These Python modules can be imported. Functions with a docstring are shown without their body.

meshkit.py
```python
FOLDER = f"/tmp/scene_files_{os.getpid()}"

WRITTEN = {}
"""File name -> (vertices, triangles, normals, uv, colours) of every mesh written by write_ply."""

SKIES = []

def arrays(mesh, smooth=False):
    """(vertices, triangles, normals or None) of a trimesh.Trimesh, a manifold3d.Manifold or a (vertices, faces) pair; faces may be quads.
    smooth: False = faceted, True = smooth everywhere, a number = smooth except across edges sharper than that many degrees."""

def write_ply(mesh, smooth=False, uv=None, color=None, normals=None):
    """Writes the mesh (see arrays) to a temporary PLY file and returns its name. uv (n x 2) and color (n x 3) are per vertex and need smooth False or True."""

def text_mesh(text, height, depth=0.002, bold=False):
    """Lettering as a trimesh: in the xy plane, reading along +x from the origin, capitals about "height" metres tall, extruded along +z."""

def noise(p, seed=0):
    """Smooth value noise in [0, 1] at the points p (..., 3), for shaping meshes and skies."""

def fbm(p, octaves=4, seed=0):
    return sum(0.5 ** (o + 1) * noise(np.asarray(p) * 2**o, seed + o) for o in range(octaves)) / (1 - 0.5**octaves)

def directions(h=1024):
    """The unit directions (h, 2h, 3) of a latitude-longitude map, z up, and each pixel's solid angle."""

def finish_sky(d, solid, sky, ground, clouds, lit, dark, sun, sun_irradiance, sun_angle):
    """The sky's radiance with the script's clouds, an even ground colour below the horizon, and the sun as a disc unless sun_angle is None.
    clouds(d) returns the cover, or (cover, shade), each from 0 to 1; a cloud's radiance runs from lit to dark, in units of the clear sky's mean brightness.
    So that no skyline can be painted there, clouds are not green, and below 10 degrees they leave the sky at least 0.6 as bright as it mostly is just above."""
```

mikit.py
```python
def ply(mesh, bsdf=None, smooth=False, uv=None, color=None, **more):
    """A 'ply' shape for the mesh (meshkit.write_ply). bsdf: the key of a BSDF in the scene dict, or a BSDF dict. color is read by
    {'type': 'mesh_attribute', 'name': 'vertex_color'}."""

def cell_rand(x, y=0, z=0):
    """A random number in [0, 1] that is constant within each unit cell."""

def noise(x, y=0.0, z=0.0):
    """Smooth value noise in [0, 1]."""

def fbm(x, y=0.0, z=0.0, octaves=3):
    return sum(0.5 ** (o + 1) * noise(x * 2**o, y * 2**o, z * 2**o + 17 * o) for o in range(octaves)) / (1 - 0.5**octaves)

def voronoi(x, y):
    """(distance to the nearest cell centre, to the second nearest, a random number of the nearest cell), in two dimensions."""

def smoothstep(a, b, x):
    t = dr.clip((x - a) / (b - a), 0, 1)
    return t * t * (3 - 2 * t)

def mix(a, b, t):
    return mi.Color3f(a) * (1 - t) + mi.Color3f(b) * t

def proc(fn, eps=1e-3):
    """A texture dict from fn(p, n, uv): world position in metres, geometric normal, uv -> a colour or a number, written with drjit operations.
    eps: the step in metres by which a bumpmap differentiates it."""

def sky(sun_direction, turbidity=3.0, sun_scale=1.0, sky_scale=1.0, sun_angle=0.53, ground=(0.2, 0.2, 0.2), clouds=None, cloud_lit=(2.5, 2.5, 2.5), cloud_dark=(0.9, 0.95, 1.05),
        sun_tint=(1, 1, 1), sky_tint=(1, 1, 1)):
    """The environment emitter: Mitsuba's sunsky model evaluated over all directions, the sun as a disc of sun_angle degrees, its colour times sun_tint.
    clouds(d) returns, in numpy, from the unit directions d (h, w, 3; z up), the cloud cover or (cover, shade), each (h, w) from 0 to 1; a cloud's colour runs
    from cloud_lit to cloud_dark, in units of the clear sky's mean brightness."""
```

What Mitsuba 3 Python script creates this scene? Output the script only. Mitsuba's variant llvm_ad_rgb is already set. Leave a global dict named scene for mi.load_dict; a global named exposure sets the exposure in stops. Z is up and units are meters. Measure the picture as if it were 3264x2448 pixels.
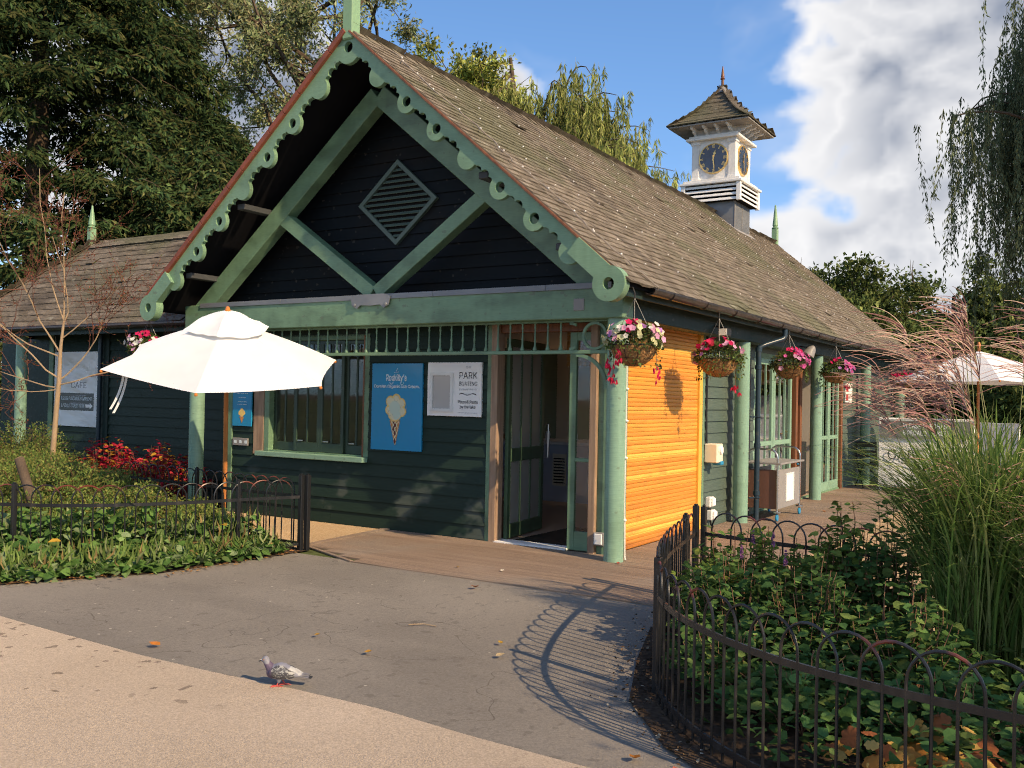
import math, numpy as np, trimesh, mitsuba as mi, drjit as dr, mikit, meshkit, manifold3d as m3
from shapely.geometry import Polygon, Point, LineString, box as sbox
from shapely.ops import unary_union
from shapely import affinity
from mikit import proc, noise, fbm, cell_rand, smoothstep, mix, voronoi
T = mi.ScalarTransform4f
scene, labels = {}, {}

# ------------------------------------------------------------------ camera, sky, exposure
CAM = np.array([4.1360, -8.5295, 1.60])
YAW, PITCH, ROLL = -0.561494, 0.015438, 0.020341
F_SRC = 3014.18                                   # focal length in pixels of the 3264-pixel-wide photograph
_f = np.array([math.sin(YAW) * math.cos(PITCH), math.cos(YAW) * math.cos(PITCH), math.sin(PITCH)])
_r = np.array([math.cos(YAW), -math.sin(YAW), 0.0])
_u = np.cross(_r, _f)
RIGHT, UP = math.cos(ROLL) * _r + math.sin(ROLL) * _u, -math.sin(ROLL) * _r + math.cos(ROLL) * _u
scene['camera'] = {'type': 'perspective', 'fov': math.degrees(2 * math.atan(1632 / F_SRC)), 'fov_axis': 'x', 'near_clip': 0.05, 'far_clip': 2000.0,
                   'to_world': T().look_at(origin=CAM.tolist(), target=(CAM + _f).tolist(), up=UP.tolist())}
SUN = np.array([0.966, -0.262, 0.640])


def clouds(d):
    az = np.arctan2(d[..., 0], d[..., 1])          # 0 along +y, positive towards +x
    el = np.arcsin(np.clip(d[..., 2], -1, 1))
    q = np.stack([az * 3.0, el * 4.2, 0 * az + 0.7], -1)
    w = np.stack([meshkit.fbm(q * 1.3 + 3.0, 4, 51), meshkit.fbm(q * 1.3 + 9.0, 4, 57), 0 * az], -1) - 0.5
    q = q + w * 0.55
    big = meshkit.fbm(q * 1.5 + [3.1, 7.7, 1.3], 7, 3)
    fine = 1 - 2 * np.abs(meshkit.fbm(q * 3.4 + [1.0, 4.0, 2.0], 7, 11) - 0.5)      # billows
    wisp = meshkit.fbm(q * [2.2, 4.5, 1] + 5.0, 7, 29)

    def bank(a, e, ra, re):
        return np.exp(-((np.angle(np.exp(1j * (az - a))) / ra) ** 2 + ((el - e) / re) ** 2))
    b = 1.15 * bank(0.05, 0.38, 0.31, 0.26) + 0.95 * bank(0.02, 0.09, 0.30, 0.16) + 0.75 * bank(0.42, 0.30, 0.25, 0.4) - 0.22 * bank(-0.22, 0.195, 0.07, 0.03) \
        + 0.80 * bank(-0.90, 0.27, 0.20, 0.15) + 0.5 * bank(-0.80, 0.30, 0.06, 0.10) + 0.45 * bank(-0.36, 0.12, 0.16, 0.04) + 0.74 * bank(-0.585, 0.325, 0.075, 0.035) + 0.30 * bank(-0.22, 0.325, 0.03, 0.015) - 0.30 * bank(-0.42, 0.33, 0.26, 0.16) \
        + 0.45 * bank(1.7, 0.5, 0.6, 0.4) + 0.5 * bank(2.9, 0.4, 0.6, 0.3) + 0.5 * bank(-2.2, 0.35, 0.5, 0.3)
    s = b + 0.75 * (big - 0.5) + 0.60 * (fine - 0.75) + 0.25 * (wisp - 0.5)
    cover = np.clip((s - 0.34) / 0.20, 0, 1)
    cover = cover * cover * (3 - 2 * cover)
    veil = np.clip((wisp - 0.45) * 3, 0, 1) * np.clip((s - 0.12) / 0.3, 0, 1) * 0.35
    thick = np.clip((s - 0.40) / 0.28, 0, 1)
    low = np.clip(0.95 + 1.5 * (0.5 - big) + 1.6 * (0.72 - fine), 0.1, 1.25)
    shade = np.clip(thick ** 0.8 * low, 0, 1)
    return np.maximum(cover * 0.97, veil), shade


scene['sky'] = mikit.sky(SUN.tolist(), turbidity=2.6, sun_scale=1.0, sky_scale=1.0, sun_tint=(1.0, 0.96, 0.89), sky_tint=(1.08, 1.28, 1.56), ground=(0.16, 0.14, 0.11), clouds=clouds,
                         cloud_lit=(2.6, 2.55, 2.5), cloud_dark=(0.64, 0.74, 0.96))
exposure = 2.0

# ------------------------------------------------------------------ keys and labels
_used = set()


def numbered(k):
    if k not in _used:
        _used.add(k)
        return k
    n = 1
    while f'{k}_{n:03d}' in _used:
        n += 1
    k = f'{k}_{n:03d}'
    _used.add(k)
    return k


def tag(k, label=None, cat=None, group=None, kind=None):
    d = labels.setdefault(k, {})
    for a, b in (('label', label), ('category', cat), ('group', group), ('kind', kind)):
        if b:
            d[a] = b
    return k


def thing(name, label, cat, group=None):
    return tag(numbered(name), label, cat, group)


def put(name, mesh, mat, parent=None, smooth=False, color=None, label=None, cat=None, group=None, kind=None, to_world=None):
    """One entry of the scene. mesh: (vertices, faces) or a ply dict made before."""
    k = numbered((parent + '__' if parent else '') + name)
    e = dict(mesh) if isinstance(mesh, dict) else mikit.ply(mesh, mat, smooth=smooth, color=color)
    if to_world is not None:
        e['to_world'] = to_world
    scene[k] = e
    if label or cat or group or kind:
        tag(k, label, cat, group, kind)
    return k


# ------------------------------------------------------------------ mesh helpers (vertices, triangles)
def A(*a):
    return np.array(a, float)


def unit(v):
    v = np.asarray(v, float)
    return v / (np.linalg.norm(v, axis=-1, keepdims=True) + 1e-12)


def join(ms):
    vs, fs, n = [], [], 0
    for v, f in ms:
        vs.append(v)
        fs.append(np.asarray(f) + n)
        n += len(v)
    return np.vstack(vs), np.vstack(fs)


def _template():
    v = []
    for s in np.array(np.meshgrid([-1, 1], [-1, 1], [-1, 1], indexing='ij')).reshape(3, -1).T:
        for k in range(3):
            v.append((s, k))
    pts = np.array([s * np.where(np.arange(3) == k, 1.0, 0.8) for s, k in v])
    h = trimesh.Trimesh(pts, trimesh.convex.convex_hull(pts).faces, process=False) if False else None
    from scipy.spatial import ConvexHull
    f = ConvexHull(pts).simplices.copy()
    for i, t in enumerate(f):
        a, b, c = pts[t]
        if np.dot(np.cross(b - a, c - a), (a + b + c)) < 0:
            f[i] = t[::-1]
    return np.array([s for s, k in v], float), np.array([k for s, k in v]), f


_TS, _TK, _TF = _template()
_CS = np.array([[x, y, z] for x in (-1, 1) for y in (-1, 1) for z in (-1, 1)], float)
_CF = np.array([[0, 1, 3], [0, 3, 2], [4, 6, 7], [4, 7, 5], [0, 4, 5], [0, 5, 1], [2, 3, 7], [2, 7, 6], [0, 2, 6], [0, 6, 4], [1, 5, 7], [1, 7, 3]])


def hbox(h, c=0.0):
    h = np.asarray(h, float)
    if c <= 0:
        return _CS * h, _CF
    full = np.eye(3)[_TK] > 0
    return _TS * np.where(full, h, h - c), _TF


def box(x0, x1, y0, y1, z0, z1, c=0.0):
    v, f = hbox(A(x1 - x0, y1 - y0, z1 - z0) / 2, c)
    return v + A(x0 + x1, y0 + y1, z0 + z1) / 2, f


def frame(v, o, ux, uy, uz):
    return v[:, :1] * np.asarray(ux) + v[:, 1:2] * np.asarray(uy) + v[:, 2:3] * np.asarray(uz) + np.asarray(o)


def bar(p, q, w, h, up=(0, 0, 1), c=0.004):
    """A squared bar from p to q; h is measured along 'up', w across."""
    p, q = np.asarray(p, float), np.asarray(q, float)
    d = unit(q - p)
    s = unit(np.cross(d, up))
    n = np.cross(s, d)
    v, f = hbox((np.linalg.norm(q - p) / 2, w / 2, h / 2), c)
    return frame(v, (p + q) / 2, d, s, n), f


def rodf(axis):
    a = unit(axis)
    s = unit(np.cross(a, A(0, 0, 1) if abs(a[2]) < 0.9 else A(1, 0, 0)))
    return s, np.cross(a, s), a


def tube(p, r, sides=6, cap=True):
    p = np.asarray(p, float)
    r = np.broadcast_to(np.asarray(r, float), (len(p),))
    t = unit(np.gradient(p, axis=0))
    a = np.empty_like(p)
    s = np.cross(t[0], A(0, 0, 1) if abs(t[0][2]) < 0.9 else A(1, 0, 0))
    for i in range(len(p)):
        s = s - t[i] * np.dot(s, t[i])
        s = s / (np.linalg.norm(s) + 1e-12)
        a[i] = s
    b = np.cross(t, a)
    ang = np.arange(sides) * 2 * np.pi / sides
    v = (p[:, None] + r[:, None, None] * (np.cos(ang)[None, :, None] * a[:, None] + np.sin(ang)[None, :, None] * b[:, None])).reshape(-1, 3)
    i, j = np.meshgrid(np.arange(len(p) - 1), np.arange(sides), indexing='ij')
    k = (j + 1) % sides
    q = np.stack([i * sides + j, i * sides + k, (i + 1) * sides + k, (i + 1) * sides + j], -1).reshape(-1, 4)
    f = np.vstack([q[:, [0, 1, 2]], q[:, [0, 2, 3]]])
    if cap:
        n = len(v)
        v = np.vstack([v, p[0], p[-1]])
        j = np.arange(sides)
        f = np.vstack([f, np.stack([0 * j + n, (j + 1) % sides, j], 1), np.stack([0 * j + n + 1, (len(p) - 1) * sides + j, (len(p) - 1) * sides + (j + 1) % sides], 1)])
    return v, f


def lathe(prof, o=(0, 0, 0), n=16, axis=(0, 0, 1)):
    prof = np.asarray(prof, float)
    a = np.arange(n) * 2 * np.pi / n
    v = np.stack([prof[:, None, 0] * np.cos(a), prof[:, None, 0] * np.sin(a), np.repeat(prof[:, 1:2], n, 1)], -1).reshape(-1, 3)
    i, j = np.meshgrid(np.arange(len(prof) - 1), np.arange(n), indexing='ij')
    k = (j + 1) % n
    q = np.stack([i * n + j, i * n + k, (i + 1) * n + k, (i + 1) * n + j], -1).reshape(-1, 4)
    f = np.vstack([q[:, [0, 1, 2]], q[:, [0, 2, 3]]])
    s, t, w = (A(1, 0, 0), A(0, 1, 0), A(0, 0, 1)) if tuple(axis) == (0, 0, 1) else rodf(axis)
    return frame(v, o, s, t, w), f


def ball(c, r, n=8):
    r = np.broadcast_to(np.asarray(r, float), (3,))
    t = np.linspace(-np.pi / 2, np.pi / 2, n)
    v, f = lathe(np.stack([np.cos(t), np.sin(t)], 1), n=2 * n)
    return v * r + np.asarray(c), f


def extr(poly, t, o, ux, uy):
    """A shapely polygon (or several) extruded by t along ux x uy, standing in the plane of ux, uy at o."""
    ux, uy = np.asarray(ux, float), np.asarray(uy, float)
    ms = []
    for g in getattr(poly, 'geoms', [poly]):
        if g.area > 1e-9:
            m = trimesh.creation.extrude_polygon(g, t, engine='earcut')
            ms.append((frame(np.array(m.vertices), o, ux, uy, np.cross(ux, uy)), np.array(m.faces)))
    return join(ms)


def text(s, h, o, ux, uy, align='c', depth=0.002, bold=False, width=None):
    m = meshkit.text_mesh(s, h, depth, bold)
    v = np.array(m.vertices)
    w = v[:, 0].max() - v[:, 0].min()
    v[:, 0] -= v[:, 0].min() + {'c': w / 2, 'l': 0, 'r': w}[align]
    if width:
        v[:, 0] *= width / w
    ux, uy = np.asarray(ux, float), np.asarray(uy, float)
    return frame(v, o, ux, uy, np.cross(ux, uy)), np.array(m.faces)


def disc(c, r, n=24, t=0.01, ax=(0, -1, 0)):
    return lathe([(0, t), (r, t), (r, 0), (0, 0)], c, n, ax)


def arc(c, r, a0, a1, n, ux, uy):
    a = np.linspace(a0, a1, n)
    return np.asarray(c) + r * (np.cos(a)[:, None] * np.asarray(ux) + np.sin(a)[:, None] * np.asarray(uy))


# leaves: P base points, D directions, L length, W width; one folded rhombus each
def leaf_mesh(P, D, L, W, rng, fold=0.25, curl=0.0, N=None):
    n = len(P)
    D = unit(D)
    S = np.cross(D, unit(rng.normal(size=(n, 3))) if N is None else unit(N + rng.normal(size=(n, 3)) * 0.35))
    S = unit(S)
    U = np.cross(S, D)
    L, W = np.broadcast_to(L, (n,))[:, None], np.broadcast_to(W, (n,))[:, None]
    mid = P + D * L * 0.45
    v = np.stack([P, mid + S * W / 2 + U * W * fold, P + D * L - U * L * curl, mid - S * W / 2 + U * W * fold], 1).reshape(-1, 3)
    i = np.arange(n)[:, None] * 4
    return v, np.vstack([i + [0, 1, 2], i + [0, 2, 3]])


def vcol(n, base, rng, var=0.25, per=4, warm=0.0, tint=None):
    """Per-vertex colours for leaf_mesh: each leaf its own tone."""
    b = np.asarray(base, float)
    b = b[rng.integers(len(b), size=n)] if b.ndim == 2 else np.broadcast_to(b, (n, 3))
    k = np.exp(rng.normal(size=(n, 1)) * var)
    c = b * k
    if tint is not None:
        c = c * np.asarray(tint).reshape(n, -1)
    return np.repeat(np.clip(c, 0, 0.9), per, 0)


def leafmat(k, trans=0.5, rough=0.5):
    scene[k] = {'type': 'principledthin', 'base_color': {'type': 'mesh_attribute', 'name': 'vertex_color'}, 'roughness': rough, 'diff_trans': trans, 'spec_trans': 0.0, 'eta': 1.4}


# ------------------------------------------------------------------ materials
def rgb(*c):
    return {'type': 'rgb', 'value': list(map(float, c))}


def P(k, col, rough=0.5, metallic=0.0, spec=0.5, bump=None, bs=1.0, **more):
    b = {'type': 'principled', 'base_color': rgb(*col) if isinstance(col, tuple) else col, 'roughness': rough if isinstance(rough, dict) else float(rough), 'metallic': float(metallic), 'specular': float(spec), **more}
    if bump is not None:
        b = {'type': 'bumpmap', 'arbitrary': proc(bump, eps=0.002), 'scale': float(bs), 'bsdf': b}
    scene[k] = {'type': 'twosided', 'bsdf': b}


def paint(a, dirt, s=3.0, lo=0.45, hi=0.8):
    """Painted timber: faded and grubby patches, fine streaks along the grain."""
    def fn(p, n, uv):
        g = fbm(p.x * s, p.y * s, p.z * s * 1.3, 4)
        st = noise(p.x * 22, p.y * 22, p.z * 130)
        c = mix(a, dirt, smoothstep(lo, hi, g) * 0.75)
        run = noise(p.x * 26, p.y * 26, p.z * 1.6)
        chip = smoothstep(0.735, 0.77, fbm(p.x * 16, p.y * 16, p.z * 16, 3))
        c = mix(c * (0.84 + 0.2 * st + 0.14 * run), mi.Color3f(0.10, 0.085, 0.065), chip * 0.38)
        return c
    return proc(fn)


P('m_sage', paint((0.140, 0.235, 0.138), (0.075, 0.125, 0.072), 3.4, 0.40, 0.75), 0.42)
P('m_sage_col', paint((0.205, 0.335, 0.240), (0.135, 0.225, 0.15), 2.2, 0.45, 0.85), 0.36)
P('m_sage_pale', (0.22, 0.36, 0.20), 0.4)
P('m_dark', paint((0.014, 0.030, 0.025), (0.022, 0.032, 0.026), 2.0), 0.5, spec=0.3)


def sunlit_sidewall(p, n, uv):  # same dark green paint as the front boards, lightened to look fully sunlit
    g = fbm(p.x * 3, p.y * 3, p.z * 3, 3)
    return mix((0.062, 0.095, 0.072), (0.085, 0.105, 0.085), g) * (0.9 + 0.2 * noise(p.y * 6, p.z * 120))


P('m_side_sunlit', proc(sunlit_sidewall), 0.5)
P('m_gable', paint((0.007, 0.010, 0.013), (0.013, 0.011, 0.010), 2.2), 0.65, spec=0.15)


def scuff(p, n, uv):
    """Dark green lap boards with worn, chalky scuffs where hands and chairs have rubbed them."""
    g = fbm(p.x * 2.2, p.y * 2.2, p.z * 2.2, 4)
    w = smoothstep(0.60, 0.80, fbm(p.x * 3.1 + 9, p.z * 5.0, 2.0, 4)) * smoothstep(1.0, 0.3, p.z)
    st = noise(p.x * 9, p.y * 9, p.z * 160)
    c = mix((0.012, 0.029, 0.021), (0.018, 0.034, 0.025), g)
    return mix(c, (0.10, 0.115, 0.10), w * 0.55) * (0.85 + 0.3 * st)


P('m_board', proc(scuff), 0.55, spec=0.22)


def shingle(p, n, uv):
    r = cell_rand(p.y * 6.3 + p.x * 3.7, p.z * 13.0, 1.0)
    r2 = fbm(p.x * 1.1, p.y * 1.1, p.z * 1.1, 3)
    gr = noise(p.x * 14 + p.z * 10, p.y * 95, 3.0)
    c = mix((0.108, 0.088, 0.066), (0.180, 0.150, 0.118), r)
    c = mix(c, (0.098, 0.098, 0.058), smoothstep(0.42, 0.72, r2) * 0.75)
    c = mix(c, (0.060, 0.050, 0.042), smoothstep(0.58, 0.80, fbm(p.x * 0.7 + 5, p.y * 2.6, p.z * 0.7, 3)) * 0.6)
    c = mix(c, (0.26, 0.25, 0.20), smoothstep(0.74, 0.86, fbm(p.x * 8.0, p.y * 8.0, p.z * 8.0, 2)) * 0.55)
    return c * (0.72 + 0.5 * gr)


P('m_shingle', proc(shingle), 0.85, spec=0.2)
P('m_roofbase', (0.011, 0.011, 0.013), 0.9, spec=0.1)


def shutterwood(p, n, uv):
    row = dr.floor(p.z / 0.0465)
    r = cell_rand(row, 3.0, 1.0)
    g = noise(p.y * 3 + row * 7.0, p.z * 160, row)
    k = fbm(p.y * 1.5 + row * 3.1, p.z * 40, 2.0, 3)
    c = mix((0.62, 0.21, 0.028), (0.74, 0.33, 0.052), r * 0.8 + 0.2 * k)
    c = mix(c, (0.86, 0.50, 0.09), smoothstep(0.86, 0.97, r) * 0.8)
    c = mix(c, (0.34, 0.12, 0.03), smoothstep(0.16, 0.02, p.z) * 0.5 + smoothstep(0.62, 0.85, fbm(p.y * 3.0, p.z * 9, 8.0, 3)) * 0.35)
    return c * (0.80 + 0.32 * g)


P('m_shutter', proc(shutterwood), 0.45, spec=0.4)
P('m_yellowtrim', (0.72, 0.40, 0.06), 0.4)


def barewood(a, b, s=1.0):
    def fn(p, n, uv):
        g = noise(p.x * 60 * s, p.y * 60 * s, p.z * 3)
        k = fbm(p.x * 7 * s, p.y * 7 * s, p.z * 2.2, 3)
        return mix(a, b, k) * (0.75 + 0.5 * g)
    return proc(fn)


P('m_jamb', barewood((0.20, 0.12, 0.075), (0.36, 0.25, 0.17)), 0.7)
P('m_brownframe', barewood((0.14, 0.05, 0.022), (0.22, 0.085, 0.035)), 0.45)
P('m_teak', barewood((0.42, 0.15, 0.04), (0.52, 0.20, 0.06)), 0.4)
P('m_terracotta', paint((0.23, 0.062, 0.032), (0.13, 0.045, 0.028), 4), 0.6)
P('m_white', (0.78, 0.76, 0.73), 0.45)


def oldwhite(p, n, uv):
    g = fbm(p.x * 4, p.y * 4, p.z * 2.0, 4)
    return mix((0.74, 0.72, 0.69), (0.50, 0.47, 0.42), smoothstep(0.52, 0.85, g) * 0.7)


P('m_oldwhite', proc(oldwhite), 0.5)


def lead(p, n, uv):
    g = fbm(p.x * 3, p.y * 3, p.z * 3, 4)
    return mix((0.13, 0.14, 0.16), (0.25, 0.255, 0.265), g)


P('m_lead', proc(lead), 0.5, 0.3)
P('m_gutter', paint((0.022, 0.018, 0.018), (0.05, 0.03, 0.024), 6), 0.3)
P('m_pipe', paint((0.016, 0.032, 0.048), (0.04, 0.05, 0.055), 14, 0.6, 0.8), 0.32)
P('m_black', (0.012, 0.012, 0.013), 0.4)
P('m_void', (0.010, 0.009, 0.009), 0.8, spec=0.1)


def iron(p, n, uv):
    """Black bow-top railings, rusted through to red on the tops of the bows."""
    g = fbm(p.x * 7, p.y * 7, p.z * 7, 3)
    r = smoothstep(0.52, 0.68, g) * smoothstep(0.655, 0.72, p.z) * smoothstep(0.742, 0.735, p.z)
    return mix(mix((0.010, 0.010, 0.011), (0.028, 0.025, 0.024), smoothstep(0.5, 0.8, fbm(p.x * 19, p.y * 19, p.z * 9, 2))), (0.20, 0.045, 0.025), r * 0.8)


P('m_iron', proc(iron), 0.36)
P('m_ironpost', (0.012, 0.012, 0.013), 0.4)
P('m_steel', (0.62, 0.62, 0.62), 0.25, 1.0)
P('m_grey', (0.24, 0.225, 0.215), 0.5)
P('m_plastic', (0.66, 0.66, 0.64), 0.4)
P('m_dial', (0.012, 0.030, 0.075), 0.16, spec=0.6, clearcoat=0.6)
P('m_gold', (0.75, 0.52, 0.20), 0.3, 0.7)
P('m_cable', (0.60, 0.57, 0.52), 0.6)
P('m_ink', (0.035, 0.035, 0.037), 0.6)
P('m_inkgrey', (0.26, 0.26, 0.27), 0.6)
P('m_sky_print', (0.012, 0.235, 0.46), 0.3, spec=0.5)
P('m_print_white', (0.62, 0.68, 0.70), 0.5)
P('m_cream', (0.66, 0.62, 0.42), 0.5)
P('m_yolk', (0.74, 0.52, 0.16), 0.5)
P('m_mint', (0.50, 0.60, 0.50), 0.5)
P('m_cone', (0.50, 0.22, 0.07), 0.5)
P('m_chocolate', (0.10, 0.02, 0.018), 0.5)
P('m_counter', (0.42, 0.45, 0.53), 0.4)
P('m_orangeboard', barewood((0.46, 0.25, 0.08), (0.58, 0.33, 0.12)), 0.5)
P('m_blue', (0.02, 0.22, 0.40), 0.4)
scene['m_glass'] = {'type': 'thindielectric', 'int_ior': 1.5}


def canvas(p, n, uv):
    return mi.Color3f(0.83, 0.835, 0.84) * (0.94 + 0.1 * fbm(p.x * 5, p.y * 5, p.z * 5, 3))


scene['m_canvas'] = {'type': 'principledthin', 'base_color': proc(canvas), 'roughness': 0.8, 'diff_trans': 0.35, 'spec_trans': 0.0}


def vinyl(p, n, uv):
    w = fbm(p.x * 3 + p.z * 5, p.y * 3 - p.z * 4, 1.0, 3)
    return w


P('m_vinyl', (0.72, 0.71, 0.70), 0.3, bump=vinyl, bs=0.05)


# ground
def specks(x, y, s, lo, hi):
    a, b, c = voronoi(x * s, y * s)
    return smoothstep(hi, lo, a) * smoothstep(0.86, 0.9, c)


def asphalt(p, n, uv):
    g = fbm(p.x * 0.9, p.y * 0.9, 0.0, 4)
    f = noise(p.x * 90, p.y * 90)
    f2 = noise(p.x * 260, p.y * 260)
    c = mix((0.158, 0.140, 0.120), (0.212, 0.188, 0.160), g) * (0.80 + 0.22 * f + 0.18 * f2)
    dark = smoothstep(0.70, 0.80, fbm(p.x * 15 + 3, p.y * 15, 4.0, 3)) + 0.5 * smoothstep(0.5, 0.75, fbm(p.x * 0.7, p.y * 2.0, 9.0, 3))
    ck = dr.abs(fbm(p.x * 1.1 + 2, p.y * 1.1, 3.0, 4) - 0.5)
    c = c * (1 - 0.35 * smoothstep(0.0035, 0.0008, ck) * smoothstep(0.5, 0.62, noise(p.x * 0.7, p.y * 0.7 + 5)))
    c = mix(c, mi.Color3f(0.085, 0.074, 0.064), dr.minimum(dark, 1.0) * 0.40)
    return mix(c, mi.Color3f(0.36, 0.33, 0.28), specks(p.x + 0.3, p.y, 5.0, 0.035, 0.06) * 0.8)


P('m_asphalt', proc(asphalt), 0.85, spec=0.25, bump=lambda p, n, uv: noise(p.x * 140, p.y * 140) + 0.6 * noise(p.x * 330, p.y * 330), bs=0.0022)


def resin(p, n, uv):
    g = fbm(p.x * 1.2, p.y * 1.2, 0.0, 4)
    f = noise(p.x * 130, p.y * 130)
    f2 = noise(p.x * 300, p.y * 300)
    c = mix((0.345, 0.275, 0.205), (0.420, 0.340, 0.262), g) * (0.72 + 0.34 * f + 0.22 * f2)
    st = smoothstep(0.75, 0.79, fbm(p.x * 15.0 + 11, p.y * 15.0, 7.0, 2)) * smoothstep(0.45, 0.6, noise(p.x * 0.9 + 4, p.y * 0.9))
    return mix(c, mi.Color3f(0.10, 0.075, 0.055), st * 0.65)


P('m_resin', proc(resin), 0.85, spec=0.25, bump=lambda p, n, uv: noise(p.x * 150, p.y * 150) + 0.7 * noise(p.x * 360, p.y * 360), bs=0.003)


def gravel(p, n, uv):
    a, b, c = voronoi(p.x * 55, p.y * 55)
    g = fbm(p.x * 1.6, p.y * 1.6, 0.0, 3)
    return mix((0.36, 0.235, 0.125), (0.45, 0.335, 0.215), c) * (0.8 + 0.35 * g)


P('m_gravel', proc(gravel), 0.9, spec=0.15, bump=lambda p, n, uv: 1 - voronoi(p.x * 55, p.y * 55)[0], bs=0.006)


def deckwood(p, n, uv):
    row = dr.floor((p.y + 1.58) / 0.125)
    r = cell_rand(row, 5.0, 2.0)
    g = noise(p.x * 2.2 + row * 5.0, p.y * 210, row)
    w = fbm(p.x * 1.3, p.y * 1.3, 0.0, 3)
    c = mix((0.180, 0.125, 0.090), (0.250, 0.184, 0.138), r * 0.6 + w * 0.4)
    return mix(c, mi.Color3f(0.20, 0.175, 0.15), smoothstep(0.5, 0.8, w) * 0.4) * (0.70 + 0.55 * g)


P('m_deck', proc(deckwood), 0.7, spec=0.3)


def soil(p, n, uv):
    g = fbm(p.x * 3, p.y * 3, 0.0, 4)
    return mix((0.035, 0.024, 0.017), (0.075, 0.052, 0.036), g) * (0.6 + 0.8 * noise(p.x * 60, p.y * 60))


P('m_soil', proc(soil), 0.95, spec=0.1, bump=lambda p, n, uv: fbm(p.x * 22, p.y * 22, 0.0, 3), bs=0.04)


def parkland(p, n, uv):
    g = fbm(p.x * 0.25, p.y * 0.25, 0.0, 4)
    return mix((0.045, 0.065, 0.022), (0.085, 0.085, 0.035), g) * (0.7 + 0.6 * noise(p.x * 22, p.y * 22))


P('m_grass', proc(parkland), 0.95, spec=0.1)


def bark(p, n, uv):
    g = fbm(p.x * 9, p.y * 9, p.z * 2.5, 4)
    return mix((0.045, 0.032, 0.024), (0.17, 0.125, 0.09), g)


P('m_bark', proc(bark), 0.9, spec=0.1)


def palebark(p, n, uv):
    g = fbm(p.x * 30, p.y * 30, p.z * 9, 3)
    return mix((0.29, 0.20, 0.12), (0.42, 0.31, 0.20), g)


P('m_palebark', proc(palebark), 0.8, spec=0.15)
P('m_twig', (0.22, 0.12, 0.075), 0.8, spec=0.1)
P('m_redtwig', (0.16, 0.07, 0.05), 0.8, spec=0.1)


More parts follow.
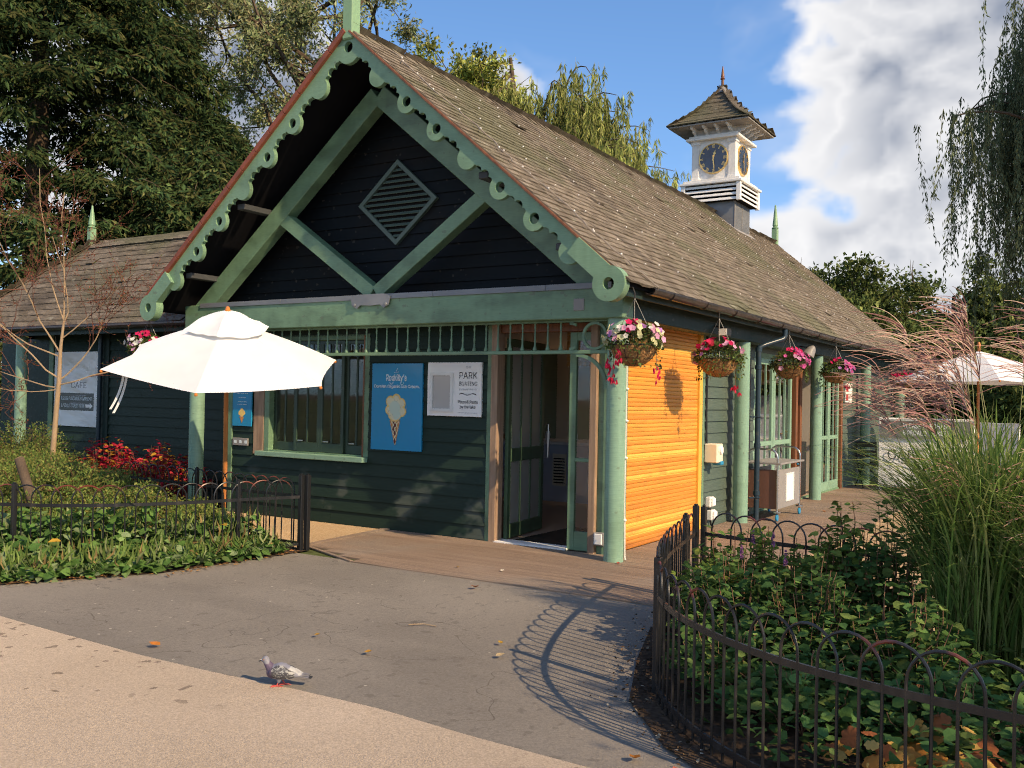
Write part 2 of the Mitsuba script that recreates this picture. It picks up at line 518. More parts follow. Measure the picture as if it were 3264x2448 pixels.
def coir(p, n, uv):
    g = fbm(p.x * 40, p.y * 40, p.z * 40, 4)
    f = noise(p.x * 190, p.y * 190, p.z * 120)
    return mix((0.16, 0.08, 0.035), (0.50, 0.28, 0.12), g) * (0.6 + 0.7 * f)


P('m_coir', proc(coir), 0.95, spec=0.1, bump=lambda p, n, uv: fbm(p.x * 60, p.y * 60, p.z * 60, 3), bs=0.02)
P('m_wire', (0.02, 0.017, 0.015), 0.5)
leafmat('leaf', 0.55, 0.45)
leafmat('leaf_far', 0.5, 0.8)
leafmat('petal', 0.7, 0.6)
P('m_ventframe', (0.075, 0.11, 0.09), 0.5)
P('m_sashgreen', paint((0.028, 0.052, 0.032), (0.022, 0.036, 0.024), 4), 0.35)
P('m_sage_barge', paint((0.170, 0.285, 0.175), (0.095, 0.16, 0.095), 2.6, 0.42, 0.8), 0.45)
P('m_inwall', (0.48, 0.43, 0.37), 0.8)
P('m_pane_reflection', (0.32, 0.32, 0.29), 0.3)  # opaque grey painted in place of the reflection on the door glass
P('m_infloor', (0.40, 0.29, 0.21), 0.45)
P('m_sash2', (0.07, 0.16, 0.06), 0.5)
P('m_soffit', (0.30, 0.28, 0.26), 0.7)
P('m_menupaper', (0.42, 0.40, 0.38), 0.25)
P('m_smallprint', (0.52, 0.53, 0.62), 0.6)
P('m_stripgrey', (0.10, 0.105, 0.10), 0.5)
P('m_red', (0.40, 0.03, 0.03), 0.5)
P('m_ivory', (0.70, 0.62, 0.48), 0.45)
P('m_culm', (0.20, 0.20, 0.08), 0.6)
scene['m_plume'] = {'type': 'twosided', 'bsdf': {'type': 'principled', 'base_color': {'type': 'mesh_attribute', 'name': 'vertex_color'}, 'roughness': 0.5, 'sheen': 0.4}}
P('m_steelgrey', (0.13, 0.13, 0.13), 0.4, 0.5)
scene['m_banner'] = {'type': 'principledthin', 'base_color': rgb(0.80, 0.80, 0.80), 'roughness': 0.4, 'diff_trans': 0.5, 'spec_trans': 0.0}
P('m_finial', (0.60, 0.20, 0.04), 0.35)
P('m_brownpanel', (0.145, 0.07, 0.048), 0.5)
P('m_lemon', (0.70, 0.50, 0.05), 0.45)
P('m_orange_eye', (0.50, 0.12, 0.02), 0.2)
P('m_pinkfoot', (0.60, 0.10, 0.08), 0.5)
scene['m_feather'] = {'type': 'twosided', 'bsdf': {'type': 'principled', 'base_color': {'type': 'mesh_attribute', 'name': 'vertex_color'}, 'roughness': 0.6, 'sheen': 0.3}}

P('m_leafgreen', paint((0.06, 0.11, 0.06), (0.04, 0.07, 0.04), 4), 0.35)
P('m_cablebrown', (0.26, 0.22, 0.18), 0.6)
P('m_purlin', (0.045, 0.047, 0.05), 0.6)
P('m_branch', (0.20, 0.115, 0.07), 0.8, spec=0.1)

# ================================================================== THE SETTING: ground sheets
def sheet(name, pts, z, mat, dense=None):
    poly = Polygon(pts)
    m = trimesh.creation.triangulate_polygon(poly, engine='earcut')
    v = np.column_stack([m[0], np.full(len(m[0]), z)])
    f = np.array(m[1])
    if len(f) and np.cross(v[f[0, 1]] - v[f[0, 0]], v[f[0, 2]] - v[f[0, 0]])[2] < 0:
        f = f[:, ::-1]
    return put(name, (v, f), mat, kind='structure')


def smooth_path(pts, n=8):
    """Catmull-Rom through the points."""
    p = np.asarray(pts, float)
    q = np.vstack([2 * p[0] - p[1], p, 2 * p[-1] - p[-2]])
    out = []
    for i in range(1, len(q) - 2):
        t = np.linspace(0, 1, n, endpoint=False)[:, None]
        a, b, c, d = q[i - 1:i + 3]
        out.append(0.5 * (2 * b + (c - a) * t + (2 * a - 5 * b + 4 * c - d) * t ** 2 + (3 * b - a - 3 * c + d) * t ** 3))
    return np.vstack(out + [p[-1:]])


sheet('ground', [(-400, -200), (400, -200), (400, 500), (-400, 500)], -0.012, 'm_grass')
sheet('forecourt', [(-9, -4.9), (12, -4.9), (12, -1.55), (-9, -1.55)], -0.004, 'm_asphalt')
_rng = np.random.default_rng(5)
_edge = [(x, -4.80 + 0.035 * math.sin(x * 1.7) + 0.03 * _rng.normal() * 0.4) for x in np.arange(-14, 16, 0.6)]
sheet('path', [(-14, -30), (16, -30)] + _edge[::-1], 0.0, 'm_resin')
sheet('gravel_strip', [(-6.4, -1.35), (-2.9, -1.35), (-2.9, 0.45), (-6.4, 0.45)], 0.0, 'm_gravel')
sheet('gravel_yard', [(1.30, -1.5), (14, -1.5), (14, 22), (1.30, 22)], 0.0, 'm_gravel')

# deck: every plank of the near part on its own; the far ones joined
scene_deck = thing('deck', None, None)
labels[scene_deck] = {'kind': 'structure'}
_rng = np.random.default_rng(11)
_far = []
for i in range(140):
    y0 = -1.58 + 0.125 * i
    y1 = y0 + 0.119
    if y0 > 15.6:
        break
    if y1 < 0.30:
        e = -2.985 - 0.062 * (y0 + 1.2) if y0 > -1.2 else -2.0 - 0.97 * (y0 + 1.58) / 0.38   # the deck's left edge runs slantwise
        xa, xb = e, 1.40
    else:
        xa, xb = -0.19, 1.40
    if 0.18 < y0 < 0.35:
        xa = -3.08 if y1 < 0.32 else -0.19
    z = 0.008 + 0.002 * _rng.normal() * 0.5
    cuts = [xa] + ([_rng.uniform(-1.6, 0.2)] if xa < -1.5 else []) + [xb]
    for a, b in zip(cuts[:-1], cuts[1:]):
        m = box(a + 0.002, b - 0.002, y0, y1, z - 0.03, z, 0.003)
        if y0 < 10.0:
            put('plank', m, 'm_deck', scene_deck)
        else:
            _far.append(m)
put('far_planks', join(_far), 'm_deck', scene_deck, kind='stuff')
# dark timber edging strips of the deck
put('edging', join([bar((1.44, -1.58, 0.002), (1.44, 15.6, 0.002), 0.07, 0.03), bar((-2.0, -1.61, 0.0), (1.46, -1.61, 0.0), 0.03, 0.02),
                    bar((-3.14, 0.30, 0.004), (-3.0, -1.20, 0.004), 0.10, 0.03), bar((-3.0, -1.20, 0.002), (-2.0, -1.61, 0.002), 0.04, 0.02)]), 'm_deck', scene_deck)

# ================================================================== THE CAFE BUILDING
B = thing('boathouse_cafe', 'dark green weatherboarded cafe with sage green posts, scalloped gable trim and a shingle roof', 'building')
W, XR, XL, XC, YE = 0.32, -0.20, -6.03, -3.115, 15.5
SL = 0.857                                                   # roof pitch: fall per metre
ZA = 5.72


def zr(x):
    return ZA - SL * abs(x - XC)


def lap(u0, u1, z0, h, plane, out, along):
    """One lap board: thick lower edge, thin upper edge."""
    v = np.array([[u0, 0, z0], [u1, 0, z0], [u1, 0.032, z0], [u0, 0.032, z0], [u0, 0, z0 + h + 0.012], [u1, 0, z0 + h + 0.012], [u1, 0.008, z0 + h + 0.012], [u0, 0.008, z0 + h + 0.012]], float)
    f = np.array([[0, 1, 5], [0, 5, 4], [3, 6, 2], [3, 7, 6], [0, 2, 1], [0, 3, 2], [4, 5, 6], [4, 6, 7], [0, 4, 7], [0, 7, 3], [1, 2, 6], [1, 6, 5]])
    o = A(0, plane, 0) if along == 'x' else A(plane, 0, 0)
    ux, uy = (A(1, 0, 0), A(0, out, 0)) if along == 'x' else (A(0, 1, 0), A(out, 0, 0))
    w = frame(v, o, ux, uy, A(0, 0, 1))
    if np.dot(np.cross(ux, uy), A(0, 0, 1)) < 0:
        f = f[:, ::-1]
    return w, f


# ---- entrance wall (y = W): lap boards of 0.153 m
wall = thing_key = B + '__wall'
_used.add(wall)
scene[wall] = mikit.ply(join([box(-5.86, -5.47, W, W + 0.1, 0.0, 2.75), box(-5.47, -3.47, W, W + 0.1, 0.0, 0.80), box(-3.47, -1.74, W, W + 0.1, 0.0, 2.75),
                              box(-5.47, -3.47, W, W + 0.1, 2.34, 2.75), box(-1.74, -0.28, W, W + 0.1, 2.42, 2.75)]), 'm_dark')
_rng = np.random.default_rng(21)
for i in range(16):
    z = 0.015 + 0.153 * i
    segs = []
    if z < 0.80 - 0.1:
        segs = [(-5.86, _rng.uniform(-4.6, -3.9)), (None, -1.74)]
        segs = [(-5.86, segs[0][1]), (segs[0][1] + 0.003, -1.742)]
    else:
        segs = [(-5.86, -5.475), (-3.47, -1.742)]
    for a, b in segs:
        put('board', lap(a, b, z, 0.153, W, -1, 'x'), 'm_board', wall)
# bottom gravel board
put('plinth', box(-5.9, -1.74, W - 0.03, W + 0.02, -0.02, 0.02), 'm_dark', wall)
# ---- gable boards above the beam, on the same plane
gw = numbered(B + '__gable_wall')
tri = Polygon([(XL, 2.75), (XR, 2.75), (XR, zr(XR) - 0.15), (XC, ZA - 0.15), (XL, zr(XL) - 0.15)])
scene[gw] = mikit.ply(extr(tri, 0.08, (0, W + 0.09, 0), (1, 0, 0), (0, 0, 1)), 'm_gable')
for i in range(18):
    z = 2.78 + 0.15 * i
    hw = (ZA - 0.2 - z - 0.16) / SL
    hw = min(hw, 2.9)
    if hw < 0.15:
        break
    put('board', lap(XC - hw, XC + hw, z, 0.15, W, -1, 'x'), 'm_gable', gw)
# ---- right side wall (x = XR) and the other hidden walls
sw = numbered(B + '__wall')
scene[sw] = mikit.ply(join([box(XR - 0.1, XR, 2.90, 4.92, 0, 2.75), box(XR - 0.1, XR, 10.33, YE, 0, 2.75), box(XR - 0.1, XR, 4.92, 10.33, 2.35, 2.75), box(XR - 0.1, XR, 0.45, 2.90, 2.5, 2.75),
                            box(XL, XL + 0.1, W + 0.1, YE, 0, 2.9), box(XL, XR, YE - 0.1, YE, 0, 2.9)]), 'm_side_sunlit')
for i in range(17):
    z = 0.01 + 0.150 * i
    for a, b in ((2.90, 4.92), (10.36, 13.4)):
        put('board', lap(a, b, z, 0.150, XR, 1, 'y'), 'm_side_sunlit', sw)
# far gable end
put('gable_wall', extr(tri, 0.08, (0, YE, 0), (1, 0, 0), (0, 0, 1)), 'm_gable', B)

# ---- columns and beams
CR = 0.098
for y in (0, 3.84, 7.68, 11.52, 15.3):
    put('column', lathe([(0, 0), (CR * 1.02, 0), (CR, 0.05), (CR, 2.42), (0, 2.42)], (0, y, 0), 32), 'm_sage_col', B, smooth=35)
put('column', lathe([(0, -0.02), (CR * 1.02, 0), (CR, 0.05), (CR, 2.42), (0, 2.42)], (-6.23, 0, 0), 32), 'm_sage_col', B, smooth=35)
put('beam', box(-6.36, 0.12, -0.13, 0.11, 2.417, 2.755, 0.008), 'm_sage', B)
put('beam', box(-0.09, 0.105, 0.112, YE, 2.425, 2.70, 0.008), 'm_dark', B)
put('beam', box(-6.33, -6.13, 0.112, YE, 2.425, 2.70, 0.008), 'm_dark', B)
# lead flashing on the beam, in lapped lengths
fl = numbered(B + '__flashing')
scene[fl] = mikit.ply(join([box(a, b - 0.004, -0.142, 0.30, 2.757, 2.775, 0.003) for a, b in zip((-6.05, -4.55, -2.2, -0.75), (-4.55, -2.2, -0.75, 0.0))]
                           + [box(a, b - 0.004, -0.146, -0.136, 2.715, 2.775, 0.002) for a, b in zip((-6.05, -4.55, -2.2, -0.75), (-4.55, -2.2, -0.75, 0.0))]), 'm_lead')
bp = Polygon([(-0.30, 0.0), (-0.27, -0.10), (-0.2, -0.13), (-0.15, -0.09), (0, -0.10), (0.15, -0.09), (0.2, -0.13), (0.27, -0.10), (0.30, 0.0), (0.2, 0.03), (-0.2, 0.03)])
bp = bp.buffer(0.012).buffer(-0.01)
put('strap_plate', join([extr(bp, 0.012, (XC + 0.02, -0.148, 2.745), (1, 0, 0), (0, 0, 1))] + [ball((XC + 0.02 + s * 0.235, -0.165, 2.655), (0.022, 0.012, 0.022), 6) for s in (-1, 1)]), 'm_lead', B, smooth=40)
put('number_plate', box(-0.43, -0.31, -0.137, -0.128, 2.50, 2.62, 0.003), 'm_grey', B)
# ---- truss in the gable
TY, TD = -0.01, 0.17
for s in (-1, 1):
    # principal rafters, following the roof
    foot, head = A(XC + s * 3.10, TY, 2.60), A(XC + s * 0.02, TY, 5.12)
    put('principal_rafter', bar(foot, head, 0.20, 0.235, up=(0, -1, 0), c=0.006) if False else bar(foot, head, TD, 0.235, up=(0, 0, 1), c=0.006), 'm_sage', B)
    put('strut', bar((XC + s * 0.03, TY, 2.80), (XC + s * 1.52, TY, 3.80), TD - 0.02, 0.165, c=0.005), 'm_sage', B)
# ---- louvred diamond vent
vt = numbered(B + '__louvre_vent')
cz, hr = 3.92, (0.60, 0.515)
dm = Polygon([(0, hr[1]), (hr[0], 0), (0, -hr[1]), (-hr[0], 0)])
di = dm.buffer(-0.05, join_style=2)
scene[vt] = mikit.ply(extr(di, 0.01, (-3.07, W - 0.027, cz), (1, 0, 0), (0, 0, 1)), 'm_void')
put('frame', extr(dm.difference(di), 0.05, (-3.07, W - 0.022, cz), (1, 0, 0), (0, 0, 1)), 'm_dark' if False else 'm_ventframe', vt)
for z in np.arange(-0.40, 0.43, 0.066):
    hw = (1 - abs(z) / hr[1]) * hr[0] - 0.075
    if hw > 0.03:
        put('slat', bar((-3.07 - hw, W - 0.05, cz + z), (-3.07 + hw, W - 0.05, cz + z), 0.045, 0.008, up=(0, -0.75, 0.66), c=0), 'm_ventframe', vt)

# ---- valance of turned spindles under the beam
va = numbered(B + '__valance')
scene[va] = mikit.ply(join([box(-6.13, -0.10, -0.022, 0.022, 2.070, 2.108, 0.004), box(-6.13, -0.10, -0.018, 0.018, 2.395, 2.417, 0.003)]), 'm_sage')
sp = lathe([(0.006, 0), (0.022, 0.004), (0.024, 0.02), (0.012, 0.05), (0.009, 0.09), (0.011, 0.11), (0.013, 0.13), (0.009, 0.15), (0.008, 0.22), (0.013, 0.245), (0.010, 0.26), (0.008, 0.275), (0.018, 0.29), (0.006, 0.292)], n=8)
spd = mikit.ply(sp, 'm_sage', smooth=50)
for x in -0.645 - 0.1545 * np.arange(35):
    put('spindle', spd, None, va, to_world=T().translate([float(x), 0, 2.106]))
rp = arc((-0.305, 0, 2.252), 0.132, 0, 2 * np.pi, 41, (1, 0, 0), (0, 0, 1))
put('ring', join([extr(Point(0, 0).buffer(0.143, 24).difference(Point(0, 0).buffer(0.117, 24)), 0.03, (-0.248, 0.015, 2.252), (1, 0, 0), (0, 0, 1)),
                  extr(Point(0, 0).buffer(0.143, 24).difference(Point(0, 0).buffer(0.117, 24)).intersection(sbox(-0.2, -0.2, 0.06, 0.2)).intersection(sbox(-0.01, -1, 1, 1)), 0.03, (-0.525, 0.015, 2.252), (1, 0, 0), (0, 0, 1))]), 'm_sage', va)
put('bracket', join([extr(Point(0, 0).buffer(0.36, 32).difference(Point(0, 0).buffer(0.325, 32)).intersection(sbox(0, 0, 1, 1)), 0.03, (-0.455, 0.015, 1.715), (1, 0, 0), (0, 0, 1)), bar((-0.105, 0, 1.62), (-0.105, 0, 2.07), 0.03, 0.03)]), 'm_sage', va)
put('bracket', extr(Point(0, 0).buffer(0.36, 32).difference(Point(0, 0).buffer(0.325, 32)).intersection(sbox(-1, 0, 0, 1)), 0.03, (-5.77, 0.015, 1.715), (1, 0, 0), (0, 0, 1)), 'm_sage', va)

# ---- scalloped barge boards
LB = 4.58                                                    # along the slope from the apex
cd, sd = 1 / math.hypot(1, SL), SL / math.hypot(1, SL)


def barge():
    """Outline in (s, t): s down the slope from the apex, t away from the roof edge (positive inwards)."""
    body = sbox(0.0, 0.0, LB - 0.05, 0.155)
    discs, holes, cusp = [], [], []
    for k in range(9):
        s = 0.188 + 0.537 * k
        if k == 8:
            break
        ring = k in (2, 3, 5, 6)
        discs.append(Point(s, 0.170).buffer(0.125 if k else 0.16, 20))
        if ring:
            holes.append(Point(s, 0.168).buffer(0.056, 16))
        m = s + 0.268
        cusp.append(Point(m - 0.075, 0.20).buffer(0.05, 12))
        cusp.append(Point(m + 0.03, 0.185).buffer(0.055, 12))
        cusp.append(Point(m + 0.115, 0.20).buffer(0.04, 12))
    p = body.union(unary_union(discs[1:])).union(sbox(0, 0, LB - 0.2, 0.17))
    p = p.difference(unary_union(cusp).difference(unary_union(discs)))
    return p.difference(unary_union(holes))


bshape = barge()
for s in (1, -1):
    ux, uy = A(s * cd, 0, -sd), A(-s * sd, 0, -cd)
    o = A(XC, -0.573, ZA)
    half = sbox(-10, -10, XC, 20) if s < 0 else sbox(XC, -10, 20, 20)
    pw = affinity.affine_transform(bshape, [ux[0], uy[0], ux[2], uy[2], o[0], o[2]])
    # apex disc with its hole, shared by both boards
    apex = Point(XC, ZA - 0.225).buffer(0.17, 24)
    up = Polygon([(XC - 9, ZA - 9 * SL), (XC, ZA), (XC + 9, ZA - 9 * SL)])
    pw = unary_union([pw, apex]).intersection(up).intersection(half).difference(Point(XC, ZA - 0.205).buffer(0.062, 20))
    end = Point(XC + s * 3.328, 2.688).buffer(0.168, 28)
    pw = pw.difference(end.buffer(0.0)).union(end).difference(Point(XC + s * 3.328, 2.688).buffer(0.058, 20))
    put('barge_board', extr(pw, 0.055, (0, -0.573 + 0.028, 0), (1, 0, 0), (0, 0, 1)), 'm_sage_barge', B)
    # second, thinner layer: the fat end with its square shoulder
    sh = affinity.affine_transform(sbox(LB - 0.62, -0.0, LB - 0.12, 0.19), [ux[0], uy[0], ux[2], uy[2], o[0], o[2]]).union(end).difference(Point(XC + s * 3.328, 2.688).buffer(0.058, 20)).intersection(up.buffer(0.03))
    put('barge_end', extr(sh, 0.10, (0, -0.573 + 0.020, 0), (1, 0, 0), (0, 0, 1)), 'm_sage_barge', B, smooth=30)
fin = numbered(B + '__finial')
scene[fin] = mikit.ply(join([box(XC - 0.075, XC + 0.075, -0.63, -0.49, 5.60, 6.16, 0.012), lathe([(0, 0), (0.06, 0), (0.085, 0.02), (0.085, 0.035), (0.05, 0.05), (0.055, 0.07), (0.075, 0.09), (0.075, 0.25), (0.012, 0.62), (0, 0.63)], (XC, -0.56, 6.15), 16)]), 'm_sage_pale', smooth=30)
put('finial', join([box(XC - 0.07, XC + 0.07, YE - 0.02, YE + 0.12, 5.5, 6.1, 0.01), lathe([(0, 0), (0.075, 0), (0.09, 0.02), (0.05, 0.05), (0.07, 0.08), (0.02, 0.6), (0, 0.62)], (XC, YE + 0.05, 6.1), 12)]), 'm_sage_pale', B, smooth=30)
# ---- roof: sarking sheets, soffit, then shingles
rf = numbered(B + '__roof')
XE = 0.385


def slope_pt(s, side, y, lift=0.0):
    """s down the slope from the ridge."""
    return A(XC + side * (s * cd + lift * sd), y, ZA - s * sd + lift * cd)


ms = []
for s in (1, -1):
    p = [slope_pt(0.0, s, -0.59, -0.02), slope_pt(4.60, s, -0.59, -0.02), slope_pt(4.60, s, YE + 0.06, -0.02), slope_pt(0, s, YE + 0.06, -0.02)]
    q = [x - A(0, 0, 0.05) for x in p]
    v = np.array(p + q)
    f = np.array([[0, 1, 2], [0, 2, 3], [4, 6, 5], [4, 7, 6], [0, 4, 5], [0, 5, 1], [1, 5, 6], [1, 6, 2], [2, 6, 7], [2, 7, 3], [3, 7, 4], [3, 4, 0]])
    ms.append((v, f if s > 0 else f[:, ::-1]))
scene[rf] = mikit.ply(join(ms), 'm_roofbase')
# purlin ends under the left overhang
for z in (3.95, 3.15):
    x = XC - (ZA - 0.16 - z) / SL
    put('purlin', box(x + 0.02, x + 0.14, -0.50, W, z - 0.09, z - 0.02, 0.006), 'm_purlin', B)
    x = XC + (ZA - 0.16 - z) / SL
    put('purlin', box(x - 0.14, x - 0.02, -0.50, W, z - 0.09, z - 0.02, 0.006), 'm_purlin', B)


def shingle_mesh(o, d, n, w, L, th, rng, k=1.0):
    """A cleft shingle: o lower middle, d up the slope, n away from the roof, w across. Lower edge thick."""
    s = np.cross(d, n)
    a = rng.uniform(-0.006, 0.006, 4) * k
    t = rng.uniform(0.7, 1.3) * th
    lift = 0.019 + abs(rng.normal()) * 0.003 + (rng.random() < 0.006) * 0.025
    o = o + s * rng.uniform(-0.004, 0.004)
    c = [o - s * w / 2 + d * a[0] + n * (lift - t), o + s * w / 2 + d * a[1] + n * (lift - t), o + s * w / 2 + d * L - n * 0.006, o - s * w / 2 + d * L - n * 0.006]
    e = [o - s * w / 2 + d * a[0] + n * lift, o + s * w / 2 + d * a[1] + n * (lift + rng.uniform(-0.003, 0.003)), o + s * w / 2 + d * L - n * 0.001, o - s * w / 2 + d * L - n * 0.001]
    v = np.array(c + e)
    f = np.array([[0, 2, 1], [0, 3, 2], [4, 5, 6], [4, 6, 7], [0, 1, 5], [0, 5, 4], [1, 2, 6], [1, 6, 5], [3, 0, 4], [3, 4, 7]])
    return v, f


_rng = np.random.default_rng(77)
EXPO = 0.118
cand = []
for side in (1, -1):
    d, n = A(-side * cd, 0, sd), A(side * sd, 0, cd)
    for r in range(39):
        s0 = 4.66 - EXPO * r
        if s0 < 0.08:
            break
        y = -0.62 - _rng.uniform(0, 0.1)
        wav = 0.0
        while y < YE + 0.06:
            w = _rng.uniform(0.11, 0.24)
            a, b = max(y, -0.62), min(y + w, YE + 0.09)
            if b - a > 0.03 and not (side > 0 and _rng.random() < 0.0016):
                wav = 0.010 * math.sin(a * 1.1 + r) + 0.006 * _rng.normal()
                m = shingle_mesh(slope_pt(s0 + wav, side, (a + b) / 2), d, n, b - a - 0.006, EXPO * 2.2, 0.023, _rng)
                cand.append((np.linalg.norm(m[0].mean(0) - CAM) if side > 0 else 1e3, m))
            y += w
cand.sort(key=lambda t: t[0])
for dist, m in cand[:225]:
    put('shingle', m, 'm_shingle', rf)
put('far_shingles', join([m for _, m in cand[225:]]), 'm_shingle', rf, kind='stuff')
# ridge pieces
ms = []
for y in np.arange(-0.60, YE, 0.24):
    for s in (1, -1):
        ms.append(shingle_mesh(A(XC + s * 0.065, y, ZA + 0.005 - 0.055), A(0, 1, 0), A(s * sd, 0, cd), 0.17, 0.34, 0.012, _rng))
put('ridge_shingles', join(ms), 'm_shingle', rf, kind='stuff')
# terracotta verge strip on the left edge (seen from below)
for k in range(15):
    a, b = 0.04 + 0.305 * k, 0.04 + 0.305 * (k + 1) - 0.006
    v, f = hbox(((b - a) / 2, 0.03, 0.032), 0.004)
    put('verge_tile', (frame(v, slope_pt((a + b) / 2, -1, -0.615, 0.012), A(-cd, 0, -sd), A(0, 1, 0), A(-sd, 0, cd)), f), 'm_terracotta', rf)
v, f = hbox((2.28, 0.02, 0.012), 0.003)
put('verge_strip', (frame(v, slope_pt(2.32, 1, -0.615, -0.01), A(cd, 0, -sd), A(0, 1, 0), A(sd, 0, cd)), f), 'm_brownframe', rf)
# ---- gutter, brackets and downpipe
gu = numbered(B + '__gutter')
gp = Point(0, 0).buffer(0.062, 16).difference(Point(0, 0).buffer(0.055, 16)).intersection(sbox(-1, -1, 1, 0.01))
scene[gu] = mikit.ply(extr(gp, YE - 0.12 + 0.30, (0.395, YE + 0.06, 2.685), (1, 0, 0), (0, 0, 1)), 'm_gutter', smooth=30)
for y in np.arange(0.35, YE, 0.95):
    put('gutter_bracket', join([tube(arc((0.395, y, 2.685), 0.066, -np.pi, 0.05, 12, (1, 0, 0), (0, 0, 1)), 0.007, 5), bar((0.33, y, 2.70), (0.15, y, 2.72), 0.02, 0.012)]), 'm_gutter', gu)
put('fascia', box(0.29, 0.312, -0.50, YE, 2.585, 2.72, 0.003), 'm_dark', B)
dp = numbered(B + '__downpipe')
dx, dy = 0.135, 4.10
scene[dp] = mikit.ply(join([tube([(0.395, 4.42, 2.62), (0.395, 4.42, 2.53), (0.37, 4.39, 2.49), (0.20, 4.17, 2.40), (dx, dy, 2.36), (dx, dy, 2.28), (dx, dy, 0.02)], 0.036, 14)]), 'm_pipe', smooth=40)
for z in (2.30, 1.0, 0.36, 2.06):
    put('pipe_collar', lathe([(0.036, 0), (0.046, 0.004), (0.046, 0.06), (0.036, 0.064)], (dx, dy, z), 16), 'm_pipe', dp, smooth=40)
for z in (1.42, 0.33):
    put('pipe_clip', join([bar((dx, dy, z), (dx - 0.06, dy - 0.14, z), 0.02, 0.02), tube(arc((dx, dy, z), 0.046, 0, 2 * np.pi, 17, (1, 0, 0), (0, 1, 0)), 0.008, 5)]), 'm_pipe', dp)

# ---- corner posts and trim of the entrance wall
put('corner_post', box(-5.955, -5.86, W - 0.04, W + 0.10, 0, 2.42, 0.004), 'm_sage', B)
put('corner_post', box(XR - 0.082, XR + 0.004, W - 0.03, W + 0.13, 0, 2.42, 0.004), 'm_sage', B)
put('corner_post', box(XR - 0.006, XR + 0.03, W + 0.14, W + 0.32, 0, 2.42, 0.004), 'm_sage', B)
# ---- window: wide frame, four sliding sashes
wd = numbered(B + '__window')
wy = W + 0.02
scene[wd] = mikit.ply(join([box(-5.27, -5.18, W - 0.02, W + 0.10, 0.85, 2.36, 0.004), box(-3.56, -3.475, W - 0.02, W + 0.10, 0.85, 2.36, 0.004), box(-5.18, -3.56, W - 0.0, W + 0.10, 2.29, 2.36, 0.004), box(-5.18, -3.56, W + 0.0, W + 0.10, 0.85, 0.865)]), 'm_sage')
put('lining', box(-5.465, -5.275, W - 0.025, W + 0.05, 0.80, 2.36, 0.004), 'm_jamb', wd)
put('lining', box(-3.568, -3.548, W - 0.028, W + 0.04, 0.85, 2.34, 0.003), 'm_brownframe', wd)
put('sill', box(-5.33, -3.475, W - 0.12, W + 0.04, 0.785, 0.848, 0.006), 'm_sage_col', wd)
xs = [-5.18, -4.775, -4.33, -3.93, -3.568]
for k in range(4):
    a, b = xs[k], xs[k + 1]
    yk = wy + (0.01 if k in (1, 2) else 0.045)
    hb = 0.12 if k in (1, 2) else 0.11
    st = 0.045
    s = put('sash', join([box(a, a + st, yk, yk + 0.032, 0.868, 2.285, 0.003), box(b - st, b, yk, yk + 0.032, 0.868, 2.285, 0.003), box(a + st, b - st, yk, yk + 0.032, 0.868, 0.868 + hb, 0.003), box(a + st, b - st, yk, yk + 0.032, 2.24, 2.285, 0.003)]), 'm_sashgreen', wd)
    v = A([a + st, yk + 0.016, 0.868 + hb], [b - st, yk + 0.016, 0.868 + hb], [b - st, yk + 0.016, 2.24], [a + st, yk + 0.016, 2.24])
    scene[s.replace('__sash', '__pane')] = mikit.ply((v, np.array([[0, 1, 2], [0, 2, 3]])), 'm_glass')
    if k in (0, 3):
        pass
    put('glazing_bar', box((a + b) / 2 - 0.011, (a + b) / 2 + 0.011, yk + 0.004, yk + 0.028, 0.868 + hb, 2.24, 0.002), 'm_sashgreen', wd)
    if k in (1, 2, 3):
        put('catch', box(a + st + 0.03, a + st + 0.12, yk - 0.012, yk, 0.868 + hb + 0.012, 0.868 + hb + 0.028, 0.002), 'm_steel', wd)
# ---- doorway: jambs, open leaf folded inwards, fixed side light
dw = numbered(B + '__doorway')
scene[dw] = mikit.ply(box(-1.74, -1.68, W - 0.03, W + 0.10, 0, 2.42, 0.004), 'm_sage')
put('trim', box(-0.352, -0.283, W - 0.01, W + 0.10, 0, 2.42, 0.004), 'm_sage', dw)
put('jamb', box(-1.678, -1.592, W - 0.05, W + 0.10, 0.0, 2.42, 0.005), 'm_jamb', dw)
put('jamb', box(-0.432, -0.354, W - 0.06, W + 0.10, 0.0, 2.42, 0.005), 'm_jamb', dw)
put('head', box(-1.59, -0.434, W - 0.0, W + 0.10, 2.33, 2.42, 0.004), 'm_brownframe', dw)
put('threshold', box(-1.62, -0.70, W - 0.05, W + 0.16, 0.0, 0.022, 0.004), 'm_white', dw)


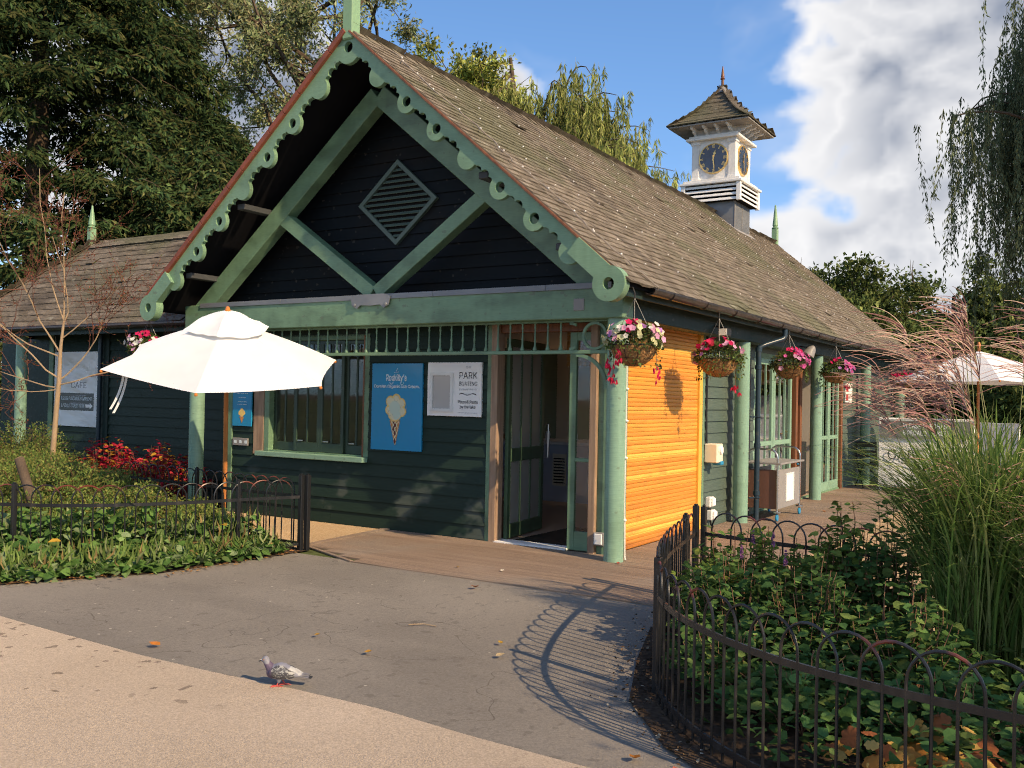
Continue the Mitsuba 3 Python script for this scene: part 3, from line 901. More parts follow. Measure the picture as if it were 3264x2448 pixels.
def glazed_leaf(o, ux, w, h, mat, parent, name='door', bars=3, kick=0.16, mid=0.94, st=0.085, glass=True, rail=0.075):
    """A glazed door leaf: o the lower hinge corner, ux along the leaf."""
    ux = unit(ux)
    uy = np.cross(A(0, 0, 1), ux)
    q = lambda x0, x1, z0, z1, t=0.042, c=0.004: (frame(box(x0, x1, -t / 2, t / 2, z0, z1, c)[0], o, ux, uy, A(0, 0, 1)), box(x0, x1, 0, 1, z0, z1, c)[1])
    k = put(name, join([q(0, st, 0, h), q(w - st, w, 0, h), q(st, w - st, 0, kick), q(st, w - st, h - 0.09, h), q(st, w - st, mid - rail, mid + rail)]), mat, parent)
    inner = w - 2 * st
    for i in range(1, bars):
        x = st + inner * i / bars
        put('glazing_bar', join([q(x - 0.011, x + 0.011, kick, mid - rail, 0.03, 0.003), q(x - 0.011, x + 0.011, mid + rail, h - 0.09, 0.03, 0.003)]), mat, parent if k.count('__') > 1 else k)
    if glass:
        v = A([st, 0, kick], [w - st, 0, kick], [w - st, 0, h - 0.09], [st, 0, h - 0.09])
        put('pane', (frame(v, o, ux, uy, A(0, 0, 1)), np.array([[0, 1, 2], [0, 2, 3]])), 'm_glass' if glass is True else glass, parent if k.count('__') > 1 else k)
    return k


glazed_leaf(A(-1.575, 0.46, 0.02), (-0.14, 1.0, 0), 1.06, 2.26, 'm_leafgreen', dw, 'leaf', glass='m_pane_reflection')  # panes are opaque, the glass reflection is in their colour
put('handle', join([tube([(-1.60, 1.37, 0.90), (-1.56, 1.37, 0.90), (-1.56, 1.37, 1.30), (-1.60, 1.37, 1.30)], 0.010, 8)]), 'm_steel', dw, smooth=40)
glazed_leaf(A(-0.712, W + 0.03, 0.01), (1, 0, 0), 0.275 + 0.09, 2.31, 'm_sage', dw, 'side_light', bars=1, kick=0.20, mid=0.955, st=0.082, rail=0.02)
# ---- roller shutter of orange slats (x = XR)
sh = numbered(B + '__shutter')
scene[sh] = mikit.ply(join([box(XR - 0.06, XR - 0.03, 0.62, 2.74, 0.0, 2.5)]), 'm_brownframe')
for i in range(53):
    z = 0.006 + 0.0465 * i
    sl = Polygon([(0, 0.001), (0.010, 0.002), (0.0135, 0.008), (0.0145, 0.024), (0.0125, 0.040), (0.009, 0.0455), (0, 0.046)])
    put('slat', extr(sl, 2.07, (XR - 0.012, 0.665, z), (1, 0, 0), (0, 0, 1)) if False else extr(sl, 2.065, (XR - 0.012, 2.73, z), (1, 0, 0), (0, 0, 1)), 'm_shutter', sh)
put('guide', box(XR - 0.03, XR + 0.03, 2.735, 2.835, 0, 2.49, 0.004), 'm_yellowtrim', sh)
put('guide', box(XR - 0.02, XR + 0.012, 0.64, 0.662, 0, 2.49, 0.003), 'm_yellowtrim', sh)
put('shutter_box', box(XR - 0.06, XR + 0.02, 0.45, 2.90, 2.474, 2.54, 0.004), 'm_dark', sh)
put('corner_post', box(XR - 0.02, XR + 0.034, 2.838, 2.90, 0, 2.50, 0.004), 'm_sage', B)
# dark service duct on the side wall
put('duct', box(XR + 0.026, XR + 0.075, 4.45, 4.60, 0, 2.4, 0.004), 'm_black', B)
# ---- glazed screen along the side: fixed leaves, brown posts, opening
sc_ = numbered(B + '__glazed_screen')
scene[sc_] = mikit.ply(join([box(XR - 0.08, XR + 0.0, 4.93, 10.33, 2.28, 2.36, 0.004), box(XR - 0.06, XR + 0.01, 4.93, 10.33, -0.01, 0.03)]), 'm_sage')
glazed_leaf(A(XR - 0.03, 4.98, 0.03), (0, 1, 0), 0.98, 2.25, 'm_sage_col', sc_, 'leaf', bars=3, mid=0.97, rail=0.035)
glazed_leaf(A(XR - 0.03, 5.98, 0.03), (0, 1, 0), 0.98, 2.25, 'm_sage_col', sc_, 'leaf', bars=3, mid=0.97, rail=0.035)
for y in (7.05, 7.30, 10.18):
    put('post', box(XR - 0.05, XR + 0.04, y, y + 0.10, 0, 2.3, 0.005), 'm_brownframe', sc_)
glazed_leaf(A(XR - 0.03, 8.70, 0.03), (0, 1, 0), 0.72, 2.25, 'm_sage_col', sc_, 'leaf', bars=2, mid=0.97, rail=0.035)
glazed_leaf(A(XR - 0.03, 9.44, 0.03), (0, 1, 0), 0.72, 2.25, 'm_sage_col', sc_, 'leaf', bars=2, mid=0.97, rail=0.035)
glazed_leaf(A(XR - 0.03, 12.0, 0.03), (0, 1, 0), 0.9, 2.25, 'm_sage', sc_, 'leaf', bars=2, mid=0.97, rail=0.035, glass=False)
# ---- interior
it = numbered(B + '__interior')
scene[it] = mikit.ply(join([box(XL + 0.1, XR - 0.1, W + 0.1, YE - 0.1, 2.60, 2.66)]), 'm_inwall')
put('floor', box(XL + 0.1, XR - 0.06, W + 0.10, YE - 0.1, -0.06, 0.004), 'm_infloor', it)
put('partition', box(XL + 0.1, XR - 0.1, 9.3, 9.4, 0.0, 2.6), 'm_inwall', it)
put('panelling', box(-4.5, -0.9, 9.26, 9.298, 1.0, 2.6), 'm_orangeboard', it)
put('door_mat', box(-1.5, -0.75, 0.55, 1.9, 0.004, 0.014), 'm_black', it)
for i in range(9):
    put('ceiling_board', box(-1.62, -0.30, 1.9 + 0.012 * 0, 1.93, 2.02 + 0.065 * i, 2.08 + 0.065 * i, 0.003), 'm_orangeboard', it)

# ================================================================== the low wing to the left (part of the cafe)
WY0, WZ0, WYR, WZR, WXL = 0.36, 2.63, 2.05, 4.26, -11.75
wr = numbered(B + '__wing_roof')
WS = (WZR - WZ0) / (WYR - WY0)
wl = math.hypot(WYR - WY0, WZR - WZ0)
HX = WXL - (WYR - WY0)
YB = 2 * WYR - WY0
v = A([HX, WY0, WZ0], [-6.2, WY0, WZ0], [-5.0, WYR, WZR], [WXL, WYR, WZR], [HX, YB, WZ0], [-6.2, YB, WZ0])
scene[wr] = mikit.ply((np.vstack([v, v - A(0, 0, 0.07)]), np.array([[0, 1, 2], [0, 2, 3], [0, 3, 4], [3, 2, 5], [3, 5, 4], [6, 8, 7], [6, 9, 8], [6, 10, 9], [9, 11, 8], [9, 10, 11], [0, 6, 7], [0, 7, 1], [4, 10, 6], [4, 6, 0]])), 'm_roofbase')
_rng = np.random.default_rng(78)
d, n = unit(A(0, WYR - WY0, WZR - WZ0)), unit(A(0, -(WZR - WZ0), WYR - WY0))
cand = []
rows = 15
for r in range(rows):
    s0 = -0.05 + (wl + 0.02) * r / rows
    yy, zz = WY0 + d[1] * s0, WZ0 + d[2] * s0
    x = HX + (yy - WY0) + _rng.uniform(-0.1, 0)
    while x < -5.3:
        w = _rng.uniform(0.11, 0.24)
        a, b = max(x, HX + (yy - WY0) + 0.01), min(x + w, -5.3)
        if b - a > 0.03:
            m = shingle_mesh(A((a + b) / 2, yy, zz) + d * (0.008 * math.sin(a + r) + 0.006 * _rng.normal()), d, n, b - a - 0.007, wl / rows * 2.1, 0.012, _rng)
            cand.append((np.linalg.norm(m[0].mean(0) - CAM), m))
        x += w
d2, n2 = unit(A(1, 0, WS)), unit(A(-WS, 0, 1))
for r in range(rows):
    s0 = -0.05 + (wl + 0.02) * r / rows
    xx, zz = HX + d2[0] * s0, WZ0 + d2[2] * s0
    y = WY0 + (xx - HX)
    while y < YB - (xx - HX):
        w = _rng.uniform(0.11, 0.24)
        b = min(y + w, YB - (xx - HX))
        if b - y > 0.03:
            cand.append((1e3, shingle_mesh(A(xx, (y + b) / 2, zz), d2, n2, b - y - 0.007, wl / rows * 2.1, 0.012, _rng)))
        y += w
cand.sort(key=lambda t: t[0])
for _, m in cand[:70]:
    put('shingle', m, 'm_shingle', wr)
put('far_shingles', join([m for _, m in cand[70:]]), 'm_shingle', wr, kind='stuff')
ms = [shingle_mesh(A(x, WYR - 0.07, WZR - 0.035), A(1, 0, 0), unit(A(0, -0.55, 0.83)), 0.17, 0.34, 0.012, _rng) for x in np.arange(WXL + 0.1, -5.3, 0.24)]
for t in np.arange(0, 1, 0.08):
    p = A(HX, WY0, WZ0) * (1 - t) + A(WXL, WYR, WZR) * t
    ms.append(shingle_mesh(p + A(0, 0, 0.0), unit(A(WXL - HX, WYR - WY0, WZR - WZ0)), unit(A(-0.4, -0.4, 0.83)), 0.16, 0.3, 0.012, _rng))
put('ridge_shingles', join(ms), 'm_shingle', wr, kind='stuff')
put('finial', join([box(WXL - 0.06, WXL + 0.06, WYR - 0.06, WYR + 0.06, WZR - 0.1, WZR + 0.32, 0.01), lathe([(0, 0), (0.07, 0), (0.085, 0.015), (0.05, 0.04), (0.065, 0.07), (0.015, 0.42), (0, 0.43)], (WXL, WYR, WZR + 0.32), 12)]), 'm_sage_pale', B, smooth=30)
put('fascia', box(HX + 0.05, -6.4, WY0 + 0.03, WY0 + 0.06, WZ0 - 0.16, WZ0 - 0.03, 0.003), 'm_dark', B)
put('gutter', extr(affinity.scale(gp, 1, 1), 7.1, (-6.5, WY0 - 0.03, WZ0 - 0.02), (0, 1, 0), (0, 0, 1)) if False else tube([(HX + 0.1, WY0 - 0.03, WZ0 - 0.05), (-6.5, WY0 - 0.03, WZ0 - 0.05)], 0.045, 10), 'm_gutter', B)
WW = 1.0
ww = numbered(B + '__wall')
scene[ww] = mikit.ply(join([box(-11.15, -6.0, WW, WW + 0.1, -0.05, 2.75), box(-14.5, -11.15, 2.0, 2.1, -0.05, 2.75)]), 'm_dark')
for i in range(18):
    z = 0.0 + 0.150 * i
    a = -11.1
    for b in (_rng.uniform(-9.6, -8.4), -6.02):
        put('board', lap(a, b - 0.003, z, 0.150, WW, -1, 'x'), 'm_board', ww)
        a = b
put('corner_post', box(-11.22, -11.10, WW - 0.04, WW + 0.08, 0, 2.6, 0.004), 'm_sage', B)
put('corner_post', box(-9.68, -9.56, WW - 0.045, WW - 0.02, 0, 2.55, 0.004), 'm_dark', B)
put('downpipe', tube([(-9.72, WW - 0.09, 2.5), (-9.72, WW - 0.09, 0.0)], 0.035, 10), 'm_pipe', B, smooth=40)
for x in (-11.46, -8.6):
    if x < -9:
        put('column', lathe([(0, 0), (0.095, 0), (0.092, 0.05), (0.092, 2.6), (0, 2.6)], (x, 0.62, 0), 24), 'm_sage_col', B, smooth=35)
d_ = put('door', box(-12.62, -11.66, 1.93, 1.98, 0.02, 2.05, 0.004), 'm_sash2', B)
put('handle', tube([(-11.80, 1.92, 1.0), (-11.80, 1.88, 1.0), (-11.92, 1.88, 1.0)], 0.012, 6), 'm_gold', d_)
put('panel', join([box(-12.5, -11.80, 1.922, 1.93, 0.2, 0.95, 0.003), box(-12.5, -11.80, 1.922, 1.93, 1.15, 1.9, 0.003)]), 'm_sash2', d_)
put('soffit', box(HX + 0.1, -6.2, WY0 + 0.03, 2.0, WZ0 - 0.02, WZ0 + 0.0), 'm_dark', B)

# ================================================================== clock turret on the ridge
CT = thing('clock_turret', 'white clock turret with a small shingled hip roof, on the ridge', 'clock turret')
TX, TY_ = XC - 0.04, 11.60                                       # centre
HB = 0.50


def ring4(h0, h1, z0, z1):
    """A hollow square collar."""
    return join([box(TX - h1, TX + h1, TY_ - h1, TY_ - h0, z0, z1, 0.004), box(TX - h1, TX + h1, TY_ + h0, TY_ + h1, z0, z1, 0.004),
                 box(TX - h1, TX - h0, TY_ - h0, TY_ + h0, z0, z1, 0.004), box(TX + h0, TX + h1, TY_ - h0, TY_ + h0, z0, z1, 0.004)])


base = put('base', box(TX - HB, TX + HB, TY_ - HB, TY_ + HB, 5.0, 6.02), 'm_lead', CT)
put('seam', join([box(TX + HB, TX + HB + 0.012, TY_ - 0.03, TY_ - 0.012, 5.0, 5.97), box(TX + HB - 0.01, TX + HB + 0.01, TY_ - HB - 0.01, TY_ - HB + 0.01, 5.0, 5.97, 0.003)]), 'm_grey', base)
put('flashing', join([bar(A(TX + 0.02, TY_ - HB - 0.06, zr(TX + 0.02) + 0.03), A(TX + HB + 0.08, TY_ - HB - 0.06, zr(TX + HB + 0.08) + 0.03), 0.12, 0.016, c=0.002),
                      bar(A(TX + HB + 0.07, TY_ - HB - 0.1, zr(TX + HB + 0.07) + 0.03), A(TX + HB + 0.07, TY_ + HB + 0.1, zr(TX + HB + 0.07) + 0.03), 0.14, 0.016, up=(sd, 0, cd), c=0.002)]), 'm_grey', base)
ZL0, ZL1, HL = 5.93, 6.33, 0.66
lb = put('louvre_box', join([box(TX - HL + 0.05, TX + HL - 0.05, TY_ - HL + 0.05, TY_ + HL - 0.05, ZL0 + 0.02, ZL1 - 0.02)]), 'm_void', CT)
for sx in (-1, 1):
    for sy in (-1, 1):
        put('corner', box(TX + sx * (HL - 0.035) - 0.045, TX + sx * (HL - 0.035) + 0.045, TY_ + sy * (HL - 0.035) - 0.045, TY_ + sy * (HL - 0.035) + 0.045, ZL0, ZL1, 0.005), 'm_white', lb)
for k in range(4):
    z = ZL0 + 0.022 + k * 0.098
    put('slat', bar((TX - HL + 0.08, TY_ - HL + 0.03, z + 0.03), (TX + HL - 0.08, TY_ - HL + 0.03, z + 0.03), 0.016, 0.062, up=(0, 0.35, 0.93), c=0.003), 'm_white', lb)
    put('slat', bar((TX + HL - 0.03, TY_ - HL + 0.08, z + 0.03), (TX + HL - 0.03, TY_ + HL - 0.08, z + 0.03), 0.016, 0.062, up=(-0.35, 0, 0.93), c=0.003), 'm_white', lb)
    put('slat', bar((TX - HL + 0.03, TY_ - HL + 0.08, z + 0.03), (TX - HL + 0.03, TY_ + HL - 0.08, z + 0.03), 0.016, 0.062, up=(0.35, 0, 0.93), c=0.003), 'm_white', lb)
put('ledge', join([ring4(0.40, HL + 0.04, ZL1, ZL1 + 0.045), ring4(0.40, HL - 0.03, ZL1 + 0.045, ZL1 + 0.11)]), 'm_oldwhite', CT)
HC, ZC0, ZC1 = 0.47, 6.40, 7.33
body = put('case', box(TX - HC, TX + HC, TY_ - HC, TY_ + HC, ZC0, ZC1), 'm_oldwhite', CT)
for sx in (-1, 1):
    for sy in (-1, 1):
        cx, cy = TX + sx * (HC - 0.055), TY_ + sy * (HC - 0.055)
        put('pilaster', join([box(cx - 0.08, cx + 0.08, cy - 0.08, cy + 0.08, ZC0, ZC1, 0.005), box(cx - 0.11, cx + 0.11, cy - 0.11, cy + 0.11, ZC0, ZC0 + 0.07, 0.006), box(cx - 0.095, cx + 0.095, cy - 0.095, cy + 0.095, ZC0 + 0.07, ZC0 + 0.12, 0.006), box(cx - 0.10, cx + 0.10, cy - 0.10, cy + 0.10, ZC1 - 0.09, ZC1, 0.006)]), 'm_oldwhite', body)
put('cornice', join([ring4(0.3, 0.60, ZC1, ZC1 + 0.05), ring4(0.3, 0.55, ZC1 + 0.05, ZC1 + 0.10)]), 'm_white', CT)
HF = 0.46
put('frieze', box(TX - HF, TX + HF, TY_ - HF, TY_ + HF, ZC1 + 0.10, ZC1 + 0.36), 'm_oldwhite', CT)
ZT0, HR_ = ZC1 + 0.27, 0.90                                 # eaves
cp = Polygon([(0, 0), (0.08, 0), (0.11, 0.03), (0.20, 0.05), (0.22, 0.09), (0.34, 0.11), (0.38, 0.175), (0, 0.175)])
for k in range(4):
    t = -0.40 + 0.2667 * k
    put('console', extr(cp, 0.05, (TX + t + 0.025, TY_ - HF, ZC1 + 0.10), (0, -1, 0), (0, 0, 1)), 'm_oldwhite', CT)
    put('console', extr(cp, 0.05, (TX + HF, TY_ + t + 0.025, ZC1 + 0.10), (1, 0, 0), (0, 0, 1)), 'm_oldwhite', CT)
_q = math.sqrt(2)
_bv, _bf = lathe([(0.0, -0.02), (HR_ * _q, -0.02), (HR_ * _q, 0.005), (0.63 * _q, 0.14), (0.37 * _q, 0.385), (0.0, 0.90)], (0, 0, 0), 4)
tr = put('roof', (frame(_bv, (TX, TY_, ZT0), unit(A(1, 1, 0)), unit(A(-1, 1, 0)), A(0, 0, 1)), _bf), 'm_soffit', CT)
_rng = np.random.default_rng(9)
rows, RH = 9, 1.06
for face in range(4):
    fo = [A(0, -1, 0), A(1, 0, 0), A(0, 1, 0), A(-1, 0, 0)][face]
    ax = np.cross(A(0, 0, 1), fo)
    # bell-cast: lower courses flatter
    prof = [(HR_ + 0.03, 0.0), (0.66, 0.17), (0.40, 0.42), (0.03, 0.93)]
    seg = np.array(prof)
    L = np.concatenate([[0], np.cumsum(np.hypot(*np.diff(seg, axis=0).T))])
    far = []
    for r in range(rows):
        s0 = L[-1] * r / rows
        r0, z0 = np.interp(s0, L, seg[:, 0]), np.interp(s0, L, seg[:, 1])
        r1, z1 = np.interp(s0 + 0.28, L, seg[:, 0]), np.interp(s0 + 0.28, L, seg[:, 1])
        d = unit(-fo * (r0 - r1) + A(0, 0, z1 - z0))
        n_ = unit(fo * (z1 - z0) + A(0, 0, r0 - r1))
        x = -r0
        while x < r0 - 0.02:
            w = min(_rng.uniform(0.12, 0.22), r0 - x)
            if w > 0.03:
                m = shingle_mesh(A(TX, TY_, ZT0 + 0.02) + fo * r0 + ax * (x + w / 2) + A(0, 0, z0), d, n_, w - 0.008, 0.27, 0.024, _rng)
                if face < 2:
                    put('shingle', m, 'm_shingle', tr)
                else:
                    far.append(m)
            x += w
    if far:
        put('far_shingles', join(far), 'm_shingle', tr, kind='stuff')
put('cap', lathe([(0.16, 0), (0.10, 0.10), (0.05, 0.17), (0, 0.18)], (TX, TY_, ZT0 + 0.86), 8), 'm_grey', CT)
put('finial', lathe([(0, 0), (0.035, 0), (0.03, 0.20), (0.055, 0.22), (0.035, 0.25), (0.04, 0.28), (0.01, 0.50), (0, 0.51)], (TX, TY_, ZT0 + 0.98), 10), 'm_brownframe', CT, smooth=40)
ROM = ['XII', 'I', 'II', 'III', 'IIII', 'V', 'VI', 'VII', 'VIII', 'IX', 'X', 'XI']
for o, ux in ((A(TX, TY_ - HC, 6.915), A(1, 0, 0)), (A(TX + HC, TY_, 6.915), A(0, 1, 0))):
    out = np.cross(ux, A(0, 0, 1))
    dl = put('clock_dial', lathe([(0, 0.03), (0.312, 0.03), (0.312, 0), (0, 0)], o, 48, tuple(out)), 'm_dial', CT)
    put('bezel', lathe([(0.305, 0.0), (0.305, 0.04), (0.325, 0.045), (0.335, 0.02), (0.335, 0)], o, 48, tuple(out)), 'm_gold', dl, smooth=30)
    for k in range(12):
        a = math.pi / 2 - k * math.pi / 6
        er = ux * math.cos(a) + A(0, 0, math.sin(a))
        et = np.cross(er, out) * -1
        et = np.cross(out, er) * -1
        put('numeral', text(ROM[k], 0.066, o + er * 0.235 + out * 0.031, et, er, depth=0.003, bold=True, width=0.018 + 0.016 * len(ROM[k])), 'm_gold', dl)
    for ang, ln, w in ((math.radians(90 - 14.5), 0.19, 0.030), (math.radians(90 - 174), 0.295, 0.020)):
        er = ux * math.cos(ang) + A(0, 0, math.sin(ang))
        et = np.cross(out, er)
        hp = Polygon([(-w / 2, -0.05), (w / 2, -0.05), (w * 0.35, ln * 0.45), (w * 1.2, ln * 0.58), (w * 0.4, ln * 0.72), (0, ln), (-w * 0.4, ln * 0.72), (-w * 1.2, ln * 0.58), (-w * 0.35, ln * 0.45)]) if ln < 0.25 else Polygon([(-w / 2, -0.07), (w / 2, -0.07), (w * 0.6, ln * 0.6), (0, ln), (-w * 0.6, ln * 0.6)])
        put('hand', extr(hp, 0.006, o + out * (0.036 if ln < 0.25 else 0.044), np.cross(er, out), er), 'm_gold', dl)

# ================================================================== signs on the entrance wall
YS = W - 0.05


def panel(name, x0, x1, z0, z1, y, t, mat, label, cat):
    k = thing(name, label, cat)
    put('board', box(x0, x1, y, y + t, z0, z1, 0.003), mat, k)
    return k


UX, UZ = A(1, 0, 0), A(0, 0, 1)
# big blue ice cream poster
k = panel('ice_cream_poster', -3.405, -2.638, 0.955, 1.992, YS, 0.03, 'm_sky_print', 'large blue poster with a painted ice cream cone, between window and menu sign', 'poster')
xc = -3.03
y1 = YS - 0.0015
put('lettering', text('Roskilly\'s', 0.075, (xc + 0.005, y1, 1.785), UX, UZ, bold=True, width=0.31), 'm_print_white', k)
put('lettering', text('Cornish Organic Ice Cream.', 0.036, (xc + 0.01, y1, 1.70), UX, UZ, bold=True, width=0.69), 'm_print_white', k)
put('flourish', join([tube(arc((xc - 0.07, y1, 1.77), 0.025, np.pi, 2 * np.pi, 9, UX, UZ), 0.004, 4), tube(arc((xc + 0.09, y1, 1.765), 0.025, np.pi, 2 * np.pi, 9, UX, UZ), 0.004, 4), tube([(xc + 0.0, y1, 1.90), (xc + 0.02, y1, 1.93)], 0.004, 4), tube([(xc - 0.03, y1, 1.885), (xc + 0.04, y1, 1.89)], 0.003, 4)]), 'm_print_white', k)
lob = lambda g: unary_union([Point(xc - 0.08, 1.535).buffer(0.07 + g), Point(xc + 0.01, 1.565).buffer(0.065 + g), Point(xc + 0.085, 1.515).buffer(0.065 + g), Point(xc + 0.095, 1.42).buffer(0.065 + g), Point(xc - 0.095, 1.435).buffer(0.06 + g), Point(xc - 0.01, 1.40).buffer(0.105 + g), Point(xc, 1.48).buffer(0.09 + g)])
put('picture', extr(lob(0), 0.002, (0, y1 + 0.001, 0), UX, UZ), 'm_yolk', k)
put('picture', extr(lob(-0.018), 0.002, (0, y1, 0), UX, UZ), 'm_cream', k)
put('picture', extr(unary_union([Point(xc - 0.01, 1.46).buffer(0.085), Point(xc + 0.02, 1.38).buffer(0.06)]), 0.002, (0, y1 - 0.001, 0), UX, UZ), 'm_mint', k)
cone = Polygon([(xc - 0.085, 1.315), (xc - 0.04, 1.30), (xc + 0.03, 1.30), (xc + 0.075, 1.32), (xc + 0.012, 1.03), (xc - 0.004, 1.02)])
put('picture', extr(cone, 0.002, (0, y1, 0), UX, UZ), 'm_cone', k)
lat = unary_union([LineString([(xc - 0.13 + 0.05 * i, 1.36), (xc + 0.06 + 0.05 * i, 1.0)]).buffer(0.004) for i in range(-4, 6)] + [LineString([(xc + 0.13 - 0.05 * i, 1.36), (xc - 0.06 - 0.05 * i, 1.0)]).buffer(0.004) for i in range(-4, 6)]).intersection(cone.buffer(-0.002))
cells = cone.buffer(-0.004).difference(lat)
gs = sorted(getattr(cells, 'geoms', [cells]), key=lambda g: (round(g.centroid.y, 2), g.centroid.x))
put('picture', extr(unary_union([g for i, g in enumerate(gs) if i % 3 == 0]), 0.002, (0, y1 - 0.001, 0), UX, UZ), 'm_chocolate', k)
put('outline', extr(lat, 0.002, (0, y1 - 0.0015, 0), UX, UZ), 'm_cream', k)
sq = [tube(arc((xc + 0.01, y1, 1.575), 0.035, 0, 1.7 * np.pi, 16, UX, UZ), 0.0035, 4), tube(arc((xc - 0.085, y1, 1.395), 0.03, 0.2, 1.8 * np.pi, 16, UX, UZ), 0.0035, 4), tube(arc((xc - 0.075, y1, 1.535), 0.072, 0.4 * np.pi, 1.2 * np.pi, 14, UX, UZ), 0.003, 4),
      tube(arc((xc + 0.0, y1, 1.50), 0.10, 1.25 * np.pi, 1.62 * np.pi, 10, UX, UZ), 0.003, 4), tube(arc((xc + 0.01, y1, 1.46), 0.10, 1.3 * np.pi, 1.7 * np.pi, 10, UX, UZ), 0.003, 4), tube(arc((xc + 0.03, y1, 1.52), 0.07, 1.1 * np.pi, 1.9 * np.pi, 12, UX, UZ), 0.003, 4), tube(arc((xc + 0.09, y1, 1.44), 0.08, -0.4 * np.pi, 0.4 * np.pi, 12, UX, UZ), 0.003, 4)]
put('outline', join(sq), 'm_inkgrey', k)
# white menu sign
k = panel('menu_sign', -2.562, -1.803, 1.384, 2.002, YS, 0.03, 'm_white', 'white menu sign with a glazed display frame beside the black lettering', 'sign')
fx0, fx1, fz0, fz1 = -2.515, -2.19, 1.435, 1.885
fr = put('display_frame', extr(sbox(fx0, fz0, fx1, fz1).difference(sbox(fx0 + 0.035, fz0 + 0.035, fx1 - 0.035, fz1 - 0.035)), 0.018, (0, YS, 0), UX, UZ), 'm_plastic', k)
put('display_panel', box(fx0 + 0.036, fx1 - 0.036, YS - 0.004, YS, fz0 + 0.036, fz1 - 0.036), 'm_menupaper', k)
tx = -1.985
for s, h, z, wd_, mt, bd in (('THE', 0.018, 1.935, 0.085, 'm_inkgrey', False), ('PARK', 0.075, 1.815, 0.245, 'm_ink', False), ('BOATING', 0.046, 1.735, 0.25, 'm_ink', False), ('COMPANY', 0.018, 1.685, 0.25, 'm_inkgrey', False),
                             ('Pizza & Pasta', 0.034, 1.535, 0.27, 'm_ink', True), ('by the lake', 0.034, 1.478, 0.215, 'm_ink', True), ('www.theparkboating.co.uk', 0.012, 1.425, 0.27, 'm_inkgrey', False)):
    if s.startswith('www'):
        put('small_print', join([box(tx - 0.135 + 0.0115 * i, tx - 0.135 + 0.0115 * i + 0.007, YS - 0.001, YS, 1.424, 1.431) for i in range(24)]), mt, k)
    else:
        put('lettering', text(s, h, (tx, YS - 0.0005, z), UX, UZ, width=wd_, bold=bd), mt, k)
wv = np.column_stack([np.linspace(-0.12, 0.12, 30), np.zeros(30), 0.009 * np.sin(np.linspace(0, 6.5 * np.pi / 2, 30))])
put('wave', tube(wv + A(tx, YS - 0.001, 1.638), 0.0035 + 0.002 * np.abs(np.sin(np.linspace(0, 9, 30))), 4), 'm_ink', k)
# narrow blue menu poster beside the window
k = panel('menu_poster', -5.84, -5.475, 1.16, 1.95, W - 0.055, 0.02, 'm_sky_print', 'narrow blue menu poster with small white lines, behind the white umbrella', 'poster')
_rng = np.random.default_rng(3)
yb = W - 0.0565
for i, z in enumerate((1.87, 1.80, 1.735, 1.70, 1.645, 1.59, 1.535, 1.48, 1.445)):
    w = _rng.uniform(0.05, 0.12)
    put('small_print', join([box(-5.655 - w + t, -5.655 - w + t + _rng.uniform(0.012, 0.03), yb, yb + 0.002, z, z + 0.010) for t in np.arange(0, 2 * w, 0.036)]), 'm_print_white', k)
put('picture', extr(unary_union([Point(-5.655 + a, 1.335 + b).buffer(0.033) for a, b in ((-0.03, 0), (0.03, 0), (0, 0.03), (0, -0.02))]), 0.002, (0, yb, 0), UX, UZ), 'm_yolk', k)
put('picture', extr(Polygon([(-5.695, 1.285), (-5.615, 1.285), (-5.65, 1.20)]), 0.002, (0, yb - 0.001, 0), UX, UZ), 'm_cone', k)
k = thing('wall_notice', 'small pale plate under the narrow blue menu poster', 'notice')
put('plate', box(-5.83, -5.54, W - 0.05, W - 0.03, 0.90, 1.0, 0.003), 'm_grey', k)
put('lettering', join([box(-5.80 + 0.1 * i, -5.75 + 0.1 * i, W - 0.051, W - 0.049, 0.93, 0.97) for i in range(3)]), 'm_print_white', k)
# cafe banner on the wing wall
YB2 = WW - 0.05
k = panel('wall_banner', -11.03, -9.80, 0.99, 2.235, YB2, 0.02, 'm_vinyl', 'white wall banner with a grey arrow strip, behind the young tree', 'banner')
yl = YB2 - 0.0015
put('lettering', text('CAFE', 0.10, (-10.34, yl, 1.63), UX, UZ, width=0.42), 'm_inkgrey', k)
put('small_print', join([box(-10.55 + 0.028 * i, -10.532 + 0.028 * i, yl, yl + 0.001, z, z + 0.014) for i in range(15) for z in (1.50, 1.43, 1.37)]), 'm_smallprint', k)
put('strip', box(-10.86, -9.92, yl, yl + 0.002, 1.075 + 0.18, 1.075 + 0.48 - 0.01, 0), 'm_stripgrey', k)
put('lettering', text('PLEASE PURCHASE YOUR BOAT', 0.060, (-10.39, yl - 0.001, 1.425), UX, UZ, width=0.86), 'm_print_white', k)
put('lettering', text('& PEDALO TICKETS FROM', 0.060, (-10.81, yl - 0.001, 1.305), UX, UZ, align='l', width=0.64), 'm_print_white', k)
put('arrow', extr(Polygon([(-10.14, 1.31), (-10.02, 1.31), (-10.02, 1.285), (-9.945, 1.335), (-10.02, 1.385), (-10.02, 1.36), (-10.14, 1.36)]), 0.001, (0, yl - 0.0005, 0), UX, UZ), 'm_white', k)
for a in (-11.0, -9.83):
    put('rope', tube([(a, YB2, 2.22), (a + 0.03 * np.sign(a + 10.4), YB2, 2.50)], 0.006, 5), 'm_cable', k)
# small red and white notice further along the side
k = thing('wall_notice', 'small red and white notice on the far end of the side wall', 'notice')
put('plate', box(XR + 0.026, XR + 0.04, 10.50, 11.05, 1.66, 2.03, 0.002), 'm_white', k)
put('picture', join([box(XR + 0.041, XR + 0.043, 10.53, 10.72, 1.70, 1.83), box(XR + 0.041, XR + 0.043, 10.53, 10.72, 1.86, 1.98)]), 'm_red', k)
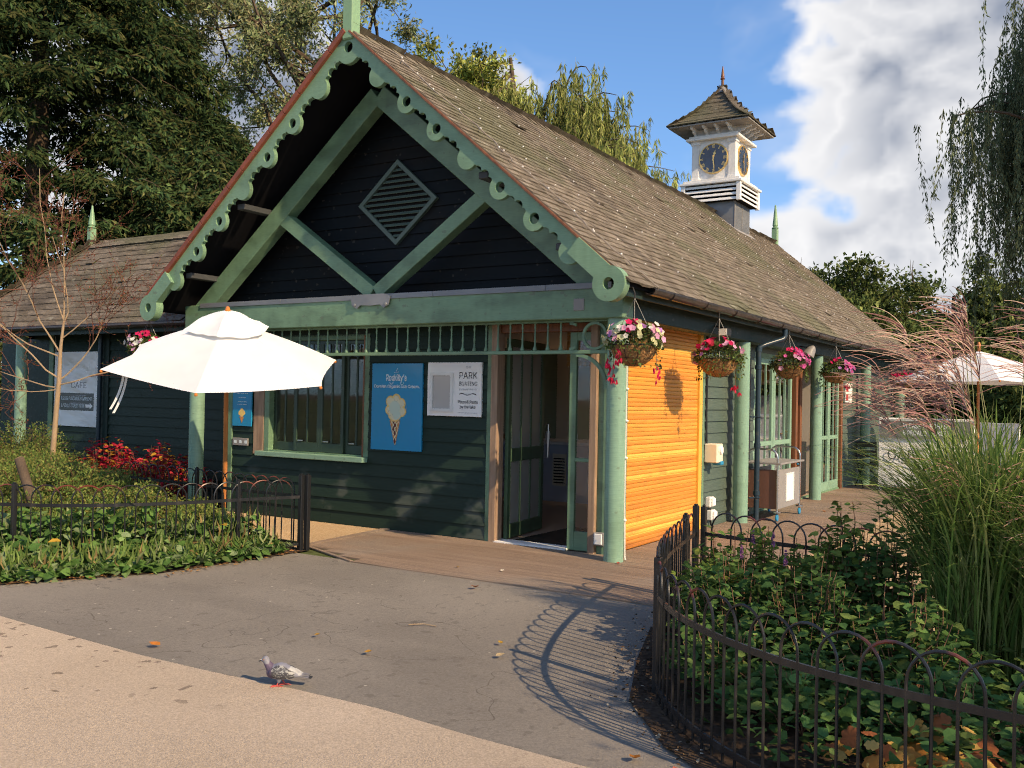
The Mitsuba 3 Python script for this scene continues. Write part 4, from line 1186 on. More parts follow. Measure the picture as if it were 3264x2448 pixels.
# ---- electrics on the side wall and posts
k = thing('meter_box', 'cream electric meter box beside the orange shutter, black cable above', 'electrical box')
put('case', box(XR + 0.026, XR + 0.20, 2.92, 3.14, 0.84, 1.08, 0.012), 'm_ivory', k)
put('dial', lathe([(0, 0.02), (0.05, 0.02), (0.055, 0)], (XR + 0.20, 3.05, 1.0), 14, (1, 0, 0)), 'm_white', k)
put('plug', join([box(XR + 0.10, XR + 0.22, 3.02, 3.12, 0.81, 0.86, 0.01)]), 'm_blue', k)
put('cable', tube([(XR + 0.04, 2.97, 1.08), (XR + 0.035, 2.96, 1.4), (XR + 0.04, 2.95, 2.0), (XR + 0.035, 2.95, 2.45)], 0.014, 6), 'm_black', k)
k = thing('power_socket', 'pair of grey weatherproof sockets low on the side wall beside the orange shutter', 'power socket')
for z, y in ((0.27, 2.98), (0.10, 3.04)):
    put('case', box(XR + 0.026, XR + 0.10, y, y + 0.16, z, z + 0.13, 0.012), 'm_plastic', k)
    put('lid', box(XR + 0.10, XR + 0.125, y + 0.03, y + 0.14, z + 0.015, z + 0.115, 0.008), 'm_white', k)
put('cable', join([tube([(XR + 0.06, 3.06, 0.27), (XR + 0.05, 3.10, 0.23)], 0.02, 8), tube([(XR + 0.06, 3.10, 0.10), (XR + 0.06, 3.12, 0.04), (XR + 0.1, 3.1, 0.01)], 0.012, 6)]), 'm_black', k)
k = thing('power_socket', 'grey socket box low on the door jamb, left of the corner column', 'power socket')
put('case', box(-0.345, -0.22, W - 0.10, W - 0.035, 0.10, 0.235, 0.01), 'm_grey', k)
put('lid', box(-0.325, -0.235, W - 0.118, W - 0.10, 0.115, 0.225, 0.006), 'm_white', k)
k = thing('conduit', 'white surface conduit with clips running down the corner column', 'conduit')
put('pipe', tube([(0.07, 0.085, 2.3), (0.07, 0.085, 0.6), (0.08, 0.09, 0.05), (0.10, 0.07, 0.015)], 0.010, 6), 'm_cable', k)
for z in (1.72, 1.40, 1.03, 0.41):
    put('clip', ball((0.08, 0.08, z), (0.022, 0.022, 0.014), 5), 'm_white', k)
put('cable', tube([(0.056, 0.078, 2.3), (0.056, 0.078, 0.05)], 0.007, 5), 'm_black', k)
# floodlight above the shutter, small camera hood further along
k = thing('wall_lamp', 'small black floodlight under the gutter, next to the second hanging basket', 'lamp')
put('case', box(0.18, 0.30, 2.38, 2.52, 2.40, 2.50, 0.01), 'm_black', k)
put('lens', box(0.19, 0.29, 2.372, 2.38, 2.41, 2.49), 'm_plastic', k)
put('bracket', bar((0.10, 2.46, 2.53), (0.24, 2.46, 2.50), 0.03, 0.02), 'm_black', k)
k = thing('wall_lamp', 'grey hooded lamp pointing down from the eaves above the third hanging basket', 'lamp')
put('hood', lathe([(0.02, 0.10), (0.06, 0.06), (0.10, -0.06), (0.085, -0.06), (0.0, 0.05)], (0.26, 6.25, 2.42), 14, (0.5, 0.2, 0.85)), 'm_grey', k, smooth=40)
put('arm', bar((0.10, 6.25, 2.5), (0.24, 6.25, 2.48), 0.03, 0.02), 'm_black', k)

# ================================================================== beds and bow-top fences
def pix(u, v):
    return _f2 + RIGHT * (u - 1632) / F_SRC - UP * (v - 1224) / F_SRC


_f2 = _f
LP = smooth_path([(-2.84, -1.46), (-3.04, -1.95), (-3.26, -2.60), (-3.66, -3.25), (-4.22, -3.66), (-5.1, -4.0), (-6.4, -4.2), (-8.2, -4.3)])
LBK = smooth_path([(-2.88, -1.42), (-3.6, -1.40), (-4.6, -1.32), (-6.2, -1.22)])
RP = smooth_path([(1.36, -1.30), (1.44, -1.72), (1.60, -2.42), (1.84, -3.18), (2.15, -3.85), (2.55, -4.32), (3.05, -4.66), (3.65, -4.84), (4.4, -4.92), (5.4, -4.95), (6.6, -4.95)])
RBK = smooth_path([(1.40, -1.27), (1.75, -1.36), (2.2, -1.46), (2.9, -1.53), (3.8, -1.57), (5.2, -1.6)])
bed_l = [(-2.76, -1.38), (-2.80, -2.0), (-2.84, -2.4), (-2.90, -3.1), (-3.18, -3.60), (-3.46, -4.2), (-4.4, -4.5), (-6.5, -4.75), (-9, -4.86), (-16, -4.9), (-16, 1.0), (-6.4, 1.0), (-6.4, -1.36)]
sheet('flower_bed', bed_l, 0.006, 'm_soil')
bed_r = [tuple(p) for p in RP] + [(8.0, -4.9), (8.0, -1.6), (5.2, -1.62)] + [tuple(p) for p in RBK[::-1][1:]]
sheet('flower_bed', bed_r, 0.012, 'm_soil')
sheet('flower_bed', [(1.42, -2.3), (1.70, -3.15), (2.0, -3.9), (2.42, -4.42), (2.95, -4.80), (3.7, -5.0), (4.2, -5.0), (4.2, -4.6), (2.4, -3.6), (1.6, -2.4)], 0.008, 'm_soil')


def along(path, step):
    d = np.concatenate([[0], np.cumsum(np.linalg.norm(np.diff(path, axis=0), axis=1))])
    s = np.arange(0, d[-1], step)
    return np.column_stack([np.interp(s, d, path[:, 0]), np.interp(s, d, path[:, 1])])


def hoop_fence(name, path, label, posts, zt=0.73, zr_=0.55, a=0.090, hoops=True):
    k = thing(name, label, 'fence')
    q = along(path, a)
    rad = 1.5 * a
    for i in range(1, len(q) - 3, 2):
        p0, p1 = q[i], q[i + 3]
        c, h = (p0 + p1) / 2, (p1 - p0) / 2
        hl = np.linalg.norm(h)
        t = np.linspace(0, np.pi, 13)
        top = np.column_stack([c[0] - h[0] * np.cos(t), c[1] - h[1] * np.cos(t), zt - rad + rad * np.sin(t)])
        jit = _rng.normal(size=2) * 0.002
        pts = np.vstack([[p0[0], p0[1], 0.0], [p0[0], p0[1], 0.3], top + A(jit[0], jit[1], jit[0]), [p1[0], p1[1], 0.3], [p1[0], p1[1], 0.0]])
        put('hoop', tube(pts, 0.0068, 6), 'm_iron', k, smooth=45)
    d = along(path, 0.12)
    for z in (zr_, 0.07):
        put('rail', tube_flat(d, z), 'm_iron', k)
    for x, y, w, h in posts:
        put('post', join([box(x - w, x + w, y - w, y + w, 0, h, 0.004), box(x - w * 0.6, x + w * 0.6, y - w * 0.6, y + w * 0.6, h, h + 0.012, 0.004)]), 'm_ironpost', k)
    return k


def tube_flat(d, z):
    """A flat rail 34 mm high following the path."""
    n = len(d)
    t = unit(np.gradient(d, axis=0))
    s = np.column_stack([-t[:, 1], t[:, 0]]) * 0.006
    v = []
    for sg, dz in ((-1, -0.015), (1, -0.015), (1, 0.015), (-1, 0.015)):
        v.append(np.column_stack([d + sg * s, np.full(n, z + dz)]))
    v = np.stack(v, 1).reshape(-1, 3)
    i, j = np.meshgrid(np.arange(n - 1), np.arange(4), indexing='ij')
    kk = (j + 1) % 4
    qd = np.stack([i * 4 + j, i * 4 + kk, (i + 1) * 4 + kk, (i + 1) * 4 + j], -1).reshape(-1, 4)
    f = np.vstack([qd[:, [0, 2, 1]], qd[:, [0, 3, 2]], [[0, 1, 2], [0, 2, 3]], [[4 * n - 4, 4 * n - 2, 4 * n - 3], [4 * n - 4, 4 * n - 1, 4 * n - 2]]])
    return v, f


_rng = np.random.default_rng(4)
hoop_fence('bow_top_fence', LP, 'low black bow-top fence along the front of the left flower bed', [(-2.84, -1.45, 0.024, 0.775), (-3.09, -2.06, 0.02, 0.74), (-4.22, -3.66, 0.02, 0.74), (-6.4, -4.2, 0.02, 0.74)])
hoop_fence('bow_top_fence', LBK, 'black bow-top fence along the back of the left flower bed', [(-2.79, -1.41, 0.024, 0.775), (-4.6, -1.32, 0.02, 0.74)])
hoop_fence('bow_top_fence', RP, 'curved black bow-top fence round the front of the right flower bed', [(1.36, -1.31, 0.022, 0.775), (1.43, -1.70, 0.02, 0.745), (2.06, -3.68, 0.020, 0.745), (4.4, -4.92, 0.02, 0.745)])
hoop_fence('bow_top_fence', RBK, 'black bow-top fence along the back of the right flower bed, beside the deck', [(1.41, -1.265, 0.020, 0.765), (3.8, -1.57, 0.02, 0.74)])


# ================================================================== plants
def leaf6(Pt, D, N, L, W, rng, fold=0.2, curl=0.15, heart=0.30):
    """Larger leaves: base, two side points each side, tip, folded along the midrib."""
    n = len(Pt)
    D = unit(D)
    S = unit(np.cross(D, N))
    U = np.cross(S, D)
    L, W = np.broadcast_to(L, (n,))[:, None], np.broadcast_to(W, (n,))[:, None]
    q = lambda x, y, z: Pt + D * (L * x) + S * (W * y) + U * (L * z)
    f1, f2 = fold * 0.5, fold * 0.4
    v = np.stack([q(0, 0, 0), q(0.18, 0.42, f1 * 0.5), q(0.55, 0.48, f2 * 0.6), q(1.0, 0, -curl), q(0.55, -0.48, f2 * 0.6), q(0.18, -0.42, f1 * 0.5), q(0.5, 0, -0.03)], 1).reshape(-1, 3)
    i = np.arange(n)[:, None] * 7
    t = [[0, 6, 1], [1, 6, 2], [2, 6, 3], [3, 6, 4], [4, 6, 5], [5, 6, 0]]
    return v, np.vstack([i + a for a in t])


def rdir(n, rng, up=0.3):
    return unit(rng.normal(size=(n, 3)) + A(0, 0, up))


def stem_shrub(name, x, y, h, r, label, cat, col, seed, stems=26, per=16, L=0.06, W=0.05, z0=0.0, droop=0.3, stemcol='m_twig', var=0.22, group=None, lean=(0, 0)):
    """Stems that rise and arch out from one foot, with leaves in turn up their length."""
    rng = np.random.default_rng(seed)
    k = thing(name, label, cat, group)
    sv, P_, D_, N_ = [], [], [], []
    for _ in range(stems):
        a = rng.uniform(0, 2 * np.pi)
        rr = r * math.sqrt(rng.uniform(0.02, 1))
        hh = h * (1 - 0.45 * (rr / r) ** 2) * rng.uniform(0.75, 1.05)
        b = A(x + 0.25 * rr * math.cos(a), y + 0.25 * rr * math.sin(a), z0)
        t = np.linspace(0, 1, 7)[:, None]
        tip = A(x + rr * math.cos(a) + lean[0] * hh, y + rr * math.sin(a) + lean[1] * hh, z0 + hh)
        p = b + (tip - b) * t + A(math.cos(a), math.sin(a), 0) * (0.12 * rr * np.sin(np.pi * t)) - A(0, 0, 1) * droop * rr * t ** 3 * 0.5
        p = p + rng.normal(size=p.shape) * 0.008
        sv.append(tube(p, np.linspace(0.005, 0.002, 7), 4, False))
        m = per
        tt = np.sort(rng.uniform(0.12, 1.0, m)) ** 0.75
        pp = np.column_stack([np.interp(tt, t[:, 0], p[:, i]) for i in range(3)])
        az = rng.uniform(0, 2 * np.pi, m)
        dd = np.column_stack([np.cos(az), np.sin(az), rng.uniform(-0.35, 0.5, m)])
        P_.append(pp)
        D_.append(dd)
    P_, D_ = np.vstack(P_), unit(np.vstack(D_))
    n = len(P_)
    N_ = unit(A(0, 0, 1) + rng.normal(size=(n, 3)) * 0.45)
    sz = rng.uniform(0.65, 1.25, n)
    pet = D_ * (0.35 * L * sz)[:, None]
    m = leaf6(P_ + pet, D_, N_, L * sz, W * sz, rng)
    put('stems', join(sv), stemcol, k, kind='stuff')
    put('leaves', m, 'leaf', k, color=vcol(n, col, rng, var, 7), kind='stuff')
    return k


def fine_shrub(name, x, y, rx, ry, h, label, cat, col, seed, n=5000, L=0.03, W=0.016, group=None, z0=0.0):
    """A low spreading shrub of arching twigs set with small leaves."""
    rng = np.random.default_rng(seed)
    k = thing(name, label, cat, group)
    tw = max(40, n // 34)
    sv, P_, D_ = [], [], []
    for _ in range(tw):
        a = rng.uniform(0, 2 * np.pi)
        q = math.sqrt(rng.uniform(0.0, 1))
        tip = A(x + rx * q * math.cos(a), y + ry * q * math.sin(a), z0 + h * (math.sqrt(max(0.0, 1 - 0.8 * q * q))) * rng.uniform(0.55, 1.08))
        b = A(x + 0.3 * (tip[0] - x), y + 0.3 * (tip[1] - y), z0)
        t = np.linspace(0, 1, 6)[:, None]
        out = A(math.cos(a), math.sin(a), 0)
        p = b + (tip - b) * t + A(0, 0, 0.25 * h) * np.sin(np.pi * t) + out * (0.10 * rx * t ** 2)
        sv.append(tube(p, np.linspace(0.004, 0.0015, 6), 3, False))
        m = n // tw
        tt = rng.uniform(0.25, 1.05, m)
        pp = np.column_stack([np.interp(tt, t[:, 0], p[:, i]) for i in range(3)]) + rng.normal(size=(m, 3)) * 0.03
        P_.append(pp)
        D_.append(unit(rng.normal(size=(m, 3)) + unit(tip - b) * 0.8 + A(0, 0, 0.3)))
    P_, D_ = np.vstack(P_), np.vstack(D_)
    m = len(P_)
    put('twigs', join(sv), 'm_twig', k, kind='stuff')
    tone = 0.65 + 0.7 * meshkit.noise(P_ * 4.5, seed)
    put('leaves', leaf_mesh(P_, D_, L * rng.uniform(0.7, 1.3, m), W * rng.uniform(0.7, 1.3, m), rng), 'leaf', k, color=vcol(m, col, rng, 0.25, 4, tint=tone), kind='stuff')
    return k


G2 = [(0.14, 0.20, 0.05), (0.20, 0.25, 0.07), (0.09, 0.15, 0.04), (0.24, 0.24, 0.07)]
_unused = [(0.10, 0.15, 0.035), (0.13, 0.18, 0.05), (0.075, 0.13, 0.03)], [(0.09, 0.12, 0.035), (0.16, 0.17, 0.05), (0.06, 0.09, 0.025), (0.17, 0.15, 0.04)], [(0.05, 0.095, 0.035), (0.04, 0.075, 0.03), (0.075, 0.12, 0.035)]
CL = [a_ + 'arching small-leaved shrub in the left bed, ' + b_ for a_, b_ in (('', 'beside the tree stake'), ('', 'between stake and crimson shrubs'), ('', 'in front of the left column'), ('', 'at the foot of the young tree'), ('', 'below the crimson shrubs'), ('smaller ', 'near the umbrella pole'), ('', 'behind the young tree trunk'), ('', 'against the bright crimson shrub'), ('lowest ', 'just left of the umbrella pole'), ('', 'farthest left under the wing eaves'), ('low ', 'behind the middle of the front fence'), ('low ', 'left of the tree stake by the fence'), ('small ', 'close to the double fence post'))]
# left bed: arching small-leaved shrubs behind, big-leaved ground cover in front
for i, (x, y, rx, ry, h) in enumerate([(-6.35, -2.35, 0.85, 0.7, 0.74), (-5.5, -2.15, 0.8, 0.6, 0.80), (-4.65, -2.20, 0.7, 0.5, 0.60), (-7.3, -1.55, 0.9, 0.6, 0.78), (-6.35, -1.25, 0.8, 0.55, 0.58), (-5.45, -1.55, 0.65, 0.4, 0.50), (-8.6, -0.8, 0.9, 0.7, 0.80), (-7.5, -0.5, 0.8, 0.5, 0.48), (-4.3, -1.72, 0.55, 0.3, 0.42), (-9.9, -0.3, 1.0, 0.8, 1.1), (-5.1, -2.85, 0.6, 0.4, 0.50), (-6.0, -3.1, 0.7, 0.4, 0.55), (-3.7, -2.0, 0.4, 0.35, 0.40)]):
    fine_shrub('cotoneaster', x, y, rx, ry, h, CL[i], 'shrub', G2, 100 + i, n=8500, L=0.036, W=0.020)
for i, (x, y, r, h) in enumerate([(-8.35, 0.15, 0.55, 0.95), (-7.25, 0.20, 0.75, 0.92)]):
    stem_shrub('red_shrub', x, y, h, r, ['bright crimson-leaved shrub against the wing wall, left of the umbrella post', 'dark crimson-leaved shrub in the shade beside the left column'][i], 'shrub', [(0.42, 0.02, 0.05), (0.28, 0.015, 0.04), (0.50, 0.05, 0.07), (0.50, 0.28, 0.04)], 140 + i, stems=64, per=34, L=0.075, W=0.04)


def inside(poly, n, rng):
    pg = Polygon(poly)
    a, b, c, d = pg.bounds
    out = []
    while len(out) < n:
        q = rng.uniform((a, b), (c, d), (4 * n, 2))
        import shapely
        out += list(q[shapely.contains_xy(pg, q[:, 0], q[:, 1])])
    return np.array(out[:n])


rng = np.random.default_rng(50)
LIN = Polygon([tuple(q) for q in LP] + [(-8.2, -1.2), (-2.88, -1.42)])
gc = [(-2.80, -1.7), (-2.82, -2.4), (-2.90, -3.1), (-3.16, -3.60), (-3.44, -4.18), (-4.4, -4.45), (-6.3, -4.7), (-6.6, -3.6), (-5.2, -3.2), (-4.2, -2.9), (-3.7, -2.2), (-3.3, -1.6)]
GE = Polygon(gc).exterior
k = put('ground_cover', None or leaf6(*(lambda c, a, e, s: (np.column_stack([c, 0.03 + 0.42 * (0.45 + 1.0 * meshkit.noise(np.column_stack([c * 3.2, c[:, 0] * 0]), 8)) * rng.random(len(c)) ** 1.1 * np.array([min(1.0, 0.35 + 1.6 * GE.distance(Point(q))) * (1.0 if LIN.contains(Point(q)) else 0.42) for q in c])]), np.column_stack([np.cos(a), np.sin(a), e]), unit(A(0, 0, 1) + A(0.25, -0.15, 0) + rng.normal(size=(len(c), 3)) * 0.6), s, s * rng.uniform(0.55, 0.8, len(c))))(inside(gc, 9500, rng), rng.uniform(0, 2 * np.pi, 9500), rng.uniform(-0.5, 0.9, 9500), 0.078 * rng.uniform(0.5, 1.6, 9500)), rng), 'leaf',
        color=vcol(9500, [(0.10, 0.19, 0.045), (0.13, 0.23, 0.06), (0.075, 0.15, 0.04), (0.16, 0.24, 0.08), (0.20, 0.26, 0.13)], rng, 0.22, 7), label='broad green leaves covering the front of the left flower bed', cat='ground cover', kind='stuff')
for i in range(4):                                       # fallen yellow leaves caught in the cover
    c = [(-4.9, -3.3), (-3.15, -2.2), (-3.7, -3.1), (-3.35, -3.75)][i]
    a = rng.uniform(0, 6.3)
    kk = put('yellowed_leaf', leaf6(A([c[0], c[1], 0.32]), A([math.cos(a), math.sin(a), 0.1]), A([0.3, -0.3, 1]), 0.11, 0.07, rng), 'leaf', color=vcol(1, (0.55, 0.33, 0.05), rng, 0.2, 7), label='yellow leaf on the broad green ground cover, ' + ['nearest the tree stake', 'nearest the double fence post', 'below the middle of the fence', 'close to the tarmac'][i], cat='leaf')
# strappy tufts along the edge
for i, (x, y) in enumerate([(-2.90, -1.75), (-2.92, -2.15), (-2.98, -2.6), (-3.0, -3.0), (-3.3, -3.55), (-3.6, -4.1)]):
    rg = np.random.default_rng(60 + i)
    n = 60
    a = rg.uniform(0, 2 * np.pi, n)
    t = np.linspace(0, 1, 5)
    ms = []
    for j in range(n):
        L = rg.uniform(0.14, 0.30)
        o = A(math.cos(a[j]), math.sin(a[j]), 0)
        p = A(x, y, 0.0) + o * (0.04 + L * 0.7 * t[:, None]) + A(0, 0, 1) * (L * 0.9 * (t - 0.75 * t * t))[:, None] * 1.6
        s = np.cross(o, A(0, 0, 1)) * 0.007
        w = (1 - t ** 3)[:, None]
        v = np.stack([p - s * w, p + s * w], 1).reshape(-1, 3)
        b = np.arange(4)[:, None] * 2
        ms.append((v, np.vstack([b + [0, 1, 3], b + [0, 3, 2]])))
    put('strappy_tuft', join(ms), 'leaf', color=vcol(n, [(0.15, 0.22, 0.07), (0.22, 0.27, 0.12), (0.10, 0.17, 0.05)], rg, 0.2, 10), label=['tuft of narrow arching leaves at the foot of the double fence post', 'second tuft of narrow leaves from the double fence post', 'third tuft of narrow leaves along the bed edge from the double fence post', 'fourth tuft of narrow leaves along the bed edge from the double post', 'tuft of narrow leaves where the left bed edge bends', 'tuft of narrow leaves farthest left along the bed edge'][i], cat='plant')
rng = np.random.default_rng(58)
c = inside(gc, 1500, rng)
a = rng.uniform(0, 2 * np.pi, 1500)
put('ground_cover', leaf6(np.column_stack([c, 0.05 + 0.28 * rng.random(1500) * np.array([1.0 if LIN.contains(Point(q)) else 0.35 for q in c])]), np.column_stack([np.cos(a) * 0.6, np.sin(a) * 0.6, rng.uniform(0.3, 1.2, 1500)]), unit(np.column_stack([np.cos(a), np.sin(a), np.full(1500, 0.5)]) + rng.normal(size=(1500, 3)) * 0.3), 0.16 * rng.uniform(0.6, 1.3, 1500), 0.026 * rng.uniform(0.6, 1.3, 1500), rng, curl=0.3), 'leaf',
    color=vcol(1500, [(0.20, 0.27, 0.08), (0.13, 0.20, 0.05), (0.26, 0.29, 0.13), (0.16, 0.22, 0.06), (0.13, 0.19, 0.05), (0.27, 0.19, 0.08)], rng, 0.22, 7), label='narrow upright leaves mixed into the broad-leaved cover of the left bed', cat='ground cover', kind='stuff')
# leaning stake
k = thing('tree_stake', 'leaning cut wooden stake beside the young tree', 'stake')
put('post', tube([(-5.05, -2.95, 0.35), (-5.45, -2.90, 0.86)], 0.048, 12), 'm_bark', k, smooth=40)
put('cut_end', disc((-5.45, -2.90, 0.862), 0.047, 14, 0.003, tuple(unit(A(-0.40, 0.05, 0.51)))), 'm_palebark', k)

# ---- young tree with bare reddish branches
TB = A(-8.22, -0.80, 0.0)
k = thing('young_tree', 'young tree with a pale slim trunk and thin reddish, nearly bare branches', 'tree')
rng = np.random.default_rng(31)
trunk = np.array([TB, TB + A(0.0, 0, 0.7), TB + A(0.06, 0.0, 1.4), TB + A(0.10, 0.0, 1.75), TB + A(0.11, 0, 2.15), TB + A(0.14, 0.02, 2.55)])
put('trunk', tube(trunk, [0.040, 0.036, 0.033, 0.030, 0.023, 0.015], 12), 'm_palebark', k, smooth=True)
bud_p, bud_d, limbs, twigs = [], [], [], []


def grow(p, d, L, r, lev):
    n = 7
    t = np.linspace(0, 1, n)[:, None]
    bend = rng.normal(size=3) * 0.18 + A(0, 0, 0.10)
    q = p + d * L * t + bend * L * t ** 2
    q[1:-1] += rng.normal(size=(n - 2, 3)) * 0.012 * L
    (limbs if lev < 2 else twigs).append(tube(q, np.linspace(r, r * 0.45, n), 5 if lev < 2 else 3, False))
    dd = unit(q[-1] - q[-2])
    if lev < 4:
        m = rng.integers(4, 7) if lev < 2 else rng.integers(3, 6)
        for _ in range(m):
            s = rng.uniform(0.25, 1.0)
            o = np.array([np.interp(s, t[:, 0], q[:, i]) for i in range(3)])
            grow(o, unit(dd + rng.normal(size=3) * (0.5 if lev < 2 else 0.65)), L * rng.uniform(0.38, 0.62), max(r * 0.5, 0.0022), lev + 1)
    if lev >= 2:
        m = 5
        for _ in range(m):
            s = rng.uniform(0.1, 1.0)
            bud_p.append(np.array([np.interp(s, t[:, 0], q[:, i]) for i in range(3)]))
            bud_d.append(unit(dd + rng.normal(size=3) * 0.8))


for (z, d, L, r) in [(1.62, (-0.75, -0.25, 0.05), 1.3, 0.017), (1.66, (0.85, 0.35, 0.28), 1.5, 0.017), (1.72, (0.75, 0.40, 0.75), 1.4, 0.02), (1.75, (-0.7, -0.45, 0.65), 1.5, 0.02), (2.05, (-0.85, -0.4, 0.35), 1.5, 0.018), (2.1, (-0.55, -0.3, 0.9), 1.6, 0.02),
                     (2.3, (0.65, 0.35, 0.55), 1.4, 0.016), (2.5, (-0.1, 0, 1.0), 1.4, 0.02), (2.5, (0.25, 0.15, 0.95), 1.2, 0.016), (2.55, (-0.35, -0.15, 0.85), 1.5, 0.018), (1.6, (-0.6, -0.5, -0.1), 1.2, 0.014)]:
    o = np.array([np.interp(z, trunk[:, 2], trunk[:, i]) for i in range(3)])
    grow(o, unit(A(*d)), L * 0.95, r * 0.62, 1)
put('branches', join(limbs), 'm_palebark', k, kind='stuff')
put('twigs', join(twigs), 'm_redtwig', k, kind='stuff')
n = len(bud_p)
put('buds', leaf_mesh(np.array(bud_p), np.array(bud_d), rng.uniform(0.015, 0.035, n), 0.013, rng), 'leaf', k, color=vcol(n, [(0.24, 0.07, 0.05), (0.20, 0.08, 0.06), (0.28, 0.10, 0.06), (0.12, 0.15, 0.04)], rng, 0.25, 4), kind='stuff')

# ---- right bed
DK = [(0.085, 0.165, 0.048), (0.115, 0.20, 0.058), (0.06, 0.125, 0.042), (0.14, 0.20, 0.06)]
LT = [(0.19, 0.27, 0.06), (0.14, 0.22, 0.05), (0.25, 0.29, 0.065)]
spec = [(1.95, -2.25, 0.70, 0.34, LT, 'yellow-green leafy plant with reddish stems just inside the curve of the right fence'), (2.15, -1.80, 0.62, 0.30, LT, 'pale leafy plant near the corner post of the right flower bed'),
        (2.55, -2.20, 0.74, 0.36, LT, 'green heart-leaved plant in the middle of the right flower bed'), (2.65, -1.85, 0.84, 0.26, LT, 'tall thin-stemmed plant rising above the back fence of the right bed'), (2.95, -2.05, 0.92, 0.30, DK, 'tallest dark-leaved plant, left of the feathery grass'),
        (2.20, -2.85, 0.62, 0.36, DK, 'dark leafy plant behind the left end of the curved fence'), (2.70, -2.95, 0.66, 0.42, DK, 'broad dark-leaved plant in shade in front of the feathery grass'), (3.25, -3.05, 0.58, 0.42, DK, 'dark-leaved plant below the feathery grass, near the front fence'),
        (2.45, -3.50, 0.42, 0.36, DK, 'low dark plant at the bend of the curved fence'), (2.90, -3.80, 0.40, 0.38, DK, 'low dark-leaved plant close behind the front fence'), (3.55, -3.80, 0.40, 0.36, DK, 'low dark plant beside the amber-leaved plants')]
for i, (x, y, h, r, col, lab) in enumerate(spec):
    stem_shrub('leafy_plant', x, y, h * 1.16, r * 1.08, lab, 'plant', col, 200 + i, stems=46 if h > 0.5 else 34, per=22, L=0.060, W=0.050, stemcol='m_redtwig' if col is LT else 'm_twig')
rng = np.random.default_rng(61)
gr_ = [(1.55, -2.2), (1.9, -3.1), (2.3, -3.9), (2.9, -4.5), (4.0, -4.8), (5.5, -4.8), (5.5, -1.8), (2.0, -1.6)]
c = inside(gr_, 3800, rng)
a = rng.uniform(0, 2 * np.pi, 3800)
put('ground_cover', leaf6(np.column_stack([c, 0.02 + 0.28 * rng.random(3800)]), np.column_stack([np.cos(a), np.sin(a), rng.uniform(-0.2, 0.6, 3800)]), unit(A(0, 0, 1) + rng.normal(size=(3800, 3)) * 0.4), 0.075 * rng.uniform(0.6, 1.4, 3800), 0.05 * rng.uniform(0.6, 1.4, 3800), rng), 'leaf',
    color=vcol(3800, DK, rng, 0.25, 7), label='low dark leaves filling the right flower bed', cat='ground cover', kind='stuff')
for i, (x, y, h) in enumerate([(2.28, -2.35, 0.66), (2.42, -2.55, 0.58), (2.16, -2.62, 0.60), (2.05, -2.05, 0.62)]):
    rg = np.random.default_rng(80 + i)
    k = thing('flower_spike', 'small mauve flower spike in the right bed, ' + ['tallest of the four', 'nearest the feathery grass', 'nearest the curved front fence', 'nearest the corner post'][i], 'flower')
    put('stem', tube([(x, y, 0), (x + 0.01, y, h * 0.6), (x + 0.02, y, h)], 0.003, 4), 'm_twig', k)
    n = 70
    t = rg.uniform(0, 1, n)
    a = rg.uniform(0, 6.28, n)
    put('flowers', leaf_mesh(np.column_stack([np.full(n, x + 0.015), np.full(n, y), h + 0.10 * t]), np.column_stack([np.cos(a), np.sin(a), np.full(n, 0.5)]), 0.018 * (1.1 - 0.6 * t), 0.012, rg), 'petal', k, color=vcol(n, (0.36, 0.16, 0.32), rg, 0.25, 4), kind='stuff')
# amber-leaved plants, lobed leaves each on its own
lobe = unary_union([Point(math.cos(q) * 0.55, math.sin(q) * 0.55).buffer(0.34, 6) for q in np.linspace(0, 2 * np.pi, 8)[:-1]] + [Point(0, 0).buffer(0.6)]).simplify(0.03)
lv = trimesh.creation.triangulate_polygon(lobe, engine='earcut')
ring_ = np.array(lobe.exterior.coords)[:-1]
nb = len(ring_)
LV = np.vstack([[0, 0, 0.0], np.column_stack([ring_ * 0.55, np.full(nb, 0.05)]), np.column_stack([ring_, -0.04 + 0.06 * np.cos(np.arange(nb) * 1.7)])])
j = np.arange(nb)
LF = np.vstack([np.stack([0 * j, 1 + j, 1 + (j + 1) % nb], 1), np.stack([1 + j, 1 + nb + j, 1 + nb + (j + 1) % nb], 1), np.stack([1 + j, 1 + nb + (j + 1) % nb, 1 + (j + 1) % nb], 1)])
for i, (x, y, lab) in enumerate([(3.34, -4.44, 'amber-leaved plant with lobed leaves just behind the front fence, nearer the middle'), (3.74, -4.42, 'amber and rust-leaved plant with lobed leaves at the far right behind the front fence'), (3.58, -4.12, 'shaded amber-leaved plant behind the two others at the front fence')]):
    rg = np.random.default_rng(90 + i)
    k = thing('amber_plant', lab, 'plant')
    for q in range(22):
        a, rr = rg.uniform(0, 6.28), 0.20 * math.sqrt(rg.uniform(0, 1))
        s = rg.uniform(0.035, 0.058)
        nn = unit(A(math.cos(a) * rr * 2.2 + 0.0, math.sin(a) * rr * 2.2 - 0.25, 0.75) + rg.normal(size=3) * 0.22)
        e1 = unit(np.cross(nn, rg.normal(size=3)))
        v = frame(LV * s, A(x + rr * math.cos(a), y + rr * math.sin(a), 0.27 - 0.55 * rr + rg.uniform(-0.05, 0.03)), e1, np.cross(nn, e1), nn)
        put('leaf', (v, LF), 'leaf', k, smooth=True, color=vcol(1, [(0.50, 0.27, 0.07), (0.46, 0.20, 0.05), (0.52, 0.33, 0.10), (0.34, 0.12, 0.05)], rg, 0.15, len(LV)))


